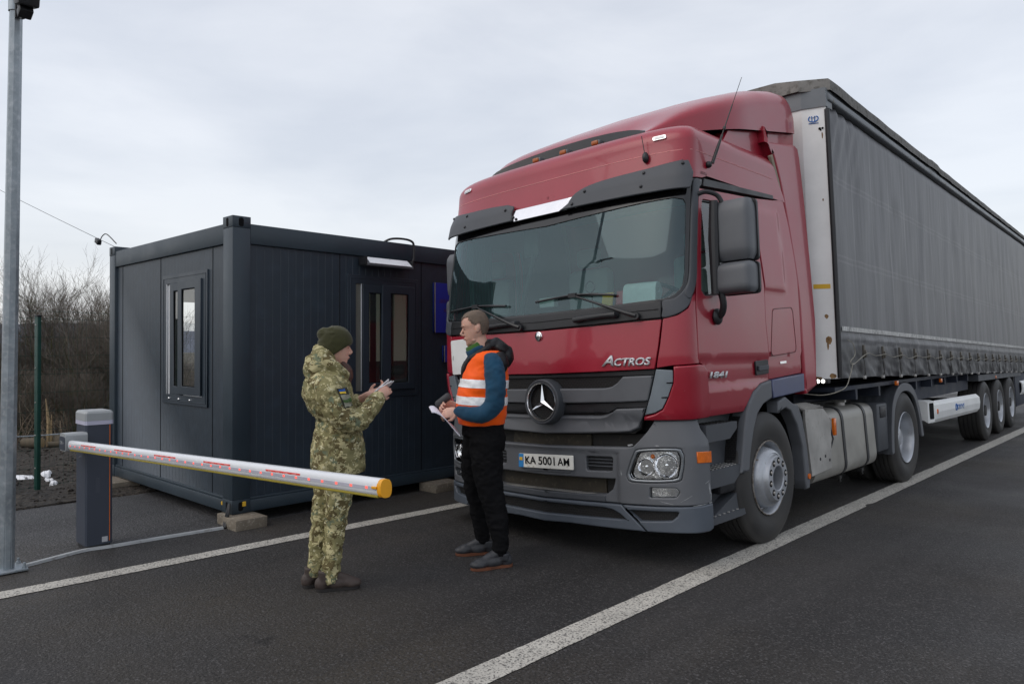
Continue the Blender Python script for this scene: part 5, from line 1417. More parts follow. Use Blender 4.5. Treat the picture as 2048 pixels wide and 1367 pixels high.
scuff = rngn(noin(mapn((1, 1, 1)), 7., 6., .7), .62, .78, 0., .45)
col = mixn(col, (.05, .05, .055), scuff)
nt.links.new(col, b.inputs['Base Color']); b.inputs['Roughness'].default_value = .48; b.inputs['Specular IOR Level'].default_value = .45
bp = NN('ShaderNodeBump', i_Strength=.35, i_Distance=.02); nt.links.new(noin(mapn((1, 4., .8)), 3., 4.), bp.inputs['Height']); nt.links.new(bp.outputs[0], b.inputs['Normal'])
M_cover = mat('dirty_roof_tarp', (.17, .165, .155), .75, var=(4, .4), fine=(18, (.07, .065, .055), .5, .7), bump=(14, .5, .01))
M_railg = mat('rail_grey', (.16, .175, .19), .45, var=(3, .15), fine=(12, (.12, .10, .07), .6, .8))
M_navy = mat('navy_underframe', (.012, .018, .035), .6, var=(2, .3))
bot = lambda y: 1.245-.0195*y
# curtain
NY, NZ = 420, 84
for sgn in (1, -1):
    bm = BM(); rows = []
    ny = NY if sgn > 0 else 60; nz = NZ if sgn > 0 else 16
    for i in range(ny+1):
        y = -.03+(TL+.0)*i/ny; row = []
        u = ((y-.607)/.648) % 1.0; su = math.sin(math.pi*u)
        for j in range(nz+1):
            t = (j/nz); t = t**1.25; zb = bot(y)+.010*su*(1 if y > .6 else .2); z = zb+(3.845-.003*y-zb)*t
            h = z-bot(y)
            x = .006*noise.noise(Vector((y*1.6, z*.5, 0)))+.005*math.sin(y*9.7+noise.noise(Vector((y, z*.8, 1)))*4)*min(1, (3.9-z)*1.2)
            # diagonal creases hanging from the front top corner
            d_ = max(0, 1-(y+.0)/1.1)*max(0, (z-2.9)/.95)
            x += .020*d_*math.sin((y*1.6+(3.85-z))*16)
            k = max(0, 1-h/.46)
            x += k*.024*su*(.6+.7*noise.noise(Vector((int((y-.607)/.648)*3.3, z*3, 4))))
            x += k*.018*noise.noise(Vector((y*5.5, z*6.5+y*2.5, 7)))+k*.012*noise.noise(Vector((y*12+z*9, z*13, 2)))
            x += .010*(1 if .36 < h < .40 else 0)
            x -= .06*max(0, (z-3.70)/.15)**2 if z > 3.70 else 0
            row.append(bm.verts.new(((1.262+x)*sgn, y, z)))
        rows.append(row)
    for a, b2 in zip(rows, rows[1:]):
        for j in range(nz): bm.faces.new((a[j], b2[j], b2[j+1], a[j+1]))
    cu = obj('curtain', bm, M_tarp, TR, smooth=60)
    if sgn > 0: curR = cu
xr = lambda y, z: 1.285
M_strapm = mat('strap_webbing', (.035, .033, .03), .8, var=(9, .4)); M_buck = mat('buckle_worn', (.10, .09, .075), .55, metal=.4, var=(30, .35))
for k in range(20):
    y = .607+.648*k; zb = bot(y)
    bm = BM(); n = 8; sk = .05*noise.noise(Vector((k*1.7, 3, 0))) + (.07 if k in (6, 8, 10, 11, 12, 13) else 0)
    pts = [(1.285+.022*math.sin(math.pi*i/n)*(1 if k % 3 else .5), y+sk*(1-i/n)**1.5*1.4, zb+.0+(.20)*i/n) for i in range(n+1)]
    for a, c in zip(pts, pts[1:]):
        va = [bm.verts.new((a[0], a[1]-.017, a[2])), bm.verts.new((a[0], a[1]+.017, a[2])), bm.verts.new((c[0], c[1]+.017, c[2])), bm.verts.new((c[0], c[1]-.017, c[2]))]
        bm.faces.new(va)
    rotbox(bm, (1.285, y+.045, zb+.10+.02*noise.noise(Vector((k, 0, 0)))), (.006, .02, .14), Matrix.Rotation(R(14+20*noise.noise(Vector((k*2.1, 1, 0)))), 3, 'X'))
    st = obj('strap', bm, M_strapm, TR, smooth=0)
    bm = BM(); box(bm, 1.285, 1.306, y-.024, y+.024, zb+.19, zb+.32, bev=.005); box(bm, 1.30, 1.318, y-.012, y+.03, zb+.20, zb+.27, bev=.004); obj('buckle', bm, M_buck, st)
    bm = BM(); box(bm, 1.278, 1.302, y+sk*1.4-.022, y+sk*1.4+.022, zb-.012, zb+.018, bev=.004); obj('hook', bm, M_alu, st)
# customs cord threaded along the straps and hanging from the front corner
bm = BM(); pts = [(1.30, .10, 1.60), (1.315, .22, 1.56), (1.315, .26, 1.46), (1.31, .14, 1.40), (1.31, .22, 1.37)]
for k in range(20):
    y = .607+.648*k; z = bot(y)+.215; pts += [(1.325, y, z+.02), (1.312, y+.324, z-.004-.008*(k % 3))]
tube(bm, curve_pts(pts, 4), .0038, 5)
tube(bm, curve_pts([(1.31, .20, 1.38), (1.305, .10, 1.25), (1.28, .0, 1.15), (1.15, -.15, 1.10), (.95, -.2, 1.12)]), .0045, 6)
obj('customs_cord', bm, mat('pale_cord', (.30, .285, .24), .8, var=(20, .3)), TR)
# reflective contour tape
bm = BM()
for i in range(250):
    y = .03+i*.0525; zc = 1.705-.0158*y
    if y > 12.6: break
    x = 1.278+.006*noise.noise(Vector((y*1.6, zc*.5, 0)))+.005
    vs = [bm.verts.new((x, y, zc-.021)), bm.verts.new((x, y+.045, zc-.022)), bm.verts.new((x, y+.045, zc+.021)), bm.verts.new((x, y, zc+.022))]; bm.faces.new(vs)
obj('contour_tape', bm, mat('contour_tape_white', (.55, .55, .53), .5, var=(3, .3), fine=(20, (.2, .2, .19), .5, .7)), TR, smooth=0)
# front corner posts, head board, black edge pole
for sg in (1, -1):
    bm = BM(); prism(bm, [(.96, -.12), (1.062, -.12), (1.258, -.05), (1.258, .03), (.96, .03)], lambda p, k: (p[0]*sg, p[1], 1.245+2.52*k)); 
    po = obj('corner_post', bm, M_white, TR, smooth=10)
    bm = BM(); tube(bm, [(1.268*sg, -.045, 1.25), (1.272*sg, -.045, 2.4), (1.268*sg, -.045, 3.74)], .024, 10); obj('curtain_pole', bm, M_black, TR)
    bm = BM(); prism(bm, [(.90, -.13), (1.066, -.13), (1.268, -.058), (1.27, .10), (.90, .10)], lambda p, k: (p[0]*sg, p[1], 3.765+.175*k)); obj('corner_cap', bm, M_railg, TR, smooth=10)
bm = BM(); box(bm, -.97, .97, -.10, .0, 1.245, 3.80); box(bm, -.97, .97, -.125, -.0, 3.765, 3.93); obj('headboard', bm, M_white, TR)
# roof cover with drooping sides
bm = BM(); rows = []
for i in range(90):
    y = -.16+(TL+.2)*i/89; w = .006*noise.noise(Vector((y*2.3, 0, 0))); tear = .02 if 4.0 < y < 4.35 else 0
    zz_ = .008*noise.noise(Vector((y*1.2, 5, 0)))-.003*y
    xs_ = 1.06+(1.29-1.06)*min(1, (y+.16)/.12)
    rows.append([bm.verts.new(p) for p in ((-xs_, y, 3.93), (-xs_, y, 4.03+zz_), (-xs_+.22, y, 4.07+zz_), (0, y, 4.085+zz_), (xs_-.22, y, 4.072+zz_), (xs_-.01, y, 4.035+zz_+tear), (xs_+.006+w, y, 4.02+zz_+tear), (xs_+.004+w, y, 3.925+w+tear*.6))])
for a, b2 in zip(rows, rows[1:]):
    for k in range(7): bm.faces.new((a[k], b2[k], b2[k+1], a[k+1]))
r0 = rows[0]; fr_ = [bm.verts.new((v.co.x, v.co.y-.004, 3.93)) for v in r0]
for k in range(7): bm.faces.new((r0[k], r0[k+1], fr_[k+1], fr_[k]))
obj('roof_cover', bm, M_cover, TR, smooth=35)
for sg in (1, -1):
    bm = BM(); box(bm, *sorted((1.18*sg, 1.262*sg)), -.02, TL, 3.90, 3.95); box(bm, *sorted((1.2*sg, 1.286*sg)), -.02, TL, 3.825, 3.90, bev=.02, seg=3); obj('roof_rail', bm, M_railg, TR, smooth=40)
bm = BM(); box(bm, -1.25, 1.25, TL-.05, TL, 1.0, 4.0); obj('rear_doors', bm, M_white, TR)
S = FY(-.121)
ys = patch('yellow_sticker', [(1.066, 2.076), (1.066-.09, 2.076), (1.066-.09, 2.118), (1.066, 2.118)], M_y, TR, S, off=.001, th=.002, r=.0004, grid=0)
ch = lambda u, z: (1.062+u*.942, -.12+u*.336, z)     # chamfer face of the post
patch('yellow_sticker', [(.03, 2.080), (.175, 2.074), (.175, 2.116), (.03, 2.122)], M_y, TR, ch, off=.002, th=.002, r=.0004, grid=0)
text_on('sticker_writing', 'Kröning', .016, M_dark, TR, ch, .075, 2.089, off=.004, th=.0005) if False else None
M_blu = mat('print_blue', (.02, .13, .42), .4)
bm = BM(); c0 = (.085, 3.66)
def chp(u, z, h=.003): 
    n_, _, _ = surf_normal(ch, u, z); return Vector(ch(u, z))+n_*h
tube(bm, [chp(.10+.042*math.sin(a), 3.665+.030*math.cos(a)) for a in [R(40+i*20) for i in range(15)]], .0055, 5)
tube(bm, [chp(.058, 3.622), chp(.142, 3.620)], .004, 4); tube(bm, [chp(.088, 3.64), chp(.085, 3.69), chp(.10, 3.67), chp(.115, 3.69), chp(.112, 3.64)], .0045, 4)
obj('crown_print', bm, M_blu, TR)
bm = BM()
for u, z, r in ((.15, 3.565, .013), (.175, 3.567, .011), (.16, 3.55, .008)): bmesh.ops.create_icosphere(bm, subdivisions=1, radius=r, matrix=Matrix.Translation(chp(u, z)))
obj('spot_print', bm, M_dark, TR)
M_rust = mat('rust_stain', (.20, .085, .02), .85, var=(25, .5), tint=(.35, .22, .10))
for u, z, a, b_ in ((.13, 1.82, .016, .020), (.14, 1.60, .026, .035), (.13, 1.55, .008, .04), (.16, 1.27, .03, .022), (.02, 1.255, .05, .012), (.17, 3.5, .006, .03), (.15, 2.9, .006, .012)):
    pts = [(u+a*math.cos(t)*(1+.35*noise.noise(Vector((math.cos(t)*2, math.sin(t)*2, u*50)))), z+b_*math.sin(t)*(1+.35*noise.noise(Vector((math.cos(t)*2, math.sin(t)*2, z*9))))) for t in [2*math.pi*i/16 for i in range(16)]]
    patch('rust_spot', pts, M_rust, TR, ch, off=.0015, th=.001, r=.0003, grid=0)
M_on = bpy.data.materials.new('lamp_lit'); M_on.use_nodes = True
b_ = M_on.node_tree.nodes['Principled BSDF']; b_.inputs['Emission Color'].default_value = (1, .98, .92, 1); b_.inputs['Emission Strength'].default_value = 3.0
bm = BM(); box(bm, 1.02, 1.20, -.17, -.10, 1.205, 1.248, bev=.006); pl_ = obj('front_marker_lamp', bm, M_black, TR)
bm = BM(); box(bm, 1.035, 1.125, -.178, -.165, 1.21, 1.243, bev=.01); bmesh.ops.create_uvsphere(bm, u_segments=12, v_segments=8, radius=.018, matrix=Matrix.Translation((1.155, -.168, 1.226))); obj('lit_lens', bm, M_on, pl_)
# underframe
bm = BM()
for sx in (-.55, .55): box(bm, sx-.07, sx+.07, .6, TL, .93, 1.17)
box(bm, -1.2, 1.2, 0, TL, 1.12, 1.16)
for i in range(17): box(bm, -1.2, 1.2, .6+i*.78, .66+i*.78, 1.02, 1.13)
box(bm, -.7, .7, .3, 2.2, .98, 1.08)
obj('underframe', bm, M_navy, TR, smooth=0)
for sg in (1, -1):
    bm = BM(); box(bm, *sorted((1.02*sg, 1.08*sg)), 3.0, 6.75, .86, 1.12); obj('pallet_box', bm, M_navy, TR)
    bm = BM(); box(bm, *sorted((1.20*sg, 1.255*sg)), .3, TL, 1.02, 1.06) if False else None
    prs = [(1.215, .84), (1.262, .79), (1.268, .70), (1.255, .61), (1.215, .56)]
    for nm, ya, yb in (('side_guard', 3.56, 6.57), ('side_guard', 11.25, 13.3)):
        bm = BM(); v = []
        for y, sl in ((ya, 0), (yb, -.045 if nm == 'side_guard' and ya < 5 else -.02)):
            v.append([bm.verts.new((x*sg, y, z+sl)) for x, z in prs]+[bm.verts.new((x*sg-.02*sg, y, z+sl)) for x, z in prs[::-1]])
        n_ = len(v[0])
        for k in range(n_): bm.faces.new((v[0][k], v[0][(k+1) % n_], v[1][(k+1) % n_], v[1][k]))
        bm.faces.new(v[0][::-1]); bm.faces.new(v[1])
        g = obj(nm, bm, M_white, TR, smooth=10)
        if sg > 0 and ya < 5: gR = g
    bm = BM(); prism(bm, [(1.255, .845), (1.20, .86), (.98, .86), (.98, .63), (1.20, .62), (1.255, .585)], lambda p, k: (p[0]*sg, 3.22+.34*k, p[1])); ge = obj('guard_end', bm, M_white, TR)
    bm = BM(); prism(bm, fillet([(3.29, .83), (3.50, .825), (3.51, .62), (3.30, .63)], .03), lambda p, k: ((1.257+.004*k)*sg, p[0], p[1])); obj('guard_hole', bm, M_dark, ge)
    bm = BM(); cyl(bm, (1.262*sg, 3.67, .705), .032, .012*sg); obj('side_reflector', bm, M_amber, TR)
    bm = BM()
    for y in (1.95, 4.1, 8.3): box(bm, *sorted((1.22*sg, 1.25*sg)), y-.035, y+.035, bot(y)-.10, bot(y)-.05, bev=.005)
    obj('marker_lamp', bm, M_amber, TR)
    bm = BM(); prism(bm, [(6.70, 1.09), (11.3, 1.03), (11.3, .95), (6.70, .99)], lambda p, k: ((1.0+.24*k)*sg, p[0], p[1]+(0.0))); obj('wheel_cover', bm, M_plas, TR)
    bm = BM(); box(bm, *sorted((.62*sg, .72*sg)), 2.35, 2.45, .25, .95, bev=.01); box(bm, *sorted((.56*sg, .78*sg)), 2.28, 2.52, .22, .25); obj('landing_leg', bm, M_dirtyblk, TR)
    for k in range(3):
        wq = deep_wheel(TR, (1.245*sg, 7.29+1.31*k, .485 if sg > 0 else .51+.0556+.054), sg, R_=.49, wd=.37, name='wheel_trailer')
        wq.name = 'wheel'
        bm = BM(); cyl(bm, (-.19*sg, 0, 0), .105, .17*sg, 'X', 20, r2=.085); nuts(bm, 10, .155, -.175, sg, .016, .05); obj('hub_dirty', bm, M_dirtyblk, wq)
    bm = BM(); box(bm, *sorted((.80*sg, 1.21*sg)), 10.72, 12.6, .34, 1.0, bev=.02); obj('tool_box', bm, M_navy, TR)
    bm = BM(); box(bm, *sorted((.85*sg, 1.2*sg)), 10.60, 10.63, .25, .95); obj('mud_flap', bm, M_black, TR)
bm = BM()
for k in range(3): tube(bm, [(-1.1, 7.29+1.31*k, .5), (1.1, 7.29+1.31*k, .49)], .07, 10)
obj('axles', bm, M_dirtyblk, TR)
Sg_ = lambda y, z: (1.268-abs(z-.70)*.12, y, z)
text_on('lettering', 'KRONE', .10, M_blu, gR, Sg_, 5.12, .682, off=.002, th=.002, bold=.0005, width=.46, ang=-.015)
bm = BM(); tube(bm, [(1.272, 4.80+.045*math.cos(a), .69+.05*math.sin(a)) for a in [R(-50+i*20) for i in range(15)]], .006, 5); obj('crown_print', bm, M_blu, gR)
# ---------------------------------------------------------------- two people
def ell(bm, c, r, rot=None, seg=(20, 12)):
    M = Matrix.Translation(c)@(rot.to_4x4() if rot else Matrix.Identity(4))@Matrix.Diagonal((*r, 1))
    bmesh.ops.create_uvsphere(bm, u_segments=seg[0], v_segments=seg[1], radius=1, matrix=M)
def rings(bm, L_, n=28, k=2.4):
    """stack of horizontal superellipse rings: (z, cx, cy, rx, ry)"""
    rs = []
    for z, cx, cy, rx, ry in L_:
        row = []
        for i in range(n):
            t = 2*math.pi*i/n; c_, s_ = math.cos(t), math.sin(t)
            row.append(bm.verts.new((cx+rx*abs(c_)**(2/k)*(1 if c_ >= 0 else -1), cy+ry*abs(s_)**(2/k)*(1 if s_ >= 0 else -1), z)))
        rs.append(row)
    for a, b in zip(rs, rs[1:]):
        for i in range(n): bm.faces.new((a[i], a[(i+1) % n], b[(i+1) % n], b[i]))
    bm.faces.new(rs[0][::-1]); bm.faces.new(rs[-1])
def interp(L_, m=4):
    P_ = [Vector((*a, )) if len(a) <= 4 else a for a in L_]
    out = []
    for a, b in zip(L_, L_[1:]):
        for i in range(m): out.append(tuple(a[j]+(b[j]-a[j])*(i/m) for j in range(len(a))))
    out.append(L_[-1]); return out
def limb(bm, pts, rads, n=18, sm=4):
    P_ = curve_pts(pts, sm); rr = []
    for i in range(len(P_)):
        t = i/sm; k = min(int(t), len(rads)-2); f = t-k; rr.append(rads[k]*(1-f)+rads[k+1]*f)
    tube(bm, P_, rr, n)
    for p, r in ((P_[0], rr[0]), (P_[-1], rr[-1])): bmesh.ops.create_icosphere(bm, subdivisions=2, radius=r*.97, matrix=Matrix.Translation(p))
def fuse(name, bm, m, parent, voxel=.01, sm=3, fold=None, factor=.5):
    bmesh.ops.recalc_face_normals(bm, faces=bm.faces[:])
    me = bpy.data.meshes.new('tmp'); bm.to_mesh(me); bm.free()
    o = bpy.data.objects.new('tmp', me); C.objects.link(o)
    md = o.modifiers.new('r', 'REMESH'); md.mode = 'VOXEL'; md.voxel_size = voxel; md.adaptivity = 0
    if sm: ms = o.modifiers.new('s', 'SMOOTH'); ms.iterations = sm; ms.factor = factor
    bpy.context.view_layer.update()
    dg = bpy.context.evaluated_depsgraph_get()
    me2 = bpy.data.meshes.new_from_object(o.evaluated_get(dg))
    bpy.data.objects.remove(o); bpy.data.meshes.remove(me)
    if fold:
        co = [v.co.copy() for v in me2.vertices]; no = [v.normal.copy() for v in me2.vertices]
        for v, c, n_ in zip(me2.vertices, co, no): v.co = c+n_*fold(c, n_)
    me2.name = name; me2.materials.clear(); me2.materials.append(m)
    for p in me2.polygons: p.use_smooth = True
    o = bpy.data.objects.new(name, me2); C.objects.link(o); o.parent = parent
    return o
def ridge(p, s, seed=0):
    return (1-abs(noise.noise(Vector((p.x*s[0]+seed, p.y*s[1], p.z*s[2])))*2))
def band(name, src, zf0, zf1, m, parent, push=.003, where=None):
    bm = BM(); bm.from_mesh(src.data)
    for no, z in (((0, 0, -1), zf0), ((0, 0, 1), zf1)):
        sl = z[1]; n_ = Vector((-sl*no[2], 0, no[2])).normalized()
        bmesh.ops.bisect_plane(bm, geom=bm.verts[:]+bm.edges[:]+bm.faces[:], plane_co=(0, 0, z[0]), plane_no=n_, clear_outer=True)
    if where:
        dl = [f for f in bm.faces if not where(f.calc_center_median())]
        bmesh.ops.delete(bm, geom=dl, context='FACES')
    for v in bm.verts: v.normal_update()
    d = {v: v.normal.copy() for v in bm.verts}
    for v in bm.verts: v.co += d[v]*push
    return obj(name, bm, m, parent, smooth=70)
def hand(bm, w, d, nrm, curl, side, s=1., spread=.0, thumb=.6):
    """w wrist, d pointing direction, nrm back-of-hand normal, side +1: thumb on the +side of d x nrm"""
    w = Vector(w); d = Vector(d).normalized(); nrm = Vector(nrm); nrm = (nrm-d*nrm.dot(d)).normalized(); a = d.cross(nrm).normalized()*side
    Q = Matrix((d, a, nrm)).transposed()
    ell(bm, w+d*.050*s, (.054*s, .040*s, .017*s), Q); ell(bm, w+d*.075*s, (.026*s, .041*s, .015*s), Q); ell(bm, w+d*.01*s, (.035*s, .028*s, .021*s), Q)
    for i, (off, ln) in enumerate(((.030, .96), (.010, 1.05), (-.010, 1.0), (-.029, .80))):
        p = w+d*(.088-.005*abs(i-1))*s+a*off*s; dd = d.copy(); pts = [p-dd*.015*s, p]; ang = 0
        for j, L_ in enumerate((.040, .026, .020)):
            ang += curl*(1.0, 1.1, .7)[j]; q = (d*math.cos(ang)-nrm*math.sin(ang)+a*spread*off*8).normalized(); p = p+q*L_*ln*s; pts.append(p)
        tube(bm, pts, [.0098*s, .0095*s, .009*s, .0082*s, .0068*s], 10); bmesh.ops.create_icosphere(bm, subdivisions=2, radius=.0068*s, matrix=Matrix.Translation(p))
    t0 = w+d*.022*s+a*.030*s; q = (d*.75+a*.6-nrm*thumb).normalized(); q2 = (d*1.0+a*.05-nrm*thumb*.9).normalized()
    tube(bm, [t0-q*.01, t0, t0+q*.034*s, t0+q*.034*s+q2*.028*s], [.013*s, .0125*s, .0105*s, .0085*s], 10); bmesh.ops.create_icosphere(bm, subdivisions=2, radius=.0085*s, matrix=Matrix.Translation(t0+q*.034*s+q2*.028*s))
HP = [(.127, .000, -.022, .012), (.121, .030, -.052, .040), (.110, .052, -.074, .056), (.092, .071, -.090, .068), (.070, .083, -.099, .0745), (.048, .0885, -.104, .0775), (.034, .0905, -.105, .078), (.020, .0850, -.104, .077), (.008, .0820, -.102, .0755), (-.010, .0845, -.096, .0735), (-.028, .0860, -.087, .0705), (-.044, .0850, -.078, .0665), (-.058, .0880, -.068, .0620), (-.070, .0850, -.058, .0570), (-.082, .0850, -.044, .0505), (-.095, .0840, -.024, .0420), (-.106, .0740, -.004, .0310), (-.113, .0540, .012, .0180)]
def head_loft(bm, T_, grow_=0., keep=None, hs=1.):
    n = 64; rs = []
    hp = []
    for p, q in zip(HP, HP[1:]): hp += [p, tuple((x+y)/2 for x, y in zip(p, q))]
    hp.append(HP[-1])
    for z, xf, xb, hw in hp:
        xc = (xf+xb)/2-.012; row = []
        for i in range(n):
            t = 2*math.pi*i/n; c_, s_ = math.cos(t), math.sin(t)
            a = (xf-xc) if c_ >= 0 else (xc-xb); e = 2/2.35 if c_ >= 0 else 2/2.15
            x = xc+(a+grow_)*abs(c_)**e*(1 if c_ >= 0 else -1); y = (hw*hs+grow_)*abs(s_)**(2/2.15)*(1 if s_ >= 0 else -1)
            zz = z+(grow_*max(0, (z-.06)/.067))
            row.append((bm.verts.new(T_((x, y, zz))), Vector((x, y, zz))))
        rs.append(row)
    for r0, r1 in zip(rs, rs[1:]):
        for i in range(n):
            q = [r0[i], r0[(i+1) % n], r1[(i+1) % n], r1[i]]
            m_ = sum((k[1] for k in q), Vector())/4
            if keep is None or keep(m_): bm.faces.new([k[0] for k in q])
    if keep is None or keep(Vector((0, 0, .127))): bm.faces.new([k[0] for k in rs[0]][::-1])
    if keep is None: bm.faces.new([k[0] for k in rs[-1]])
def head(bm, c, yaw, pitch, s=1., fem=False):
    Q = Matrix.Rotation(yaw, 3, 'Z')@Matrix.Rotation(pitch, 3, 'Y')
    T_ = lambda p: Vector(c)+Q@(Vector(p)*s)
    def E(p, r, extra=None): ell(bm, T_(p), tuple(x*s for x in r), Q@extra if extra else Q, (20, 12))
    head_loft(bm, T_, hs=.95 if fem else 1.)
    nl = -.003 if fem else 0
    tube(bm, [T_((.080, 0, .022)), T_((.090, 0, .006)), T_((.108+nl, 0, -.018)), T_((.097, 0, -.029)), T_((.080, 0, -.030))], [.006*s, .0075*s, .0105*s, .0095*s, .008*s], 12)
    for y in (-.009, .009): E((.095, y, -.026), (.009, .0065, .0065))
    E((.080, 0, .036), (.014, .045, .009)); E((.0905, 0, -.0525), (.007, .018, .0042)); E((.088, 0, -.0625), (.007, .016, .0048))
    if not fem: E((.072, 0, -.098), (.016, .020, .012)); E((.030, .050, -.075), (.018, .008, .014)); E((.030, -.050, -.075), (.018, .008, .014))
    for y in (-1, 1):
        E((-.006, .078*y, -.002), (.016, .006, .030), Matrix.Rotation(R(-12), 3, 'Y')); E((-.014, .081*y, .004), (.012, .006, .020))
    return Q, T_
def face_bits(T_, Q, parent, s, hairm, brow=True):
    for y in (-1, 1):
        bm = BM(); ell(bm, T_((.0785, .028*y, .009)), (.0030*s, .0065*s, .0024*s), Q); ey = obj('eye', bm, M_irisd, parent)
        bm = BM(); tube(bm, [T_((.0935, .014*y, .033)), T_((.092, .030*y, .040)), T_((.078, .050*y, .034))], [.0008*s, .0014*s, .0006*s], 6); obj('eyebrow', bm, hairm, parent)
    bm = BM(); tube(bm, [T_((.088, -.018, -.0575)), T_((.0985, 0, -.0570)), T_((.088, .018, -.0575))], [.0015*s, .0022*s, .0015*s], 6); obj('mouth', bm, M_lips, parent)
def skin(name, col):
    m = mat(name, col, .5, var=(14, .12), fine=(60, (col[0]*1.1, col[1]*.8, col[2]*.75), .55, .8), bump=(220, .15, .001))
    b = m.node_tree.nodes['Principled BSDF']; b.inputs['Subsurface Weight'].default_value = .12; b.inputs['Subsurface Radius'].default_value = (.02, .008, .004); b.inputs['Subsurface Scale'].default_value = .3
    return m
M_skinm = skin('skin_man', (.60, .36, .275)); M_skinw = skin('skin_woman', (.60, .35, .27)); M_skin2 = M_skinm
M_eyew = mat('eye_white', (.55, .5, .47), .3, var=None); M_irisd = mat('iris', (.03, .025, .02), .2, var=None); M_lips = mat('lips', (.25, .08, .07), .5, var=None)
def cloth(name, col, rough=.85, k=.15, scale=8, bump=(160, .3, .0015), sheen=.15, **kw):
    m = mat(name, col, rough, var=(scale, k), bump=bump, spec=.25, **kw); m.node_tree.nodes['Principled BSDF'].inputs['Sheen Weight'].default_value = sheen; return m
# digital camouflage
M_camo = bpy.data.materials.new('pixel_camouflage'); M_camo.use_nodes = True
def make_camo(m, px=.0062, light=1.0):
    nt = m.node_tree; b = nt.nodes['Principled BSDF']; b.inputs['Roughness'].default_value = .85; b.inputs['Specular IOR Level'].default_value = .2
    tc = N(nt, 'ShaderNodeTexCoord')
    sn = N(nt, 'ShaderNodeVectorMath', operation='SNAP'); sn.inputs[1].default_value = (px, px, px); nt.links.new(tc.outputs['Object'], sn.inputs[0])
    col = None
    base = (.195*light, .178*light, .086*light)
    for i, (c, sc, lo, off, zs) in enumerate((((.125, .10, .046), 12., .54, 0, 1.), ((.15, .175, .11), 13., .60, 7, 1.), ((.40*light, .36*light, .20*light), 19., .545, 3, 1.3), ((.065, .06, .04), 26., .66, 12, 1.2), ((.50*light, .47*light, .31*light), 28., .62, 20, 1.3))):
        mp = N(nt, 'ShaderNodeMapping'); mp.inputs['Location'].default_value = (off, off*1.7, off*.6); mp.inputs['Scale'].default_value = (1, 1, zs)
        nt.links.new(sn.outputs[0], mp.inputs[0])
        n = N(nt, 'ShaderNodeTexNoise', i_Scale=sc, i_Detail=4., i_Roughness=.66); nt.links.new(mp.outputs[0], n.inputs[0])
        gt = N(nt, 'ShaderNodeMath', operation='GREATER_THAN'); gt.inputs[1].default_value = lo; nt.links.new(n.outputs[0], gt.inputs[0])
        mx = N(nt, 'ShaderNodeMix', data_type='RGBA'); nt.links.new(gt.outputs[0], mx.inputs[0])
        if col is None: mx.inputs[6].default_value = (*base, 1)
        else: nt.links.new(col, mx.inputs[6])
        mx.inputs[7].default_value = (*c, 1); col = mx.outputs[2]
    nt.links.new(col, b.inputs['Base Color'])
    n = N(nt, 'ShaderNodeTexNoise', i_Scale=120., i_Detail=2.); nt.links.new(tc.outputs['Object'], n.inputs[0])
    bp = N(nt, 'ShaderNodeBump', i_Strength=.25, i_Distance=.002); nt.links.new(n.outputs[0], bp.inputs['Height']); nt.links.new(bp.outputs[0], b.inputs['Normal'])
make_camo(M_camo, .0062, 1.12)
M_camo2 = bpy.data.materials.new('pixel_camouflage_trousers'); M_camo2.use_nodes = True; make_camo(M_camo2, .0066, 1.3)
M_hat = cloth('olive_knit', (.045, .045, .018), .95, bump=(260, .5, .002)); M_hair1 = mat('brown_hair', (.06, .022, .014), .55, var=(40, .4)); M_boot = mat('brown_boot', (.055, .04, .034), .6, var=(12, .25), bump=(90, .3, .001))
M_sole = mat('dark_sole', (.018, .016, .015), .8, var=(20, .2)); M_patch = cloth('patch_grey', (.24, .24, .18)); M_pgreen = cloth('patch_green', (.06, .12, .035)); M_ublue = cloth('flag_blue', (.02, .12, .50)); M_uyel = cloth('flag_yellow', (.75, .52, .03)); M_pdark = cloth('patch_dark', (.04, .04, .03))
M_paper = mat('paper_white', (.80, .80, .82), .6, var=(20, .04))
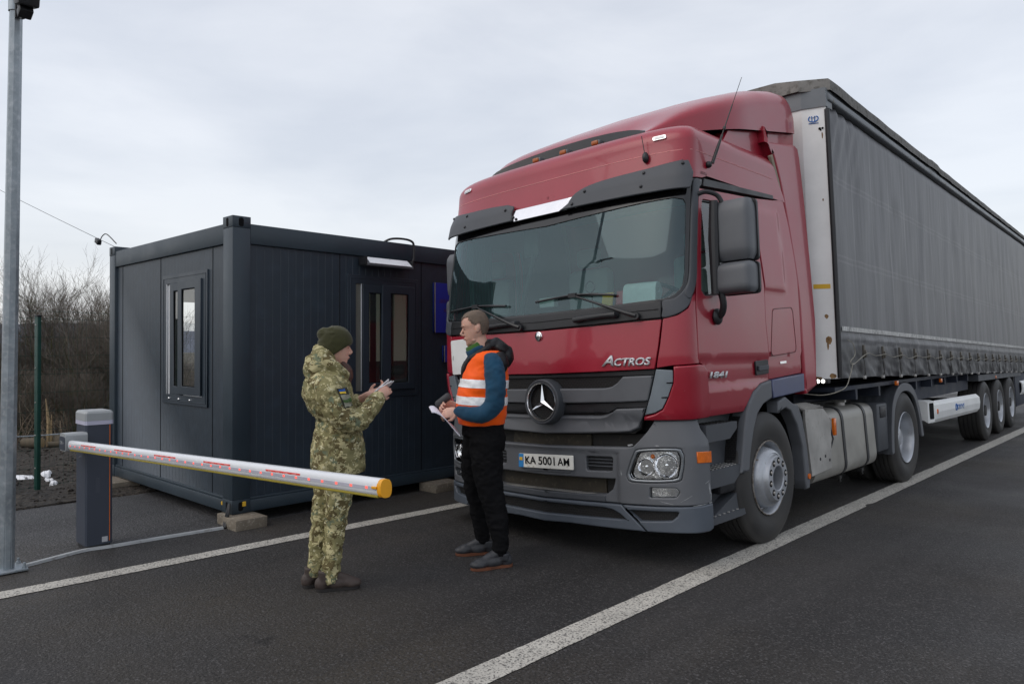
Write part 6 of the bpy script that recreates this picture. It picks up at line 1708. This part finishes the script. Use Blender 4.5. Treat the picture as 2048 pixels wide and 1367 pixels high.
def boot(name, loc, ang, parent, m, sole, L_=.29, collar=.13, toe_up=0., lace=None):
    """shoe: sole, upper, tongue; loc = ankle point on ground, toe along +x rotated by ang"""
    Q = Matrix.Rotation(ang, 3, 'Z'); loc = Vector(loc)
    def W_(p): return loc+Q@Vector(p)
    bm = BM(); h = -.085
    ell(bm, W_((h+.035, 0, .045)), (.045, .036, .05), Q); ell(bm, W_((.05, 0, .045)), (.075, .042, .042), Q); ell(bm, W_((L_*.52, 0, .036)), (.062, .046, .032), Q); ell(bm, W_((L_*.44, 0, .045)), (.06, .042, .036), Q)
    rings(bm, [(.05, loc.x+(Q@Vector((-.02, 0, 0))).x, loc.y+(Q@Vector((-.02, 0, 0))).y, .048, .040), (collar, loc.x+(Q@Vector((-.025, 0, 0))).x, loc.y+(Q@Vector((-.025, 0, 0))).y, .048, .042)])
    tube(bm, [W_((.02, 0, .10)), W_((.09, 0, .072)), W_((.14, 0, .055))], [.034, .03, .022], 12)
    up = fuse(name, bm, m, parent, voxel=.006, sm=3, fold=lambda p, n_: .0012*ridge(p, (60, 60, 60)))
    bm = BM(); out_ = [(-.092, .0), (-.085, .026), (-.06, .038), (0, .036), (.05, .040), (.11, .050), (.16, .046), (.195, .026), (.205, 0), (.195, -.024), (.16, -.042), (.11, -.046), (.05, -.038), (0, -.036), (-.06, -.038), (-.085, -.026)]
    out_ = smooth_poly([(x*L_/.29, y) for x, y in out_], 2)
    prism(bm, out_, lambda p, k: W_((p[0], p[1], .002+.018*k)))
    so = obj('sole', bm, sole, up, smooth=50)
    bm = BM()
    for i in range(5):
        x = .045+.022*i; z = .098-.011*i
        tube(bm, [W_((x, -.026, z-.008)), W_((x+.004, 0, z+.014)), W_((x, .026, z-.008))], .0028, 6)
        tube(bm, [W_((x, -.026, z-.008)), W_((x+.02, .026, z-.016))], .0025, 6)
    obj('laces', bm, lace or sole, up)
    return up

# ---- the guard: camouflage parka, seen from her right ------------------------------
Wm = empty('person', (-4.088, 2.65, 0), (0, 0, R(63)), 'woman in olive knit hat and pixel camouflage parka reading papers beside the barrier boom end', 'person'); Wm.scale = (.982, .982, .982)
bm = BM()
Qw, Tw = head(bm, (.024, -.005, 1.556), R(-6), R(7), .95, True)
tube(bm, [(.005, 0, 1.51), (-.015, 0, 1.42), (-.035, 0, 1.33)], [.046, .05, .06], 16)
rings(bm, interp([(.80, 0.02, 0, .08, .11), (1.0, 0.02, 0, .07, .10), (1.2, -.01, 0, .07, .12), (1.36, -.03, 0, .05, .13)], 3))
limb(bm, [(-.05, -.17, 1.31), (.055, -.235, 1.115), (.20, -.165, 1.15), (.285, -.085, 1.235)], [.04, .035, .03, .025])
limb(bm, [(-.05, .17, 1.31), (.04, .225, 1.12), (.12, .165, 1.16), (.235, .055, 1.24)], [.04, .035, .03, .024])
limb(bm, [(.02, -.085, .84), (.014, -.07, .42), (-.02, -.056, .08)], [.055, .036, .03]); limb(bm, [(-.01, .085, .84), (-.058, .072, .42), (-.10, .06, .08)], [.055, .036, .03])
hand(bm, (.285, -.085, 1.238), (.62, .25, .42), (.30, -.75, .35), .75, 1, .93)
hand(bm, (.235, .052, 1.242), (.75, -.25, .25), (-.1, .6, -.75), .55, 1, .93)
wb = fuse('body', bm, M_skinw, Wm, voxel=.0045, sm=2)
face_bits(Tw, Qw, wb, .93, M_hair1)
def foldc(p, n_):
    k = .010*(ridge(p, (9, 9, 13))-.5)+.005*(ridge(p, (22, 22, 30), 5)-.5)
    if 1.02 < p.z < 1.12: k += .006*(ridge(p, (20, 20, 60), 3)-.5)
    return k
bm = BM()
rings(bm, interp([(.755, .038, 0, .163, .205), (.80, .036, 0, .172, .212), (.95, .034, 0, .165, .205), (1.03, .035, 0, .145, .185), (1.085, .035, 0, .132, .165), (1.15, .005, 0, .152, .185), (1.25, -.030, 0, .160, .205), (1.33, -.035, 0, .145, .20), (1.385, -.035, 0, .115, .16), (1.43, -.03, 0, .09, .10)], 4))
ell(bm, (-.05, -.17, 1.30), (.085, .085, .09)); ell(bm, (-.05, .17, 1.30), (.085, .085, .09))
limb(bm, [(-.05, -.195, 1.31), (-.02, -.235, 1.21), (.055, -.245, 1.115), (.13, -.215, 1.10), (.20, -.165, 1.15), (.278, -.10, 1.225)], [.088, .086, .080, .072, .062, .050])
limb(bm, [(-.05, .195, 1.31), (-.02, .225, 1.20), (.04, .23, 1.12), (.10, .19, 1.13), (.17, .12, 1.19)], [.088, .083, .078, .068, .056])
ja = fuse('parka', bm, M_camo, Wm, voxel=.009, sm=4, fold=foldc)
bm = BM()     # hood pushed back round the neck
ell(bm, (-.085, 0, 1.43), (.105, .125, .105), Matrix.Rotation(R(-20), 3, 'Y')); ell(bm, (-.06, 0, 1.50), (.085, .108, .075), Matrix.Rotation(R(25), 3, 'Y'))
tube(bm, curve_pts([(-.10, .0, 1.545), (-.06, -.095, 1.50), (.02, -.105, 1.42), (.070, -.06, 1.375), (.085, 0, 1.35), (.070, .06, 1.375), (.02, .105, 1.44), (-.06, .095, 1.50), (-.10, 0, 1.545)], 5), .036, 12)
ell(bm, (-.02, 0, 1.385), (.10, .115, .04))
hdw = fuse('hood', bm, M_camo, ja, voxel=.008, sm=4, fold=lambda p, n_: .010*(ridge(p, (12, 12, 14), 2)-.5))
bm = BM(); tube(bm, curve_pts([(-.17, -.02, 1.35), (-.15, -.11, 1.345), (-.06, -.155, 1.355), (.03, -.14, 1.365), (.09, -.08, 1.37)], 4), [.010]*17, 8); obj('collar_seam', bm, M_camo, ja)
# hat
bm = BM(); head_loft(bm, Tw, .017)
pn = Qw@Vector((.82, 0, -1)).normalized()
bmesh.ops.bisect_plane(bm, geom=bm.verts[:]+bm.edges[:]+bm.faces[:], plane_co=Tw((.10, 0, .044)), plane_no=pn, clear_outer=True)
bmesh.ops.holes_fill(bm, edges=[e for e in bm.edges if e.is_boundary], sides=0)
ell(bm, Tw((-.012, 0, .078)), (.092, .076, .072), Qw@Matrix.Rotation(R(-8), 3, 'Y')); ell(bm, Tw((-.085, 0, .080)), (.052, .056, .046), Qw@Matrix.Rotation(R(15), 3, 'Y')); ell(bm, Tw((-.065, 0, .01)), (.062, .070, .062), Qw); ell(bm, Tw((.045, 0, .062)), (.058, .068, .050), Qw@Matrix.Rotation(R(20), 3, 'Y'))
fuse('knit_hat', bm, M_hat, Wm, voxel=.006, sm=3, fold=lambda p, n_: (.006*(ridge(p, (12, 5, 30), 1)-.5) if p.x < .0 else .0)+.0006*math.sin(p.y*900))
bm = BM(); tube(bm, curve_pts([(.055, -.03, 1.46), (.085, -.045, 1.42), (.095, -.06, 1.36), (.085, -.07, 1.29)], 4), [.02]*5+[.024]*4+[.014]*4, 10); tube(bm, curve_pts([(.06, .02, 1.46), (.10, -.02, 1.42), (.108, -.03, 1.36), (.10, -.04, 1.29)], 4), [.02]*5+[.022]*4+[.012]*4, 10)
fuse('hair', bm, M_hair1, Wm, voxel=.005, sm=2)
bm = BM()
for leg, s_ in (([(.025, -.085, .86), (.032, -.08, .62), (.010, -.068, .40), (-.008, -.058, .20), (-.020, -.055, .085)], 1), ([(-.01, .085, .86), (-.03, .08, .62), (-.062, .07, .40), (-.085, .062, .20), (-.102, .06, .10)], -1)):
    limb(bm, leg, [.104, .086, .068, .061, .058])
ell(bm, (.0, 0, .88), (.135, .17, .13))
fuse('trousers', bm, M_camo2, Wm, voxel=.009, sm=3, fold=lambda p, n_: .010*(ridge(p, (9, 9, 11), 6)-.5)+.006*(ridge(p, (24, 24, 34), 8)-.5))
boot('boot', (-.022, -.055, 0), R(-2), Wm, M_boot, M_sole, .27); boot('boot', (-.10, .06, 0), R(6), Wm, M_boot, M_sole, .27)
# sleeve patches laid on the right upper arm
def on_mesh(ob, p, d):
    ok, loc, nor, i = ob.ray_cast(Vector(p), Vector(d).normalized()); return (loc, nor) if ok else (Vector(p), -Vector(d))
bpy.context.view_layer.update()
def sleeve_patch(name, u0, u1, z0, z1, m, par, push, skew=.25):
    bm = BM(); g = []
    for i in range(7):
        row = []
        for j in range(7):
            u = u0+(u1-u0)*i/6; z = z0+(z1-z0)*j/6; x = u-(1.3-z)*-.0-(z-1.30)*-skew*-1
            loc, nor = on_mesh(ja, (x, -.6, z), (0, 1, 0)); row.append(bm.verts.new(loc+nor*push))
        g.append(row)
    for a, b in zip(g, g[1:]):
        for j in range(6): bm.faces.new((a[j], b[j], b[j+1], a[j+1]))
    return obj(name, bm, m, par, smooth=60)
sp0 = sleeve_patch('sleeve_patch', -.005, .072, 1.185, 1.305, M_pdark, ja, .003, .35)
sleeve_patch('flag_blue_half', .002, .048, 1.285, 1.300, M_ublue, sp0, .0090, .35); sleeve_patch('flag_yellow_half', .002, .048, 1.268, 1.2845, M_uyel, sp0, .0090, .35)
sleeve_patch('patch_field', .0, .068, 1.19, 1.262, M_patch, sp0, .0085, .35); sleeve_patch('patch_bar', .0, .068, 1.218, 1.236, M_pgreen, sp0, .0105, .35)
# papers in her hands
bm = BM()
for i, (dx, a) in enumerate(((0, 0), (.008, 6), (-.006, -7))):
    rotbox(bm, (.325+dx, -.025+.006*i, 1.292+.004*i), (.125, .085, .004), Matrix.Rotation(R(-22), 3, 'X')@Matrix.Rotation(R(-32+a), 3, 'Y')@Matrix.Rotation(R(a*2), 3, 'Z'))
o = obj('papers', bm, M_paper, None, smooth=0); o.matrix_world = Matrix.Translation(Wm.location)@Matrix.Rotation(R(63), 4, 'Z')@Matrix.Scale(.982, 4)
tag(o, 'small folded white papers held up in the hands of the woman in camouflage', 'papers')

# ---- the driver: orange vest over a blue fleece, seen from his left -------------------
Mn = empty('person', (-3.80, 3.72, 0), (0, 0, R(231.5)), 'man in orange high visibility vest and black trousers standing before the truck grille', 'person')
bm = BM()
Qm, Tm = head(bm, (.060, .0, 1.665), R(4), R(13), 1.0)
tube(bm, [(.045, 0, 1.62), (.02, 0, 1.54), (-.02, 0, 1.44)], [.058, .06, .085], 18)
rings(bm, interp([(.86, 0, 0, .09, .13), (1.1, .01, 0, .10, .13), (1.3, -.01, 0, .10, .14), (1.44, -.03, 0, .06, .14)], 3))
limb(bm, [(-.05, .18, 1.40), (-.05, .24, 1.16), (.06, .22, 1.07), (.19, .13, 1.085)], [.04, .038, .034, .028])
limb(bm, [(-.07, -.18, 1.40), (-.06, -.24, 1.16), (.08, -.20, 1.10), (.20, -.10, 1.11)], [.04, .038, .034, .028])
limb(bm, [(-.01, .10, .88), (-.04, .14, .52), (-.095, .17, .2), (-.10, .17, .08)], [.07, .05, .034, .032]); limb(bm, [(.01, -.10, .88), (.045, -.145, .52), (-.005, -.175, .2), (-.012, -.175, .08)], [.07, .05, .034, .032])
hand(bm, (.19, .125, 1.083), (.98, -.25, -.12), (.0, .85, .45), .62, -1, 1.0, thumb=.35)
hand(bm, (.20, -.10, 1.112), (.9, .25, .10), (-.1, -.85, .4), .75, 1, 1.0)
mb = fuse('body', bm, M_skinm, Mn, voxel=.0045, sm=2)
M_hairm = mat('short_brown_hair', (.13, .095, .07), .8, var=(30, .35), fine=(160, (.20, .16, .13), .5, .8), bump=(260, .8, .003))
face_bits(Tm, Qm, mb, 1.0, M_hairm)
def hair_keep(q):
    if q.x > .040: return q.z > .090 - (.008 if abs(q.y) < .025 else 0)
    if q.x > .010: return q.z > .060-.9*(.040-q.x)*.0 - (.040-q.x)*1.1
    if q.x > -.030: return q.z > .032 if q.x < .002 else q.z > .006
    return q.z > -.050
bm = BM(); head_loft(bm, Tm, .0045, hair_keep)
r = bmesh.ops.solidify(bm, geom=bm.faces[:], thickness=.007)
hr = obj('hair', bm, M_hairm, Mn, smooth=180)
for v in hr.data.vertices: v.co += v.normal*.0028*noise.noise(v.co*80)
M_fleece = cloth('blue_fleece', (.012, .055, .105), .9, k=.2, bump=(300, .4, .002), sheen=.08)
bm = BM()
limb(bm, [(-.045, .165, 1.435), (-.055, .205, 1.37), (-.06, .25, 1.25), (-.048, .255, 1.14), (.02, .245, 1.075), (.10, .205, 1.07), (.185, .140, 1.085)], [.070, .074, .070, .068, .062, .053, .044])
limb(bm, [(-.055, -.165, 1.435), (-.07, -.205, 1.37), (-.07, -.25, 1.25), (-.05, -.255, 1.15), (.02, -.235, 1.095), (.10, -.18, 1.10), (.185, -.115, 1.11)], [.070, .074, .070, .068, .062, .053, .044])
ell(bm, (-.045, 0, 1.42), (.10, .19, .08))
tube(bm, [(.025, 0, 1.45), (.045, 0, 1.505), (.060, 0, 1.535)], [.090, .082, .074], 20)
def foldm(p, n_): return .006*(ridge(p, (8, 8, 14), 3)-.5)+.003*(ridge(p, (20, 20, 28), 8)-.5)
fuse('fleece', bm, M_fleece, Mn, voxel=.009, sm=4, fold=foldm)
bm = BM(); tube(bm, [(.045, 0, 1.50), (.064, 0, 1.542), (.072, 0, 1.556)], [.073, .068, .062], 18); obj('green_collar', bm, cloth('green_cloth', (.05, .13, .025)), Mn)
M_puff = cloth('black_padded_nylon', (.014, .014, .016), .42, bump=(30, .5, .01), sheen=0)
bm = BM()
rings(bm, interp([(1.05, .0, 0, .13, .16), (1.30, -.015, 0, .135, .175), (1.42, -.04, 0, .105, .165), (1.475, -.04, 0, .08, .14)], 3))
ell(bm, (-.10, .165, 1.42), (.062, .052, .085)); ell(bm, (-.10, -.165, 1.42), (.062, .052, .085))
tube(bm, curve_pts([(-.10, 0, 1.585), (-.06, .085, 1.55), (.02, .10, 1.50), (.09, .075, 1.45), (.14, .035, 1.37), (.155, .015, 1.28)], 5), [.026]*16+[.022]*5+[.014]*5, 12)
tube(bm, curve_pts([(-.10, 0, 1.585), (-.06, -.085, 1.55), (.02, -.10, 1.50), (.09, -.075, 1.45), (.14, -.035, 1.37), (.155, -.015, 1.28)], 5), [.026]*16+[.022]*5+[.014]*5, 12)
ell(bm, (-.115, 0, 1.52), (.080, .13, .062), Matrix.Rotation(R(-28), 3, 'Y')); ell(bm, (-.165, 0, 1.46), (.055, .12, .085), Matrix.Rotation(R(-12), 3, 'Y')); ell(bm, (-.06, 0, 1.545), (.065, .10, .045), Matrix.Rotation(R(-15), 3, 'Y'))
fuse('padded_gilet', bm, M_puff, Mn, voxel=.009, sm=4, fold=lambda p, n_: .006*(ridge(p, (7, 7, 12), 1)-.5)+.0015*(ridge(p, (24, 24, 36), 5)-.5))
M_vest = cloth('hi_vis_orange', (1.0, .115, .002), .6, k=.03, sheen=.1)
bv = M_vest.node_tree.nodes['Principled BSDF']; 
bm = BM()
rings(bm, interp([(.985, .012, 0, .165, .195), (1.02, .012, 0, .170, .20), (1.12, .012, 0, .182, .205), (1.20, .008, 0, .180, .205), (1.30, -.008, 0, .170, .205), (1.38, -.022, 0, .155, .195), (1.44, -.030, 0, .140, .185), (1.48, -.032, 0, .120, .165), (1.505, -.035, 0, .09, .14)], 4), k=2.5)
vest = fuse('high_visibility_vest', bm, M_vest, Mn, voxel=.009, sm=2, fold=lambda p, n_: .007*(ridge(p, (5, 5, 9), 2)-.5)+.004*(ridge(p, (10, 10, 22), 5)-.5))
M_retro = mat('retroreflective_tape', (.93, .94, .95), .35, metal=0., var=(30, .04), bump=(26, .6, .008), spec=.8)
for z in (1.275, 1.155): band('reflective_band', vest, (z-.029, .03), (z+.029, .03), M_retro, vest, .003)
band('hem_binding', vest, (.98, -.03), (1.0, -.03), M_vest, vest, .002)
M_trk = cloth('black_jersey', (.0065, .0065, .0075), .95, sheen=.0)
M_trk.node_tree.nodes['Principled BSDF'].inputs['Specular IOR Level'].default_value = .12
bm = BM()
rings(bm, interp([(.90, .0, 0, .15, .185), (.97, .0, 0, .148, .182), (1.03, .005, 0, .15, .18)], 2))
ell(bm, (-.02, .075, .88), (.135, .115, .14)); ell(bm, (.0, -.08, .88), (.13, .11, .14))
limb(bm, [(-.01, .10, .88), (-.015, .12, .70), (-.04, .14, .52), (-.08, .16, .34), (-.095, .17, .20), (-.10, .17, .115)], [.125, .108, .088, .074, .062, .054])
limb(bm, [(.01, -.10, .88), (.045, -.125, .70), (.045, -.145, .52), (.015, -.165, .34), (-.005, -.175, .20), (-.012, -.175, .12)], [.125, .106, .086, .072, .060, .052])
fuse('trousers', bm, M_trk, Mn, voxel=.009, sm=3, fold=lambda p, n_: .010*(ridge(p, (8, 8, 12), 4)-.5)+.006*(ridge(p, (20, 20, 34), 9)-.5))
M_shoe = mat('dark_work_shoe', (.035, .037, .042), .5, var=(20, .3), bump=(70, .2, .001)); M_osole = mat('orange_brown_sole', (.13, .045, .02), .7, var=(20, .3)); M_olace = mat('orange_lace', (.28, .06, .02), .7)
boot('shoe', (-.095, .17, 0), R(14), Mn, M_shoe, M_osole, .30, .10, lace=M_olace); boot('shoe', (-.022, -.175, 0), R(2), Mn, M_shoe, M_osole, .30, .10, lace=M_olace)
MW = Matrix.Translation(Mn.location)@Matrix.Rotation(R(231.5), 4, 'Z')
bm = BM(); g = []
for i in range(13):
    u = i/12; row = []
    for j in range(5):
        v = j/4
        f = .375-.195*u; z = 1.088-.155*u**1.35+.012*math.sin(u*5); row.append(bm.verts.new((f+.012*v, .185-.25*v, z+.018*v-.0+.01*math.sin(u*8)*v)))
    g.append(row)
for a, b in zip(g, g[1:]):
    for j in range(4): bm.faces.new((a[j], a[j+1], b[j+1], b[j]))
r = bmesh.ops.extrude_face_region(bm, geom=bm.faces[:])
for q in r['geom']:
    if isinstance(q, bmesh.types.BMVert): q.co.z -= .006
o = obj('notepad', bm, mat('pale_lilac_paper', (.74, .74, .84), .6, var=(8, .04)), None, smooth=40); o.matrix_world = MW
tag(o, 'pale loose paper sheets drooping from the hand of the man in the orange vest', 'papers')
bm = BM(); rotbox(bm, (.285, -.06, 1.150), (.135, .055, .055), Matrix.Rotation(R(38), 3, 'Y'), bev=.022); o = obj('dark_case', bm, mat('charcoal_case', (.035, .036, .04), .6), None, smooth=50); o.matrix_world = MW
tag(o, 'dark rounded case gripped in the far hand of the vested man', 'case')
# kitchen roll lying on the dashboard (on the truck's right-hand side of the screen, behind the glass)
PR = empty('paper_roll', (0, 0, 0), (0, 0, 0), 'white kitchen paper roll lying behind the windscreen above the wiper', 'paper roll')
PR.matrix_world = Matrix.Translation(T.location)@T.rotation_euler.to_matrix().to_4x4()@Matrix.Translation((.735, .36, 1.972))@Matrix.Rotation(R(10), 4, 'Z')
bm = BM(); lathe(bm, [(.02, -.13), (.065, -.13), (.067, -.12), (.067, .12), (.065, .13), (.02, .13), (.02, -.13)], 32, 'X'); obj('roll', bm, mat('soft_paper', (.86, .88, .87), .9, var=(30, .05), bump=(60, .5, .004)), PR, smooth=40)
bm = BM(); v = [[bm.verts.new((x, -.066-.004*k, .0-.03*k)) for x in (-.13, .13)] for k in range(4)]
for a, b in zip(v, v[1:]): bm.faces.new((a[0], a[1], b[1], b[0]))
obj('loose_sheet', bm, bpy.data.materials['soft_paper'], PR)
# ---------------------------------------------------------------- bare shrubs, undergrowth, logs
M_bark = mat('shrub_bark', (.13, .108, .088), .9, var=(3, .3), fine=(2, (.08, .08, .03), .55, .7))
M_twig = mat('dry_twigs', (.14, .108, .075), .9, var=(1, .35))
M_olive = mat('mossy_bark', (.07, .07, .022), .9, var=(3, .3))
def strut(bm, a, b, r0, r1, n=3):
    d = (b-a)
    if d.length < 1e-4: return
    u, v = frame_of(d)
    A = [bm.verts.new(a+(u*math.cos(2*math.pi*k/n)+v*math.sin(2*math.pi*k/n))*r0) for k in range(n)]
    Bv = [bm.verts.new(b+(u*math.cos(2*math.pi*k/n)+v*math.sin(2*math.pi*k/n))*r1) for k in range(n)]
    for k in range(n): bm.faces.new((A[k], A[(k+1) % n], Bv[(k+1) % n], Bv[k]))
def grow(bms, rng, p, d, L_, r, lvl, maxl):
    nseg = 5 if lvl < 2 else 4 if lvl == 2 else 3
    q = p.copy(); dd = d.copy()
    for i in range(nseg):
        t = (i+1)/nseg
        dd = (dd+Vector((rng.uniform(-1, 1), rng.uniform(-1, 1), rng.uniform(-.35, .8)))*.16+Vector((0, 0, .10 if lvl else .03))).normalized()
        nq = q+dd*L_/nseg
        ra, rb = r*(1-.6*(i/nseg)), r*(1-.6*t)
        strut(bms[0 if lvl < 1 else 1], q, nq, ra, rb, 5 if lvl == 0 else 3)
        if lvl < maxl:
            for _ in range(rng.choice((2, 3)) if lvl < 2 else 2):
                a = rng.uniform(0, 2*math.pi); u, v = frame_of(dd)
                if lvl == 2 and rng.random() < .35: continue
                nd = (dd*1.0+(u*math.cos(a)+v*math.sin(a))*rng.uniform(.5, .95)).normalized()
                grow(bms, rng, q.lerp(nq, rng.random()), nd, L_*rng.uniform(.36, .58), max(.0028, rb*.5), lvl+1, maxl)
        q = nq
def shrub_mesh(seed, h, stems, maxl=3):
    rng = random.Random(seed); bms = [BM(), BM()]
    for k in range(stems):
        a = 2*math.pi*k/stems+rng.uniform(-.4, .4); sp = rng.uniform(.08, .5)
        d = Vector((math.cos(a)*sp, math.sin(a)*sp, 1)).normalized()
        grow(bms, rng, Vector((math.cos(a)*.1, math.sin(a)*.1, 0)), d, h*rng.uniform(.65, .9), .022*rng.uniform(.7, 1.2)*h/3, 0, maxl)
    out = []
    for b, nm in zip(bms, ('stems', 'twigs')):
        me = bpy.data.meshes.new(nm); b.to_mesh(me); b.free(); out.append(me)
    out[0].materials.append(M_olive); out[1].materials.append(M_bark)
    return out
m1 = shrub_mesh(3, 3.6, 11); m2 = shrub_mesh(8, 2.6, 9); m3 = shrub_mesh(21, 2.2, 8)
spots = [(-16.6, 4.55, m1, 1.0, 0, 'tall bare shrub with the widest crown, behind the green fence post'),
         (-14.9, 4.62, m2, 1.08, 40, 'bare leafless shrub growing right against the left corner of the office'),
         (-17.2, 3.7, m2, 1.05, 120, 'bare shrub partly hidden by the galvanised pole'),
         (-18.8, 6.2, m1, .85, 200, 'bare shrub set farther back behind the office corner'),
         (-13.6, 3.95, m3, .62, 30, 'low bare bush between the fence post and the barrier housing'),
         (-14.2, 3.35, m3, .66, 160, 'low tangled bush beside the galvanised pole'),
         (-15.4, 5.2, m3, 1.0, 250, 'dense mid height bush behind the barrier housing'),
         (-21, 7.0, m2, 1.3, 80, 'far bare shrub near the foot of the ridge'),
         (-16.5, 2.6, m2, .9, 10, 'bare bush left of the galvanised pole'),
         (-13.9, 5.3, m2, .95, 290, 'bare bush standing behind the office end wall')]
for x, y, ms, s, a, lab in spots:
    t = empty('bare_shrub', (x, y, soil_h(x, y)-.02), (0, 0, R(a)), lab, 'shrub', 'bare shrubs beyond the fence'); t.scale = (s*.74, s*.74, s*.68)
    for me, nm in zip(ms, ('stems', 'twigs')):
        o = bpy.data.objects.new(nm, me); C.objects.link(o); o.parent = t
rng = random.Random(5); bm = BM()
for i in range(6000):
    x = -12.6-rng.random()**.8*11; y = 1.0+rng.random()*8.5
    p = Vector((x, y, soil_h(x, y)-.02)); L_ = rng.uniform(.3, 1.0); d = Vector((rng.gauss(0, .55), rng.gauss(0, .55), rng.uniform(.35, 1.0))).normalized()
    q = p+d*L_*.5; d2 = (d+Vector((rng.gauss(0, .5), rng.gauss(0, .5), rng.uniform(-.5, .2)))).normalized(); e2 = q+d2*L_*.5
    strut(bm, p, q, .0065, .005); strut(bm, q, e2, .005, .0025)
tag(obj('undergrowth', bm, M_twig, smooth=0), 'tangled brown brushwood and dead stems filling the ground beyond the fence', 'undergrowth', kind='stuff')
M_log = mat('cut_log', (.10, .08, .055), .85, var=(6, .3)); M_pale = mat('pale_split_wood', (.30, .22, .12), .8, var=(5, .2))
for i, (x, y, r, ln, a, lab) in enumerate(((-12.85, 3.38, .09, .4, 20, 'thick cut log lying end-on below the broken stake'), (-12.5, 3.22, .045, .6, 80, 'slim pale log leaning below the broken stake'), (-12.75, 2.98, .075, .3, 35, 'cut log just right of the green fence post'), (-12.9, 2.55, .05, .3, 60, 'small log end left of the green fence post'), (-12.6, 3.62, .08, .4, 10, 'log end close beside the barrier arm carrier'))):
    bm = BM(); z = soil_h(x, y)+r*.8
    n_ = 12; prev = None
    d = Vector((math.cos(R(a)), math.sin(R(a)), .03*i-.05))
    u, v = frame_of(d); rs = []
    for t in (0, .3, .7, 1):
        rs.append([bm.verts.new(Vector((x, y, z))+d*ln*t+(u*math.cos(k*2*math.pi/n_)+v*math.sin(k*2*math.pi/n_))*r*(1+.1*noise.noise(Vector((k, t*3, i))))) for k in range(n_)])
    for p, q in zip(rs, rs[1:]):
        for k in range(n_): bm.faces.new((p[k], p[(k+1) % n_], q[(k+1) % n_], q[k]))
    f1 = bm.faces.new(rs[0][::-1]); f2 = bm.faces.new(rs[-1]); f1.material_index = f2.material_index = 1
    tag(obj('log', bm, [M_log, M_pale]), lab, 'log', 'cut logs beyond the fence')
bm = BM(); x, y = -12.75, 3.30; z = soil_h(x, y)
tube(bm, [(x, y, z-.05), (x+.01, y, z+.35), (x-.03, y-.03, z+.72)], [.032, .028, .005], 6); tube(bm, [(x+.03, y+.03, z), (x+.035, y+.03, z+.48)], [.02, .006], 5)
tag(obj('broken_stake', bm, M_pale, smooth=0), 'pale splintered wooden stake standing among the logs', 'stake')
# clods and stones on the bank
rng = random.Random(11); bm = BM()
for i in range(2200):
    x = -8.2-rng.random()*5.5; y = .5+rng.random()*3.4; s = rng.uniform(.005, .016)*(1+1.3*(rng.random() < .04))
    M = Matrix.Translation((x, y, (soil_h(x, y) if x < -8.3 else 0)+s*.3))@Matrix.Rotation(rng.random()*6, 4, 'Z')@Matrix.Diagonal((s*rng.uniform(.7, 1.4), s, s*.6, 1))
    bmesh.ops.create_icosphere(bm, subdivisions=1, radius=1, matrix=M)
tag(obj('gravel_and_clods', bm, M_soil, smooth=0), 'loose clods and gravel scattered on the dark soil bank', 'gravel', kind='stuff')
